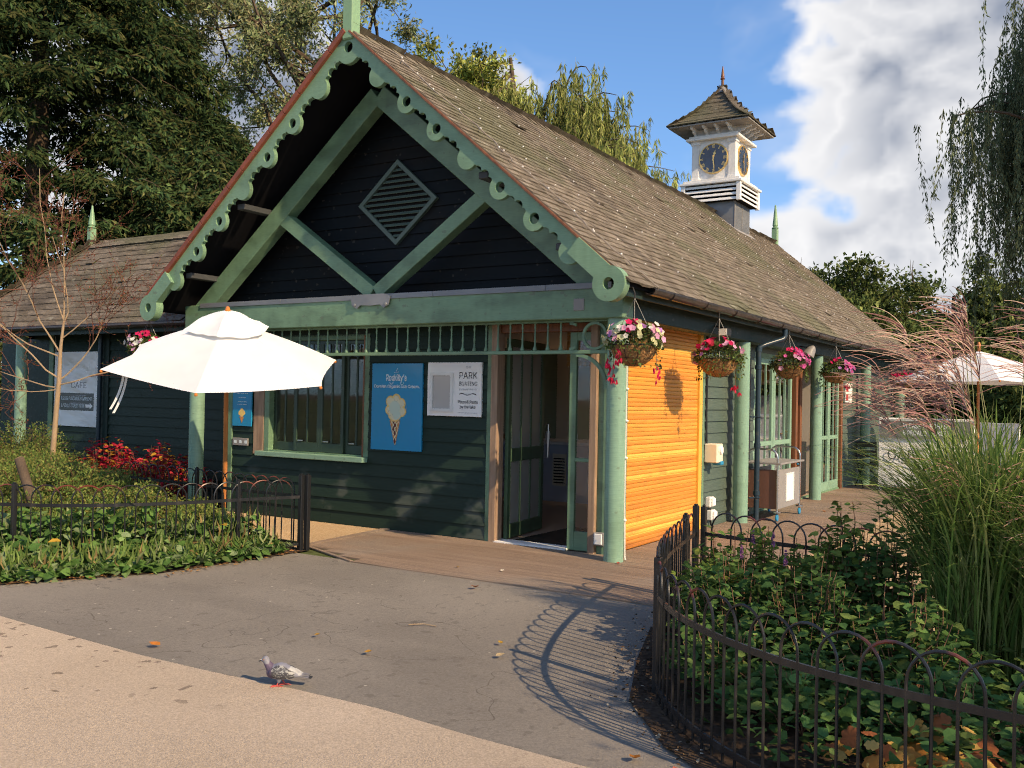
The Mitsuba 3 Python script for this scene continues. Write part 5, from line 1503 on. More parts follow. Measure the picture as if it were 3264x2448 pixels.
# ---- feathery grass: blades, culms, plumes
def blades(x, y, n, h, spread, seed, wid=0.011, col=None):
    rg = np.random.default_rng(seed)
    t = np.linspace(0, 1, 9)
    ms = []
    for _ in range(n):
        a = rg.uniform(0, 2 * np.pi)
        L = h * rg.uniform(0.55, 1.1)
        o = A(math.cos(a), math.sin(a), 0)
        f = rg.uniform(0.25, 1.0) * spread
        b = A(x, y, 0) + A(rg.normal(), rg.normal(), 0) * 0.10
        p = b + o * (f * L * t ** 1.7)[:, None] + A(0, 0, 1) * (L * (t - (0.25 + 0.4 * f) * t ** 2.6))[:, None]
        s = unit(np.cross(o, A(0, 0, 1)) + rg.normal(size=3) * 0.25) * wid / 2 * rg.uniform(0.7, 1.3)
        w = np.clip((1 - t ** 2.5) * (0.4 + 1.6 * np.minimum(t, 0.35)), 0, 1)[:, None]
        v = np.stack([p - s * w, p + s * w], 1).reshape(-1, 3)
        q = np.arange(8)[:, None] * 2
        ms.append((v, np.vstack([q + [0, 1, 3], q + [0, 3, 2]])))
    return join(ms), vcol(n, col, rg, 0.25, 18)


def feather_grass(x, y, lab, seed, n, culms, h):
    k = thing('feather_grass', lab, 'ornamental grass')
    m, c = blades(x, y, n, h * 1.15, 0.52, seed, 0.014, [(0.18, 0.27, 0.065), (0.25, 0.34, 0.095), (0.11, 0.19, 0.05), (0.32, 0.35, 0.13)])
    put('blades', m, 'leaf', k, color=c, kind='stuff')
    rg = np.random.default_rng(seed + 1)
    st, pl, pc = [], [], []
    for (a, f, hh) in culms:
        o = A(math.cos(a), math.sin(a), 0)
        t = np.linspace(0, 1, 10)
        b = A(x, y, 0) + A(rg.normal(), rg.normal(), 0) * 0.08
        f = f * 0.60
        p = b + o * (f * hh * t ** 1.6)[:, None] + A(0, 0, 1) * (hh * (t - 0.10 * f * t ** 3))[:, None]
        st.append(tube(p, np.linspace(0.0045, 0.002, 10), 4, False))
        # the plume: long thin rays fanning and drooping to one side
        tip, td = p[-1], unit(p[-1] - p[-3])
        for q in range(rg.integers(18, 28)):
            s = rg.uniform(0, 0.26)
            o2 = tip - td * s
            L = rg.uniform(0.22, 0.42) * (0.8 + s)
            d0 = unit(td * rg.uniform(0.6, 1.1) + o * rg.uniform(0.1, 0.7) + rg.normal(size=3) * 0.20)
            tt = np.linspace(0, 1, 6)[:, None]
            r_ = o2 + d0 * L * tt + A(0, 0, -1) * (L * rg.uniform(0.25, 0.7)) * tt ** 2 + o * L * 0.25 * tt ** 2
            pl.append(tube(r_, np.linspace(0.0032, 0.0014, 6), 3, False))
            c0 = np.array([(0.30, 0.14, 0.12), (0.40, 0.23, 0.18), (0.24, 0.10, 0.09), (0.50, 0.35, 0.26)])[rg.integers(4)] * rg.uniform(0.8, 1.3)
            pc.append(np.repeat(c0[None], 18, 0))
    put('culms', join(st), 'm_culm', k, kind='stuff')
    put('plumes', join(pl), 'm_plume', k, color=np.vstack(pc), kind='stuff')


ang = lambda dx, dy: math.atan2(dy, dx)
feather_grass(3.56, -2.30, 'tall feathery grass with drooping pink-brown plumes, in the right flower bed', 300, 3000,
              [(ang(-0.85, -0.53), 0.42, 1.72), (ang(-0.9, -0.3), 0.40, 1.78), (ang(-0.85, -0.6), 0.30, 1.95), (ang(-0.85, -0.5), 0.22, 2.02), (ang(-0.8, -0.5), 0.36, 1.75), (ang(-0.7, -0.7), 0.26, 1.78), (ang(-0.9, -0.4), 0.47, 1.70),
               (ang(-0.6, 0.2), 0.22, 1.9), (ang(0.3, 0.6), 0.15, 2.1), (ang(-0.3, -0.4), 0.14, 2.15), (ang(-0.85, -0.5), 0.10, 2.25), (ang(0.5, 0.3), 0.2, 2.2), (ang(-0.9, -0.6), 0.24, 1.85), (ang(-0.4, -0.9), 0.40, 1.25), (ang(-0.8, -0.5), 0.33, 1.85),
               (ang(-0.75, -0.6), 0.28, 1.75), (ang(-0.9, -0.5), 0.34, 1.98), (ang(-0.85, -0.45), 0.44, 1.86), (ang(-0.8, -0.6), 0.18, 2.08), (ang(-0.9, -0.5), 0.28, 2.10), (ang(-0.5, -0.3), 0.22, 1.98)], 1.92)
feather_grass(4.05, -2.55, 'second clump of feathery grass at the right edge of the picture, its plumes held lower', 320, 1100,
              [(ang(-0.85, -0.53), 0.20, 1.95), (ang(-0.85, -0.53), 0.35, 1.2), (ang(-0.6, -0.8), 0.42, 1.05), (ang(-0.7, -0.7), 0.32, 1.35), (ang(-0.3, -0.9), 0.40, 1.1), (ang(-0.8, -0.4), 0.12, 2.1), (ang(0.3, 0.3), 0.2, 1.9), (ang(-0.6, -0.5), 0.50, 0.95)], 1.7)

# ================================================================== hanging baskets
PINK, HOT, PALE, WHITE_, CREAMF, LILAC = (0.62, 0.12, 0.34), (0.60, 0.03, 0.12), (0.70, 0.36, 0.52), (0.75, 0.72, 0.66), (0.62, 0.60, 0.34), (0.55, 0.25, 0.58)


def flower_mesh(P_, N_, s, rng):
    """Five-petalled open flowers, each petal a small folded leaf."""
    n = len(P_)
    e = unit(np.cross(N_, rng.normal(size=(n, 3))))
    g = np.cross(N_, e)
    ps, ds, ns, ss = [], [], [], []
    for q in range(5):
        a = q * 2 * np.pi / 5
        d = unit(e * math.cos(a) + g * math.sin(a) + N_ * 0.35)
        ps.append(P_ + d * s[:, None] * 0.05)
        ds.append(d)
        ns.append(N_)
        ss.append(s)
    return leaf6(np.vstack(ps), np.vstack(ds), np.vstack(ns), np.concatenate(ss) * 0.55, np.concatenate(ss) * 0.55, rng, fold=0.1, curl=0.08)


def basket(x, y, zrim, R, D, hook, label, seed, flowers, trail, fuchsia=()):
    rg = np.random.default_rng(seed)
    k = thing('hanging_basket', label, 'hanging basket', None)
    t = np.linspace(0, np.pi / 2, 9)
    nth = 40
    a = np.arange(nth) * 2 * np.pi / nth
    prof = np.column_stack([R * np.sin(t), -D * np.cos(t)])
    v, f = lathe(prof, (0, 0, 0), nth)
    ribs = 1 + 0.055 * np.abs(np.cos(np.arctan2(v[:, 1], v[:, 0]) * 5)) * (1 - (v[:, 2] / -D) ** 4)
    fz = 0.012 * (meshkit.noise(v * 40, seed) - 0.5)
    v = v * np.column_stack([ribs + fz / R, ribs + fz / R, np.ones(len(v))])
    put('coir_liner', (v + A(x, y, zrim), f), 'm_coir', k, smooth=True)
    fuzz_n = 500
    th, ph = rg.uniform(0, 2 * np.pi, fuzz_n), rg.uniform(0.25, 1.55, fuzz_n)
    fp = np.column_stack([R * 1.03 * np.sin(ph) * np.cos(th), R * 1.03 * np.sin(ph) * np.sin(th), -D * np.cos(ph)])
    put('coir_fuzz', leaf_mesh(fp + A(x, y, zrim), unit(fp + rg.normal(size=fp.shape) * 0.12), rg.uniform(0.008, 0.022, fuzz_n), 0.002, rg), 'leaf', k, color=vcol(fuzz_n, (0.30, 0.16, 0.06), rg, 0.3), kind='stuff')
    wires = [tube(arc((x, y, zrim), R * 1.02, 0, 2 * np.pi, 41, (1, 0, 0), (0, 1, 0)), 0.008, 6), tube(arc((x, y, zrim - D * 0.62), R * 0.80, 0, 2 * np.pi, 33, (1, 0, 0), (0, 1, 0)), 0.003, 4)]
    for q in range(10):
        aa = (q + 0.5) * 2 * np.pi / 10
        p = np.column_stack([R * 1.0 * np.sin(t) * math.cos(aa), R * 1.0 * np.sin(t) * math.sin(aa), -D * np.cos(t)])
        wires.append(tube(p * A(1.005, 1.005, 1.0) + A(x, y, zrim), 0.0035, 4))
    put('wire_frame', join(wires), 'm_wire', k)
    for q in range(4):
        aa = 0.4 + q * np.pi / 2
        e = A(x + R * math.cos(aa), y + R * math.sin(aa), zrim)
        h = A(*hook)
        nl = 26
        ms = [tube(np.array([h + (e - h) * (i / nl), h + (e - h) * ((i + 1.15) / nl)]) + (A(0.002, 0, 0) if i % 2 else A(0, 0.002, 0)), 0.0028, 4) for i in range(nl)]
        put('chain', join(ms), 'm_steelgrey', k)
    put('hook', join([tube([tuple(A(*hook)), tuple(A(*hook) + A(0, 0, 0.05)), tuple(A(*hook) + A(-0.02, 0, 0.10)), tuple(A(*hook) + A(-0.10, 0, 0.13))], 0.007, 6)]), 'm_wire', k)
    # foliage: a domed mass and trailing shoots
    n = 1500
    u = unit(rg.normal(size=(n, 3)) + A(0, 0, 0.55))
    r = rg.uniform(0.35, 1.0, n) ** 0.6
    lump = 0.85 + 0.4 * meshkit.noise(u * 2.6 + seed, seed)
    p = A(x, y, zrim + 0.02) + u * (r * lump)[:, None] * A(R * 1.22, R * 1.22, R * 0.80)
    m = 90 * trail
    az = rg.uniform(0, 2 * np.pi, m)
    dr_ = rg.random(m)
    lump2 = (0.3 + 0.7 * (np.sin(az * 3 + seed) > 0.2)) * dr_
    q = np.column_stack([x + R * (1.05 + 0.25 * rg.random(m)) * np.cos(az), y + R * (1.05 + 0.25 * rg.random(m)) * np.sin(az), zrim + 0.04 - lump2 * 0.26])
    pp = np.vstack([p, q])
    dd = unit(np.vstack([u, np.column_stack([np.cos(az) * 0.5, np.sin(az) * 0.5, np.full(m, -0.6)])]) + rg.normal(size=pp.shape) * 0.6)
    put('foliage', leaf6(pp, dd, unit(A(0, 0, 1) + rg.normal(size=pp.shape) * 0.6), 0.034 * rg.uniform(0.6, 1.3, len(pp)), 0.022 * rg.uniform(0.6, 1.3, len(pp)), rg), 'leaf', k, color=vcol(len(pp), [(0.10, 0.15, 0.04), (0.07, 0.11, 0.035), (0.14, 0.19, 0.06), (0.16, 0.12, 0.06)], rg, 0.25, 7), kind='stuff')
    for col, cnt, az0, spread, el0 in flowers:
        a_ = az0 + rg.normal(size=cnt) * spread
        el = np.clip(el0 + rg.normal(size=cnt) * 0.28, -0.5, 1.4)
        d_ = np.column_stack([np.cos(a_) * np.cos(el), np.sin(a_) * np.cos(el), np.sin(el)])
        pf = A(x, y, zrim + 0.04) + d_ * A(R * 1.30, R * 1.30, R * 0.95) * rg.uniform(0.9, 1.12, cnt)[:, None]
        nn = unit(d_ + rg.normal(size=d_.shape) * 0.35 + A(0.2, -0.15, 0.1))
        s = 0.058 * rg.uniform(0.75, 1.2, cnt)
        put('flowers', flower_mesh(pf, nn, s, rg), 'petal', k, color=np.concatenate([np.tile(vcol(cnt, col, rg, 0.16, 7), (5, 1))]), kind='stuff')
    for (dx_, dy_, dz) in fuchsia:
        ms, cs = [], []
        st = tube([(x + dx_ * 0.8, y + dy_ * 0.8, zrim), (x + dx_ * 1.1, y + dy_ * 1.1, zrim - dz * 0.3), (x + dx_ * 1.12, y + dy_ * 1.12, zrim - dz)], 0.003, 4)
        put('trailing_stem', st, 'm_twig', k)
        cnt = 8
        pb = A(x + dx_ * 1.12, y + dy_ * 1.12, zrim - dz) + rg.normal(size=(cnt, 3)) * A(0.022, 0.022, 0.035)
        put('fuchsia', leaf6(np.repeat(pb, 3, 0), np.tile(A(0, 0, -1), (cnt * 3, 1)) + rg.normal(size=(cnt * 3, 3)) * 0.28, rdir(cnt * 3, rg), 0.055, 0.02, rg), 'petal', k, color=vcol(cnt * 3, (0.62, 0.04, 0.10), rg, 0.2, 7), kind='stuff')
    return k


CA = ang(4.1 - 0.4, -8.5 + 0.5)                                 # towards the viewpoint
basket(0.40, -0.47, 2.118, 0.208, 0.195, (0.40, -0.47, 2.56), 'hanging basket at the corner column, with mixed pink and white flowers', 401,
       [(PALE, 12, CA, 1.0, 0.45), (WHITE_, 14, CA, 1.2, 0.45), (HOT, 7, CA - 0.1, 0.25, 1.0), (LILAC, 7, CA + 0.6, 0.7, 0.5), (CREAMF, 16, CA + 0.9, 0.5, 0.35), (CREAMF, 10, CA - 1.0, 0.4, 0.35)], 2, [(-0.16, -0.13, 0.16), (-0.14, -0.10, 0.33), (-0.04, -0.20, 0.10), (0.19, 0.04, 0.24)])
basket(0.40, 1.80, 2.095, 0.215, 0.205, (0.40, 1.80, 2.56), 'hanging basket in front of the orange shutter, with red rosettes and pale pink flowers', 402,
       [(HOT, 12, CA - 0.75, 0.35, 0.75), ((0.62, 0.05, 0.10), 6, CA - 0.7, 0.3, 0.7), (HOT, 6, CA + 0.6, 0.25, 1.0), (PALE, 9, CA + 0.9, 0.6, 0.4), (LILAC, 4, CA - 1.0, 0.3, 0.1)], 4, [(0.14, 0.12, 0.30)])
basket(0.40, 4.62, 2.138, 0.20, 0.185, (0.40, 4.62, 2.56), 'hanging basket between the downpipe and the next column, pink flowers trailing on its right', 403,
       [(HOT, 10, CA + 0.35, 0.3, 0.95), (PINK, 16, CA + 0.55, 0.35, 0.55), (PINK, 18, CA + 1.0, 0.4, 0.2), (PALE, 5, CA - 0.3, 0.5, 0.2)], 4)
basket(0.40, 7.28, 2.128, 0.20, 0.175, (0.40, 7.28, 2.56), 'hanging basket farthest along, with a red bloom and a mass of bright pink petunias', 404,
       [(HOT, 10, CA - 0.2, 0.25, 1.0), (PINK, 26, CA + 0.85, 0.45, 0.45), (LILAC, 12, CA + 1.1, 0.4, 0.1)], 3, [(0.13, 0.12, 0.22)])
basket(0.40, 13.1, 2.13, 0.20, 0.175, (0.40, 13.1, 2.56), 'hanging basket of red flowers half hidden by the pink grass plumes', 405, [(HOT, 34, CA, 1.0, 0.5)], 3)
basket(-6.62, -0.50, 2.16, 0.20, 0.18, (-6.62, -0.50, 2.54), 'hanging basket at the left end of the gable, behind the white umbrella', 406, [(HOT, 16, CA + 0.2, 0.6, 0.8), (WHITE_, 16, CA - 0.5, 0.7, 0.4), (PALE, 12, CA - 0.9, 0.7, 0.2)], 3)

# ================================================================== umbrellas
def umbrella(name, label, c, R, rise, tilt, tdir, a0, mat, pole_foot, ns=6, vent=True, strap=True):
    """c: centre of the rim plane. Canopy of ns panels, each sagging a little between its ribs."""
    k = thing(name, label, 'umbrella')
    z = unit(A(0, 0, 1) + tilt * np.asarray(tdir))
    x = unit(np.asarray(tdir) - z * np.dot(tdir, z))
    y = np.cross(z, x)
    c = np.asarray(c, float)

    def canopy(r0, r1, z0, z1, sag):
        vs, fs = [], []
        m, nr = 12, 9
        for s in range(ns):
            b = a0 + s * 2 * np.pi / ns
            e = A(math.cos(b), math.sin(b)), A(math.cos(b + 2 * np.pi / ns), math.sin(b + 2 * np.pi / ns))
            g = np.zeros((nr, m, 3))
            for i, q in enumerate(np.linspace(0, 1, nr)):
                r = r0 + (r1 - r0) * q
                for j, w in enumerate(np.linspace(0, 1, m)):
                    p = (e[0] * (1 - w) + e[1] * w) * r
                    bow = 4 * w * (1 - w)
                    p = p * (1 - 0.045 * bow * q * q)
                    g[i, j] = (p[0], p[1], z0 + (z1 - z0) * q - sag * bow * q + 0.06 * rise * np.sin(np.pi * q))
            n0 = sum(len(t) for t in vs)
            vs.append(g.reshape(-1, 3))
            i, j = np.meshgrid(np.arange(nr - 1), np.arange(m - 1), indexing='ij')
            qd = np.stack([i * m + j, (i + 1) * m + j, (i + 1) * m + j + 1, i * m + j + 1], -1).reshape(-1, 4) + n0
            fs += [qd[:, [0, 1, 2]], qd[:, [0, 2, 3]]]
        v = np.vstack(vs)
        return frame(v, c, x, y, z), np.vstack(fs)
    put('canopy', canopy(0.05, R, rise * 0.94, 0.0, 0.03), mat, k, smooth=25)
    if vent:
        v, f = canopy(0.03, 0.46, rise * 1.16, rise * 0.80, 0.03)
        v = v + np.array([0.3, 0.3, 1.0]) * 0.07 * (meshkit.fbm(v * 6, 3, 3) - 0.5)[:, None]
        put('vent_flap', (v, f), mat, k, smooth=25)
    pf = np.asarray(pole_foot, float)
    put('pole', tube([pf, c + z * rise * 1.1], 0.025, 12), 'm_teak', k, smooth=40)
    put('finial', (lambda m: m)(lathe([(0, 0), (0.028, 0.0), (0.034, 0.03), (0.020, 0.08), (0, 0.09)], c + z * rise * 1.10, 12, tuple(z))), 'm_finial', k, smooth=40)
    for s in range(ns):
        b = a0 + s * 2 * np.pi / ns
        d = x * math.cos(b) + y * math.sin(b)
        put('rib', bar(c + z * (rise * 0.92) + d * 0.04 - z * 0.02, c + d * R * 0.985 - z * 0.012, 0.016, 0.020, up=tuple(z)), 'm_teak', k)
        put('strut', bar(c + z * (rise * 0.12) + d * 0.03, c + z * (rise * 0.42) + d * R * 0.52 - z * 0.02, 0.014, 0.016, up=tuple(z)), 'm_teak', k)
        put('rib_tip', ball(c + d * R * 0.99 - z * 0.02, 0.018, 6), 'm_finial', k)
    put('hub', lathe([(0.03, 0), (0.05, 0.01), (0.05, 0.07), (0.03, 0.08)], c + z * rise * 0.08, 12, tuple(z)), 'm_teak', k)
    if strap:
        b = a0 + 2 * np.pi / ns * strap
        d = x * math.cos(b) + y * math.sin(b)
        o = c + d * R * 0.82 - z * 0.0
        t = np.linspace(0, 1, 8)[:, None]
        for q in range(2):
            p = o + A(0.01 * q, 0.03 * q, 0) + A(0, 0, -0.42 - 0.04 * q) * t + unit(A(-0.85, -0.5, 0)) * (0.13 * t ** 2)
            s_ = unit(A(0.65, 0.75, 0)) * 0.012
            v = np.stack([p - s_, p + s_], 1).reshape(-1, 3)
            v2 = v + A(0.003, -0.004, 0)
            i = np.arange(7)[:, None] * 2
            f = np.vstack([i + [0, 1, 3], i + [0, 3, 2]])
            put('strap', (v, f), mat, k)
    return k


TOC = unit(A(0.757, -0.654, 0))
umbrella('white_umbrella', 'large white tilted parasol with a wooden pole in front of the left column', (-3.954, -1.50, 1.908), 1.28, 0.50, 0.262, TOC, math.radians(-12.5), 'm_canvas', (-4.30, -1.17, 0.0), strap=5)
umbrella('cream_umbrella', 'cream parasol far down the deck, half hidden by the feathery grass', (2.05, 11.6, 2.10), 1.62, 0.62, 0.0, A(0, -1, 0), math.radians(18), 'm_canvas', (2.05, 11.6, 0), ns=6, vent=False, strap=False)

# ================================================================== service trolley on the deck
k = thing('service_trolley', 'brown and grey service trolley with steel tube handles, behind the downpipe', 'trolley')
x0, x1, y0, y1 = -0.07, 0.37, 4.26, 5.36
for y in (y0, y1):
    put('tube_frame', tube(np.vstack([[(x1, y, 0.14), (x1, y, 0.86)], arc((x1 - 0.12, y, 0.86), 0.12, 0, np.pi / 2, 8, (1, 0, 0), (0, 0, 1)), [(x0 + 0.12, y, 0.98)], arc((x0 + 0.12, y, 0.86), 0.12, np.pi / 2, np.pi, 8, (1, 0, 0), (0, 0, 1)), [(x0, y, 0.14)]]), 0.013, 10), 'm_steel', k, smooth=40)
put('panel', box(x0 + 0.02, x1 - 0.0, y0 + 0.02, y0 + 0.035, 0.17, 0.70, 0.003), 'm_brownpanel', k)
put('panel', box(x1 - 0.012, x1 + 0.004, y0 + 0.036, y1 - 0.02, 0.17, 0.70, 0.003), 'm_grey', k)
put('panel', box(x0 + 0.02, x0 + 0.034, y0 + 0.036, y1 - 0.02, 0.17, 0.70, 0.003), 'm_grey', k)
put('floor', box(x0 + 0.04, x1 - 0.02, y0 + 0.04, y1 - 0.03, 0.17, 0.19), 'm_grey', k)
put('tray', box(x0 - 0.02, x1 + 0.05, y0 - 0.02, y1 + 0.05, 0.775, 0.80, 0.004), 'm_grey', k)
nt = put('notice', box(x1 + 0.0045, x1 + 0.010, 4.66, 5.0, 0.27, 0.62, 0.002), 'm_white', k)
put('frame', join([box(x1 + 0.004, x1 + 0.016, 4.64, 4.66, 0.25, 0.64), box(x1 + 0.004, x1 + 0.016, 5.0, 5.02, 0.25, 0.64), box(x1 + 0.004, x1 + 0.016, 4.66, 5.0, 0.25, 0.27), box(x1 + 0.004, x1 + 0.016, 4.66, 5.0, 0.62, 0.64)]), 'm_plastic', nt)
for y in (y0, y1):
    for x in (x0, x1):
        cs = put('castor', lathe([(0, -0.012), (0.045, -0.012), (0.05, 0), (0.045, 0.012), (0, 0.012)], (x, y, 0.058), 16, (1, 0, 0)), 'm_blue', k, smooth=40)
        put('buffer', join([lathe([(0.0, 0), (0.055, 0), (0.055, 0.018), (0.0, 0.02)], (x, y, 0.125), 16), bar((x - 0.018, y, 0.05), (x - 0.018, y, 0.13), 0.012, 0.03), bar((x + 0.018, y, 0.05), (x + 0.018, y, 0.13), 0.012, 0.03)]), 'm_steel', cs)
put('blue_light', None or ball((x1 + 0.01, 5.2, 0.745), 0.018, 6), 'm_blue', k)

# ================================================================== banner barrier and chairs further along
k = thing('cafe_barrier', 'white windbreak banner on a low wheeled frame across the deck', 'banner')
a, b = A(0.52, 10.25, 0), A(2.08, 10.72, 0)
ux = unit(b - a)
nu, nv = 24, 16
L = np.linalg.norm(b - a)
uu, vv = np.meshgrid(np.linspace(0, 1, nu), np.linspace(0, 1, nv), indexing='ij')
wr_ = 0.022 * np.sin(uu * 9 + vv * 3) * (1 - vv) + 0.014 * np.sin(uu * 3 - vv * 11) + 0.05 * (1 - vv) ** 2 * np.sin(uu * 5)
no = np.cross(ux, A(0, 0, 1))
g = a + ux * (uu * L)[..., None] + A(0, 0, 1) * (0.13 + 1.22 * vv)[..., None] + no * wr_[..., None]
i, j = np.meshgrid(np.arange(nu - 1), np.arange(nv - 1), indexing='ij')
qd = np.stack([i * nv + j, (i + 1) * nv + j, (i + 1) * nv + j + 1, i * nv + j + 1], -1).reshape(-1, 4)
put('sheet', (g.reshape(-1, 3), np.vstack([qd[:, [0, 1, 2]], qd[:, [0, 2, 3]]])), 'm_banner', k, smooth=True)
o = a + no * 0.075
put('strip', (lambda m: (frame(m[0], o + A(0, 0, 0), ux, no, A(0, 0, 1)), m[1][:, ::-1]))(box(0.02, L - 0.02, 0.0, 0.004, 1.02, 1.34)), 'm_stripgrey', k)
pl = lambda s, h, x_, z_, m, w, bd=False, al='c': put('lettering', text(s, h, o + ux * x_ + A(0, 0, z_) + no * 0.006, ux, UZ, al, width=w, bold=bd), m, k)
pl('PLEASE PURCHASE', 0.085, 0.80, 1.20, 'm_print_white', 0.80)
pl('& PEDALO TICKETS', 0.085, 0.80, 1.07, 'm_print_white', 0.80)
pl('BOATING COMPANY', 0.07, 0.58, 0.85, 'm_inkgrey', 0.86)
pl('CAFE', 0.17, 0.44, 0.62, 'm_ink', 0.60)
put('wave', tube(np.column_stack([np.linspace(0.14, 0.76, 24), np.zeros(24), 0.012 * np.sin(np.linspace(0, 14, 24))]) @ np.array([ux, no, UZ]) + o + A(0, 0, 0.54), 0.006, 4), 'm_ink', k)
for t in (0.0, 1.0):
    p = a + (b - a) * t + no * -0.02
    put('post', tube([p + A(0, 0, 0.06), p + A(0, 0, 1.38)], 0.018, 8), 'm_white', k, smooth=40)
    put('foot', join([bar(p - no * 0.28 + A(0, 0, 0.075), p + no * 0.28 + A(0, 0, 0.075), 0.04, 0.03), ball(p + no * 0.24 + A(0, 0, 0.035), 0.035, 6), ball(p - no * 0.24 + A(0, 0, 0.035), 0.035, 6)]), 'm_steel', k)
for z in (1.37, 0.10):
    put('rail', tube([a - no * 0.02 + A(0, 0, z), b - no * 0.02 + A(0, 0, z)], 0.016, 8), 'm_white', k, smooth=40)
k = thing('white_board', 'plain white board standing behind the feathery grass, right of the cafe banner', 'board')
put('sheet', (lambda m: (frame(m[0], A(2.20, 10.45, 0), unit(A(0.9, -0.35, 0)), unit(A(0.35, 0.9, 0)), UZ), m[1]))(box(0, 0.70, 0, 0.03, 0.10, 1.34, 0.004)), 'm_white', k)
put('leg', join([(frame(box(x_, x_ + 0.05, -0.02, 0.05, 0.0, 0.1)[0], A(2.20, 10.45, 0), unit(A(0.9, -0.35, 0)), unit(A(0.35, 0.9, 0)), UZ), _CF) for x_ in (0.02, 0.68)]), 'm_white', k, kind=None)


def chair(x, y, rz, label):
    k = thing('black_chair', label, 'chair')
    c, s = math.cos(rz), math.sin(rz)
    pl_ = lambda m: (frame(m[0], A(x, y, 0.01), (c, s, 0), (-s, c, 0), UZ), m[1])
    put('seat', pl_(box(-0.21, 0.21, -0.21, 0.20, 0.43, 0.46, 0.01)), 'm_black', k)
    for sx in (-1, 1):
        put('leg', pl_(tube([(sx * 0.20, -0.24, 0.0), (sx * 0.19, 0.22, 0.48), (sx * 0.19, 0.26, 0.88)], 0.013, 6)), 'm_black', k)
        put('leg', pl_(tube([(sx * 0.20, 0.26, 0.0), (sx * 0.19, -0.20, 0.45)], 0.013, 6)), 'm_black', k)
    put('backrest', pl_(join([bar((-0.19, 0.255, 0.82), (0.19, 0.255, 0.82), 0.02, 0.10), bar((-0.19, 0.245, 0.68), (0.19, 0.245, 0.68), 0.02, 0.05), bar((-0.19, 0.24, 0.60), (0.19, 0.24, 0.60), 0.02, 0.05)])), 'm_black', k)


chair(0.22, 10.95, 0.5, 'black folding chair on the deck, left of the white cafe banner')
chair(0.12, 11.95, 2.2, 'black folding chair farther back, behind the first black chair')

# ================================================================== inside the cafe, seen through door and window
k = thing('serving_counter', 'grey-blue serving counter inside the doorway', 'counter')
put('front', box(-4.6, -0.55, 3.95, 4.0, 0.06, 0.92, 0.004), 'm_counter', k)
put('top', box(-4.65, -0.5, 3.88, 4.75, 0.92, 0.97, 0.006), 'm_plastic', k)
put('end', box(-0.56, -0.52, 4.0, 4.7, 0.06, 0.92, 0.003), 'm_counter', k)
put('vent_grille', box(-2.95, -2.72, 3.935, 3.95, 0.30, 0.78, 0.002), 'm_ivory', k)
for i in range(9):
    put('slot', box(-2.93, -2.74, 3.928, 3.936, 0.34 + 0.045 * i, 0.36 + 0.045 * i), 'm_void', k)
rng = np.random.default_rng(71)
for i in range(9):
    x = -4.3 + i * 0.4 + rng.uniform(-0.04, 0.04)
    h = rng.uniform(0.05, 0.16)
    k = thing('counter_jar', ['white cup', 'brown jar', 'orange jar', 'pale cup'][i % 4] + ' on the serving counter inside, number ' .replace(', number ', ', ') + ['farthest left', 'second from the left', 'third from the left', 'fourth from the left', 'middle of the row', 'fourth from the right', 'third from the right', 'second from the right', 'farthest right'][i], 'jar', 'small things on the serving counter')
    put('body', lathe([(0, 0), (0.035, 0), (0.038, h * 0.7), (0.03, h), (0, h)], (x, 4.02 + rng.uniform(0, 0.2), 0.972), 12), ['m_white', 'm_coir', 'm_orangeboard', 'm_plastic'][i % 4], k, smooth=40)
k = thing('drinks_fridge', 'tall dark drinks fridge against the back wall inside', 'fridge')
put('case', box(-1.55, -0.85, 8.7, 9.24, 0.02, 1.95, 0.01), 'm_black', k)
put('door', box(-1.52, -0.88, 8.67, 8.698, 0.15, 1.75, 0.004), 'm_counter', k)
for z in (0.55, 0.95, 1.35):
    put('shelf', box(-1.50, -0.90, 8.655, 8.668, z, z + 0.02), 'm_plastic', k)
k = thing('fruit_bowl', 'wooden bowl of lemons on a dark stand just inside the side opening', 'bowl')
put('stand', box(-0.75, -0.33, 7.75, 8.35, 0.02, 0.95, 0.006), 'm_black', k)
put('bowl', lathe([(0, 0), (0.10, 0.0), (0.20, 0.14), (0.18, 0.14), (0.09, 0.02), (0, 0.02)], (-0.52, 8.0, 0.951), 18), 'm_orangeboard', k, smooth=40)
for q in range(7):
    a_ = q * 2 * np.pi / 6
    put('lemon', ball((-0.52 + (0.09 * math.cos(a_) if q < 6 else 0), 8.0 + (0.09 * math.sin(a_) if q < 6 else 0), 1.10 + (0.05 if q == 6 else 0)), (0.05, 0.042, 0.042), 8), 'm_lemon', k, smooth=True)

# ================================================================== string of lights over the roof
def onroof(s, y, lift=0.035):
    return slope_pt(s, 1, y, lift)


rng = np.random.default_rng(72)
k = thing('string_lights', 'thin pale cable of small lights looped down the roof slope beside the verge', 'string lights')
sp_ = np.linspace(0.25, 4.5, 46)
yy = -0.18 + 0.06 * np.sin(sp_ * 4.3) + 0.03 * rng.normal(size=46)
cab = np.array([onroof(s, y, 0.045 + 0.012 * abs(math.sin(i))) for i, (s, y) in enumerate(zip(sp_, yy))])
cab = np.vstack([cab, A([0.40, -0.10, 2.76], [0.47, -0.08, 2.70], [0.44, -0.06, 2.66])])
put('cable', tube(cab, 0.008, 5), 'm_cablebrown', k)
for i in range(2, 46, 4):
    put('bulb', ball(cab[i] + A(0, 0, 0.012), 0.011, 5), 'm_white', k)
for r in range(9):                                              # further runs of the same lights along the courses
    s = 0.5 + 0.46 * r
    pts = [onroof(s + 0.05 * math.sin(y * 1.9 + r) + 0.02 * rng.normal(), y, 0.035) for y in np.arange(-0.1, 14.5, 0.5)]
    put('bulb_run', join([ball(q + A(0, 0, 0.01), 0.010, 4) for q in pts if rng.random() < 0.75]), 'm_white', k, kind='stuff')

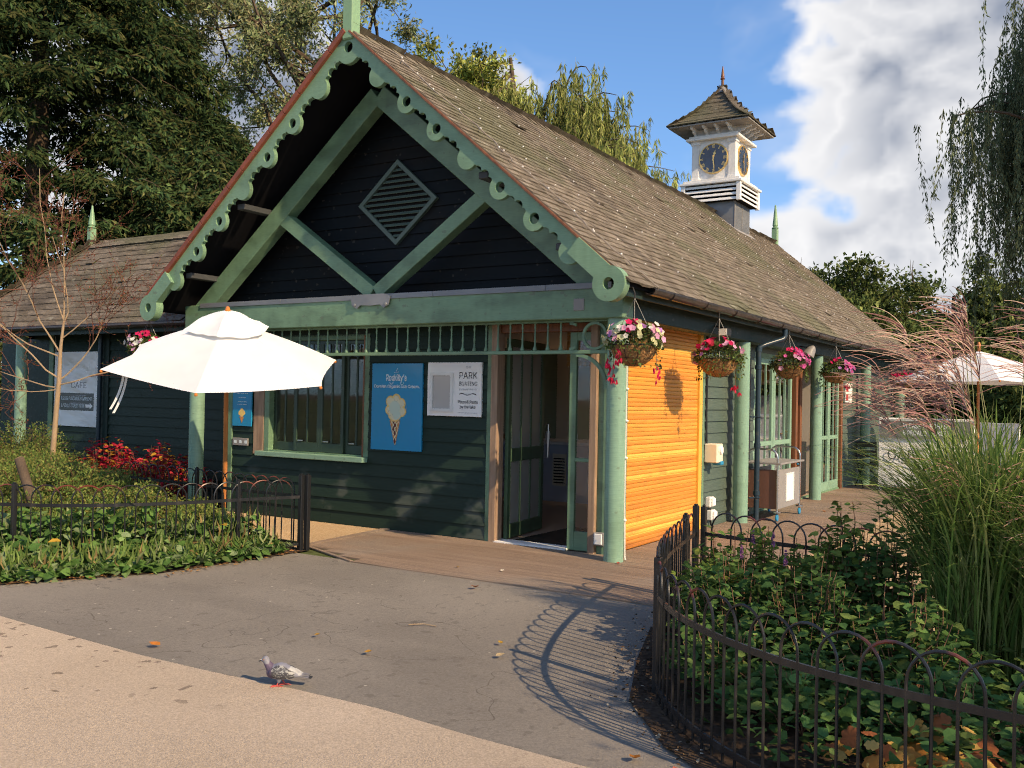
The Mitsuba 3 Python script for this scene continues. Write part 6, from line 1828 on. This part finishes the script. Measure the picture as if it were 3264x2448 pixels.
# ================================================================== pigeons and fallen leaves
def pigeon_mesh():
    M = m3.Manifold
    def sph(x, y, z, r, sx=1.0, sy=1.0, sz=1.0):
        return M.sphere(r, 20).scale((sx, sy, sz)).translate((x, y, z))
    hull = lambda *a: M.batch_hull(list(a))
    body = hull(sph(0.045, 0, 0.074, 0.036, 1, 0.95, 1), sph(0.0, 0, 0.080, 0.049, 1, 0.95, 0.98), sph(-0.055, 0, 0.072, 0.035, 1, 1.05, 0.9))
    rump = hull(sph(-0.055, 0, 0.074, 0.032, 1, 1.05, 0.85), sph(-0.105, 0, 0.062, 0.014, 1.2, 1.5, 0.6))
    tail = hull(sph(-0.095, 0, 0.062, 0.012, 1, 1.9, 0.5), sph(-0.168, 0, 0.050, 0.006, 1, 4.2, 0.45))
    neck = hull(sph(0.045, 0, 0.082, 0.032), sph(0.070, 0, 0.112, 0.021))
    neck2 = hull(sph(0.070, 0, 0.112, 0.021), sph(0.086, 0, 0.140, 0.0175))
    head = hull(sph(0.086, 0, 0.142, 0.0185), sph(0.098, 0, 0.137, 0.012))
    parts = [body, rump, tail, neck, neck2, head]
    for s in (-1, 1):
        parts.append(hull(sph(0.03, s * 0.036, 0.082, 0.026, 1, 0.55, 1), sph(-0.04, s * 0.042, 0.076, 0.028, 1, 0.45, 0.95), sph(-0.10, s * 0.026, 0.066, 0.014, 1, 0.4, 0.7)))
        parts.append(hull(sph(-0.09, s * 0.024, 0.067, 0.012, 1, 0.4, 0.6), sph(-0.158, s * 0.010, 0.064, 0.004, 1.2, 0.8, 0.5)))
        parts.append(hull(sph(0.0, s * 0.022, 0.052, 0.018), sph(0.006, s * 0.022, 0.028, 0.008)))
    m = parts[0]
    for q in parts[1:]:
        m = m + q
    m = m.refine_to_length(0.006)
    me = m.to_mesh()
    t = trimesh.Trimesh(me.vert_properties[:, :3], me.tri_verts, process=True)
    trimesh.smoothing.filter_taubin(t, lamb=0.5, nu=0.52, iterations=10)
    return np.array(t.vertices), np.array(t.faces)


def pigeon(x, y, z, hd, scale, label, legs=True, z_s=1.0):
    rg = np.random.default_rng(7)
    k = thing('pigeon', label, 'pigeon')
    v, f = pigeon_mesh()
    c = np.tile(A(0.20, 0.20, 0.235), (len(v), 1))
    n1 = meshkit.noise(v * 170, 3)
    n2 = meshkit.noise(v * 85 + 7, 5)
    wing = (np.abs(v[:, 1]) > 0.026) & (v[:, 0] < 0.045) & (v[:, 0] > -0.085) & (v[:, 2] > 0.045)
    c[wing] = np.where((n1[wing] * 0.6 + n2[wing] * 0.4)[:, None] > 0.57, A(0.30, 0.295, 0.28), A(0.065, 0.063, 0.067))
    neck = v[:, 0] > 0.040
    c[neck] = A(0.105, 0.075, 0.115)
    hd_ = (v[:, 0] > 0.062) & (v[:, 2] > 0.122)
    c[hd_] = A(0.22, 0.215, 0.245)
    rump = (v[:, 0] < -0.052) & (v[:, 0] > -0.125) & (v[:, 2] > 0.068) & (np.abs(v[:, 1]) < 0.032)
    c[rump] = A(0.42, 0.41, 0.39)
    tl = v[:, 0] < -0.120
    c[tl] = A(0.17, 0.165, 0.18)
    c[v[:, 0] < -0.158] = A(0.03, 0.03, 0.033)
    cs, sn = math.cos(hd), math.sin(hd)
    pl_ = lambda m: (frame(m[0] * scale, A(x, y, z), (cs, sn, 0), (-sn, cs, 0), UZ), m[1])
    put('body', pl_((v, f)), 'm_feather', k, smooth=True, color=np.clip(c * (0.85 + 0.3 * n2[:, None]), 0, 1))
    put('beak', pl_(lathe([(0.0045, 0), (0.004, 0.008), (0.0022, 0.018), (0, 0.022)], (0.106, 0, 0.136), 8, tuple(unit(A(1, 0, -0.35))))), 'm_black', k, smooth=40)
    put('cere', pl_(ball((0.111, 0, 0.1385), (0.004, 0.004, 0.003), 6)), 'm_white', k)
    for s in (-1, 1):
        put('eye', pl_(ball((0.094, s * 0.0155, 0.1435), 0.0032, 6)), 'm_orange_eye', k)
        if legs:
            fx = 0.016 if s > 0 else -0.018
            put('leg', pl_(join([tube([(0.004, s * 0.022, 0.036), (fx, s * 0.022, 0.004)], 0.0034, 6)] + [tube([(fx, s * 0.022, 0.005), (fx + 0.020 * math.cos(q), s * 0.022 + 0.020 * math.sin(q), 0.004), (fx + 0.034 * math.cos(q), s * 0.022 + 0.034 * math.sin(q), 0.002)], [0.0032, 0.0028, 0.0015], 5) for q in (-0.55, 0, 0.55, np.pi)])), 'm_pinkfoot', k)


pigeon(0.315, -4.775, 0.0, math.atan2(-0.50, -0.865), 1.0, 'grey pigeon with mottled wings walking on the path edge')
leafspots = [(-0.855, -4.66, 0.075, (0.60, 0.22, 0.05), 'orange leaf lying nearest the left on the tarmac edge'), (0.26, -4.02, 0.06, (0.58, 0.30, 0.06), 'small orange leaf on the tarmac behind the pigeon'), (0.97, -3.62, 0.06, (0.50, 0.38, 0.22), 'pale dry leaf on the tarmac, right of the pigeon'),
             (0.84, -3.35, 0.045, (0.60, 0.36, 0.07), 'small yellow leaf on the tarmac, farthest from the path'), (-0.28, -3.90, 0.05, (0.50, 0.28, 0.07), 'small orange leaf on the tarmac left of the pigeon'), (-0.35, -1.92, 0.085, (0.40, 0.13, 0.04), 'large brown curled leaf on the tarmac near the deck'),
             (0.13, -0.16, 0.05, (0.42, 0.12, 0.08), 'reddish leaf at the foot of the corner column'), (-0.55, -1.20, 0.05, (0.55, 0.50, 0.42), 'pale scrap of leaf on the deck by the doorway'), (2.36, -4.62, 0.07, (0.40, 0.16, 0.04), 'brown leaf on the bare soil in front of the curved fence'),
             (2.62, -4.72, 0.07, (0.42, 0.12, 0.08), 'reddish leaf on the soil at the bottom of the curved fence'), (0.62, 5.9, 0.06, (0.42, 0.16, 0.05), 'brown leaf on the deck beyond the trolley'), (-1.0, 0.62 - 1.9, 0.05, (0.50, 0.30, 0.10), 'tan leaf on the middle of the deck')]
for i, (x, y, s, col, lab) in enumerate(leafspots):
    rg = np.random.default_rng(500 + i)
    a_ = rg.uniform(0, 6.28)
    m = leaf6(A([x, y, 0.016]), A([math.cos(a_), math.sin(a_), 0.05]), A([0.1, -0.1, 1]), s, s * 0.75, rg, fold=0.5, curl=-0.18)
    put('fallen_leaf', m, 'leaf', color=vcol(1, col, rg, 0.1, 7), label=lab, cat='leaf')
rg = np.random.default_rng(520)
k = put('twig', tube([(0.02, -3.28, 0.006), (0.10, -3.22, 0.012), (0.20, -3.20, 0.006)], 0.004, 5), 'm_palebark', label='short pale twig lying on the tarmac', cat='twig')
# crumbs and litter along the left bed edge
ce = np.array([(-2.78 - 0.05 * rg.normal(), y) for y in rg.uniform(-3.2, -1.5, 70)] + [(-3.0 - 0.5 * t + 0.05 * rg.normal(), -3.3 - 1.0 * t + 0.06 * rg.normal()) for t in rg.uniform(0, 1, 60)])
put('leaf_litter', leaf6(np.column_stack([ce, np.full(len(ce), 0.012)]), np.column_stack([rg.normal(size=(len(ce), 2)), np.full(len(ce), 0.1)]), unit(A(0, 0, 1) + rg.normal(size=(len(ce), 3)) * 0.3), rg.uniform(0.02, 0.055, len(ce)), rg.uniform(0.015, 0.035, len(ce)), rg), 'leaf', color=vcol(len(ce), [(0.34, 0.16, 0.06), (0.45, 0.24, 0.08), (0.22, 0.12, 0.06)], rg, 0.25, 7), label='brown leaf litter along the edge of the left flower bed', cat='leaf litter', kind='stuff')
q = along(RP, 0.02)
q = q[rg.integers(0, 180, 420)] + rg.normal(size=(420, 2)) * A(0.10, 0.07) + A(-0.10, -0.08)
put('leaf_litter', leaf6(np.column_stack([q, np.full(420, 0.016)]), np.column_stack([rg.normal(size=(420, 2)), np.full(420, 0.15)]), unit(A(0, 0, 1) + rg.normal(size=(420, 3)) * 0.4), rg.uniform(0.008, 0.035, 420), rg.uniform(0.006, 0.02, 420), rg), 'leaf', color=vcol(420, [(0.10, 0.06, 0.035), (0.20, 0.12, 0.06), (0.05, 0.035, 0.02), (0.40, 0.34, 0.25)], rg, 0.3, 7), label='dark leaf litter and bits of bark spilling under the curved fence', cat='leaf litter', kind='stuff')

# ================================================================== trees
def limb(p, d, L, r0, r1, rng, bend=0.15, n=8, up=0.15):
    t = np.linspace(0, 1, n)[:, None]
    b = rng.normal(size=3) * bend + A(0, 0, up)
    q = np.asarray(p) + unit(d) * L * t + b * L * t ** 2
    q[1:] += np.cumsum(rng.normal(size=(n - 1, 3)) * 0.022 * L, 0)
    return q, np.linspace(r0, r1, n)


def leafy_tree(name, label, x, y, h, crown, seed, n, L, W, col, trunk_r=0.25, limbs=16, bare=0.30, sides=7, group=None, clump=0.75, hang=0.0, spread=0.55, tone=0.35, subs=5, mat='leaf_far', gap=1.0, cat='tree'):
    """crown: (zc, rx, ry, rz) ellipsoid. Limbs run from the trunk to clumps that fill its volume unevenly; leaves crowd round each clump's twigs."""
    rng = np.random.default_rng(seed)
    k = thing(name, label, cat, group)
    zc, rx, ry, rz = crown
    base = A(x, y, 0)
    tq, tr_ = limb(base, A(rng.normal() * 0.05, rng.normal() * 0.05, 1), min(h * 0.86, zc + rz * 0.5), trunk_r, trunk_r * 0.3, rng, 0.05, 10, 0)
    put('trunk', tube(tq, tr_, 10), 'm_bark', k, smooth=True)
    br, ctr = [], []
    for i in range(limbs):
        s = rng.uniform(bare, 1.0)
        o = np.array([np.interp(s, np.linspace(0, 1, 10), tq[:, j]) for j in range(3)])
        a = i * 2.4 + rng.normal() * 0.4
        el = rng.uniform(-0.5, 1.0)
        u = A(math.cos(a) * math.cos(el), math.sin(a) * math.cos(el), math.sin(el))
        tgt = A(x, y, zc) + u * A(rx, ry, rz) * rng.uniform(0.7, 0.98)
        q, r = limb(o, tgt - o, np.linalg.norm(tgt - o), trunk_r * 0.32 * (1.1 - 0.6 * s), 0.02, rng, 0.10, 8, 0.02)
        br.append(tube(q, r, 5, False))
        ctr.append(q[-1])
        for _ in range(subs):
            s2 = rng.uniform(0.35, 1.0)
            o2 = np.array([np.interp(s2, np.linspace(0, 1, 8), q[:, j]) for j in range(3)])
            d2 = unit(rng.normal(size=3) + (o2 - A(x, y, zc)) / A(rx, ry, rz) * 0.9)
            l2 = rng.uniform(0.25, 0.55) * min(rx, rz)
            q2, r2 = limb(o2, d2, l2, 0.035, 0.008, rng, 0.2, 5, 0.05)
            br.append(tube(q2, r2, 4, False))
            ctr += [q2[-1], q2[2]]
    put('limbs', join(br), 'm_bark', k, kind='stuff')
    ctr = np.array(ctr)
    e = (ctr - A(x, y, zc)) / A(rx, ry, rz)
    ctr = ctr[np.linalg.norm(e, axis=1) < 1.15]
    w = rng.dirichlet(np.full(len(ctr), gap * 1.6))
    idx = rng.choice(len(ctr), n, p=w)
    g = rng.normal(size=(n, 3))
    g = unit(g) * (np.abs(rng.normal(size=(n, 1))) ** 0.75) * clump
    P_ = ctr[idx] + g * A(1, 1, 0.7)
    P_[:, 2] -= hang * np.abs(rng.normal(size=n)) * clump
    P_[:, 2] = np.maximum(P_[:, 2], 0.15)
    out = unit(P_ - A(x, y, zc - rz * 0.2))
    D_ = unit(out * spread + rng.normal(size=(n, 3)) * 0.7 + A(0, 0, -hang))
    c = vcol(n, col, rng, 0.22, 4, tint=np.exp(tone * (rng.normal(size=len(ctr))[idx])))
    put('foliage', leaf_mesh(P_, D_, L * rng.uniform(0.6, 1.35, n), W * rng.uniform(0.6, 1.35, n), rng, N=out), mat, k, color=c, kind='stuff')
    return k


def yew(label, x, y, h, r, seed, n, col, z_low=1.0):
    """Dark conifer: flattened sprays that arch out and droop, tier over tier, down to the ground."""
    rng = np.random.default_rng(seed)
    k = thing('yew_tree', label, 'tree')
    put('trunk', tube([(x, y, 0), (x, y, h * 0.5), (x, y, h * 0.97)], [0.4, 0.28, 0.05], 10), 'm_bark', k, smooth=True)
    P_, D_, C_, br = [], [], [], []
    m = 1000
    per = n // m
    for i in range(m):
        z = z_low + (h - z_low) * rng.uniform(0, 1) ** 0.85
        a = rng.uniform(0, 2 * np.pi)
        R = r * (1 - ((z - z_low) / (h - z_low)) ** 2.2) ** 0.6 * (0.85 + 0.3 * meshkit.noise(A([math.cos(a) * 1.7, math.sin(a) * 1.7, z * 0.45]) + seed, seed)[0]) * rng.uniform(0.55, 1.0) ** 0.45
        o = A(math.cos(a), math.sin(a), 0)
        L = min(rng.uniform(1.3, 2.6), R + 0.2)
        t = np.linspace(0, 1, 7)
        p = A(x, y, z) + o * (R - L + L * t)[:, None] + A(0, 0, 1) * (0.25 * t - 0.75 * t ** 2.4 * rng.uniform(0.5, 1.2))[:, None] * L * 0.5
        if i % 2 == 0:
            br.append(tube(p, np.linspace(0.03, 0.006, 7), 4, False))
        s = rng.uniform(0.1, 1.05, per)
        q = np.column_stack([np.interp(s, t, p[:, j]) for j in range(3)])
        side = np.cross(o, A(0, 0, 1))
        wd = rng.normal(size=per) * 0.34 * (1.2 - 0.7 * s)
        q = q + side * wd[:, None] + rng.normal(size=(per, 3)) * A(0.08, 0.08, 0.07)
        q[:, 2] -= 0.35 * np.abs(wd) + 0.10 * rng.random(per)
        P_.append(q)
        D_.append(unit(o * 0.5 + side * np.sign(wd)[:, None] * 0.55 + A(0, 0, -0.55) + rng.normal(size=(per, 3)) * 0.45))
        C_.append(np.exp(0.30 * rng.normal()) * (0.75 + 0.5 * s))
    P_, D_, C_ = np.vstack(P_), np.vstack(D_), np.concatenate(C_)
    P_[:, 2] = np.maximum(P_[:, 2], 0.1)
    n_ = len(P_)
    put('limbs', join(br), 'm_bark', k, kind='stuff')
    put('foliage', leaf_mesh(P_, D_, 0.23 * rng.uniform(0.6, 1.4, n_), 0.075 * rng.uniform(0.6, 1.3, n_), rng), 'leaf_far', k, color=vcol(n_, col, rng, 0.2, 4, tint=C_), kind='stuff')
    return k


def willow(label, x, y, h, r, seed, strands, per, col, L=0.13, W=0.02, z_end=(1.5, 5.0), trunk_r=0.3, sector=None, cat='tree', top=0.78, noise_s=0.15):
    """Weeping willow: limbs arch up and over, each set with long hanging strands of narrow leaves."""
    rng = np.random.default_rng(seed)
    k = thing('willow_tree', label, cat)
    tq, tr_ = limb(A(x, y, 0), A(0, 0, 1), h * 0.55, trunk_r, trunk_r * 0.6, rng, 0.05, 8, 0)
    put('trunk', tube(tq, tr_, 10), 'm_bark', k, smooth=True)
    br, st, P_, D_, C_ = [], [], [], [], []
    nl = 90
    arcs = []
    for i in range(nl):
        a = (rng.uniform(*sector) if sector else i * 2.4 + rng.normal() * 0.3)
        R = r * rng.uniform(0.35, 1.0)
        H = h * (1 - 0.32 * (R / r) ** 2) * rng.uniform(0.82, 1.0)
        o = A(math.cos(a), math.sin(a), 0)
        s = tq[-1 - rng.integers(0, 4)]
        t = np.linspace(0, 1, 12)
        q = s + o * (R * t ** 1.1)[:, None] + A(0, 0, 1) * ((H - s[2]) * np.sin(t * np.pi * 0.62) / np.sin(np.pi * 0.5))[:, None]
        q[1:] += np.cumsum(rng.normal(size=(11, 3)) * 0.06, 0)
        arcs.append(q)
        br.append(tube(q, np.linspace(trunk_r * 0.3, 0.015, 12), 5, False))
    for i in range(strands):
        q = arcs[rng.integers(nl)]
        s = rng.uniform(0.25, 1.0)
        o = np.array([np.interp(s, np.linspace(0, 1, 12), q[:, j]) for j in range(3)]) + rng.normal(size=3) * A(0.25, 0.25, 0.05) * r * 0.32
        ln = max(0.8, o[2] - rng.uniform(*z_end)) * rng.uniform(0.35, 1.0)
        out = unit(A(o[0] - x, o[1] - y, 0)) * rng.uniform(0.0, 0.5)
        t = np.linspace(0, 1, 7)
        sw = rng.normal(size=2) * noise_s
        p = o + out * (0.5 * np.minimum(t, 0.5))[:, None] + A(0, 0, 1) * (0.22 * np.sin(np.pi * np.minimum(t * 2.5, 1)) - ln * t ** 1.15)[:, None] + np.column_stack([sw[0] * t ** 2, sw[1] * t ** 2, 0 * t])
        st.append(tube(p, np.linspace(0.005, 0.002, 7), 3, False))
        m = max(6, int(per * ln / 4))
        u = rng.uniform(0.02, 1.02, m)
        P_.append(np.column_stack([np.interp(u, t, p[:, j]) for j in range(3)]) + rng.normal(size=(m, 3)) * 0.035)
        D_.append(unit(A(0, 0, -1) + rng.normal(size=(m, 3)) * 0.34))
        C_.append(np.full(m, math.exp(0.25 * rng.normal())))
    P_, D_, C_ = np.vstack(P_), np.vstack(D_), np.concatenate(C_)
    n = len(P_)
    put('limbs', join(br), 'm_bark', k, kind='stuff')
    put('strands', join(st), 'm_culm', k, kind='stuff')
    put('foliage', leaf_mesh(P_, D_, L * rng.uniform(0.6, 1.3, n), W * rng.uniform(0.7, 1.3, n), rng), 'leaf_far', k, color=vcol(n, col, rng, 0.22, 4, tint=C_), kind='stuff')
    return k


YC = [(0.042, 0.070, 0.026), (0.060, 0.086, 0.030), (0.030, 0.054, 0.024), (0.075, 0.078, 0.030)]
yew('tall dark yew filling the top left corner behind the wing roof', -21.5, 6.8, 17.5, 6.0, 601, 210000, YC)
yew('lower dark yew between the tall yew and the gable', -17.6, 9.4, 9.4, 4.0, 602, 110000, YC)
OL = [(0.24, 0.28, 0.13), (0.18, 0.23, 0.10), (0.31, 0.34, 0.19), (0.25, 0.23, 0.12)]
leafy_tree('open_crowned_tree', 'tall open olive-green tree with twisting limbs against the clouds, left of the gable peak', -19.6, 14.6, 19.5, (13.4, 5.0, 5.0, 6.2), 610, 40000, 0.18, 0.066, OL, trunk_r=0.42, limbs=24, bare=0.42, clump=0.48, hang=0.35, spread=0.3, tone=0.25, subs=7, gap=0.35)
leafy_tree('yellowing_tree', 'small yellowing tree half hidden behind the left slope of the gable', -15.4, 11.2, 7.6, (6.0, 1.3, 1.3, 1.5), 611, 4200, 0.14, 0.06, [(0.36, 0.25, 0.04), (0.24, 0.20, 0.05), (0.14, 0.15, 0.05)], trunk_r=0.12, limbs=10, bare=0.5, clump=0.45)
YG = [(0.28, 0.30, 0.075), (0.22, 0.27, 0.07), (0.35, 0.33, 0.09)]
leafy_tree('broadleaf_tree', 'yellow-green tree with a pointed top rising above the middle of the roof ridge', -22.4, 27.3, 18.6, (13.6, 3.0, 3.0, 5.0), 620, 26000, 0.24, 0.13, YG, trunk_r=0.3, limbs=22, bare=0.35, clump=0.6, spread=0.5)
leafy_tree('broadleaf_tree', 'lower yellow-green tree behind the roof just right of the gable peak', -25.2, 25.6, 15.6, (12.2, 3.4, 3.4, 4.2), 622, 22000, 0.24, 0.12, YG, trunk_r=0.3, limbs=20, bare=0.35, clump=0.6, spread=0.5)
willow('yellow-green weeping willow behind the roof ridge, between gable and clock turret', -19.9, 30.3, 18.0, 7.4, 621, 4200, 60, [(0.25, 0.28, 0.085), (0.20, 0.24, 0.07), (0.33, 0.33, 0.11)], L=0.38, W=0.060, z_end=(3.0, 9.0), noise_s=0.3)
RG = [(0.11, 0.145, 0.045), (0.15, 0.17, 0.055), (0.08, 0.115, 0.04)]
for i, (x, y, h, r, lab) in enumerate([(-8.4, 42.9, 9.6, 3.0, 'rounded green tree just right of the far end of the roof'), (-3.2, 45.6, 9.9, 3.5, 'larger rounded green tree in the gap between roof and hanging willow'), (0.6, 48.0, 9.0, 3.6, 'green tree behind the tips of the hanging willow'), (-5.6, 41.0, 6.4, 2.4, 'small darker tree low between the two rounded trees'),
                                      (3.8, 47.5, 8.0, 4.0, 'dark green tree behind the grass plumes at the right edge'), (-1.2, 38.0, 5.6, 3.0, 'low dark tree behind the cream parasol')]):
    leafy_tree('round_tree', lab, x, y, h, (h * 0.56, r, r, h * 0.46), 630 + i, 17000, 0.26, 0.15, RG, trunk_r=0.25, limbs=22, bare=0.12, clump=0.62, tone=0.30, spread=0.6, gap=1.2)
for i, (x, y, h, r) in enumerate([(6.5, 36, 6, 4.0), (-12.5, 47, 8, 4), (10.5, 40, 8, 4.5), (2.5, 34.0, 3.6, 2.6)]):
    leafy_tree('round_tree', ['dark bushy tree low behind the white board', 'green tree hidden behind the far end of the roof', 'green tree beyond the right edge of the picture', 'low dark bush behind the cafe banner'][i], x, y, h, (h * 0.5, r, r, h * 0.5), 640 + i, 11000, 0.28, 0.16, RG, trunk_r=0.2, limbs=18, bare=0.1, clump=0.7)
willow('grey-green weeping willow hanging into the picture at the top right', 4.75, 19.8, 15.6, 4.6, 650, 3600, 120, [(0.13, 0.16, 0.085), (0.18, 0.21, 0.115), (0.10, 0.125, 0.07)], L=0.16, W=0.038, z_end=(3.2, 6.5), trunk_r=0.28, noise_s=0.35)
leafy_tree('shade_tree', 'slim tree standing to the right of the picture, shading the right flower bed', 8.0, -4.9, 4.0, (3.0, 0.95, 0.9, 0.9), 660, 1100, 0.11, 0.07, RG, trunk_r=0.07, limbs=14, bare=0.6, clump=0.3, mat='leaf')
# mown grass edge and a low hedge far behind
rng = np.random.default_rng(670)
n = 26000
t = rng.uniform(0, 1, n)
hx = np.column_stack([-40 + 75 * t, 52 + 2.0 * rng.normal(size=n) * 0.5, rng.uniform(0, 1, n) ** 0.8 * (2.6 + 1.2 * meshkit.noise(np.column_stack([t * 40, 0 * t, 0 * t]), 4))])
put('hedge', leaf_mesh(hx, unit(rng.normal(size=(n, 3)) + A(0, -0.5, 0.3)), 0.34 * rng.uniform(0.6, 1.3, n), 0.2, rng), 'leaf_far', color=vcol(n, RG, rng, 0.3), label='dark hedge along the far side of the park', cat='hedge', kind='stuff')
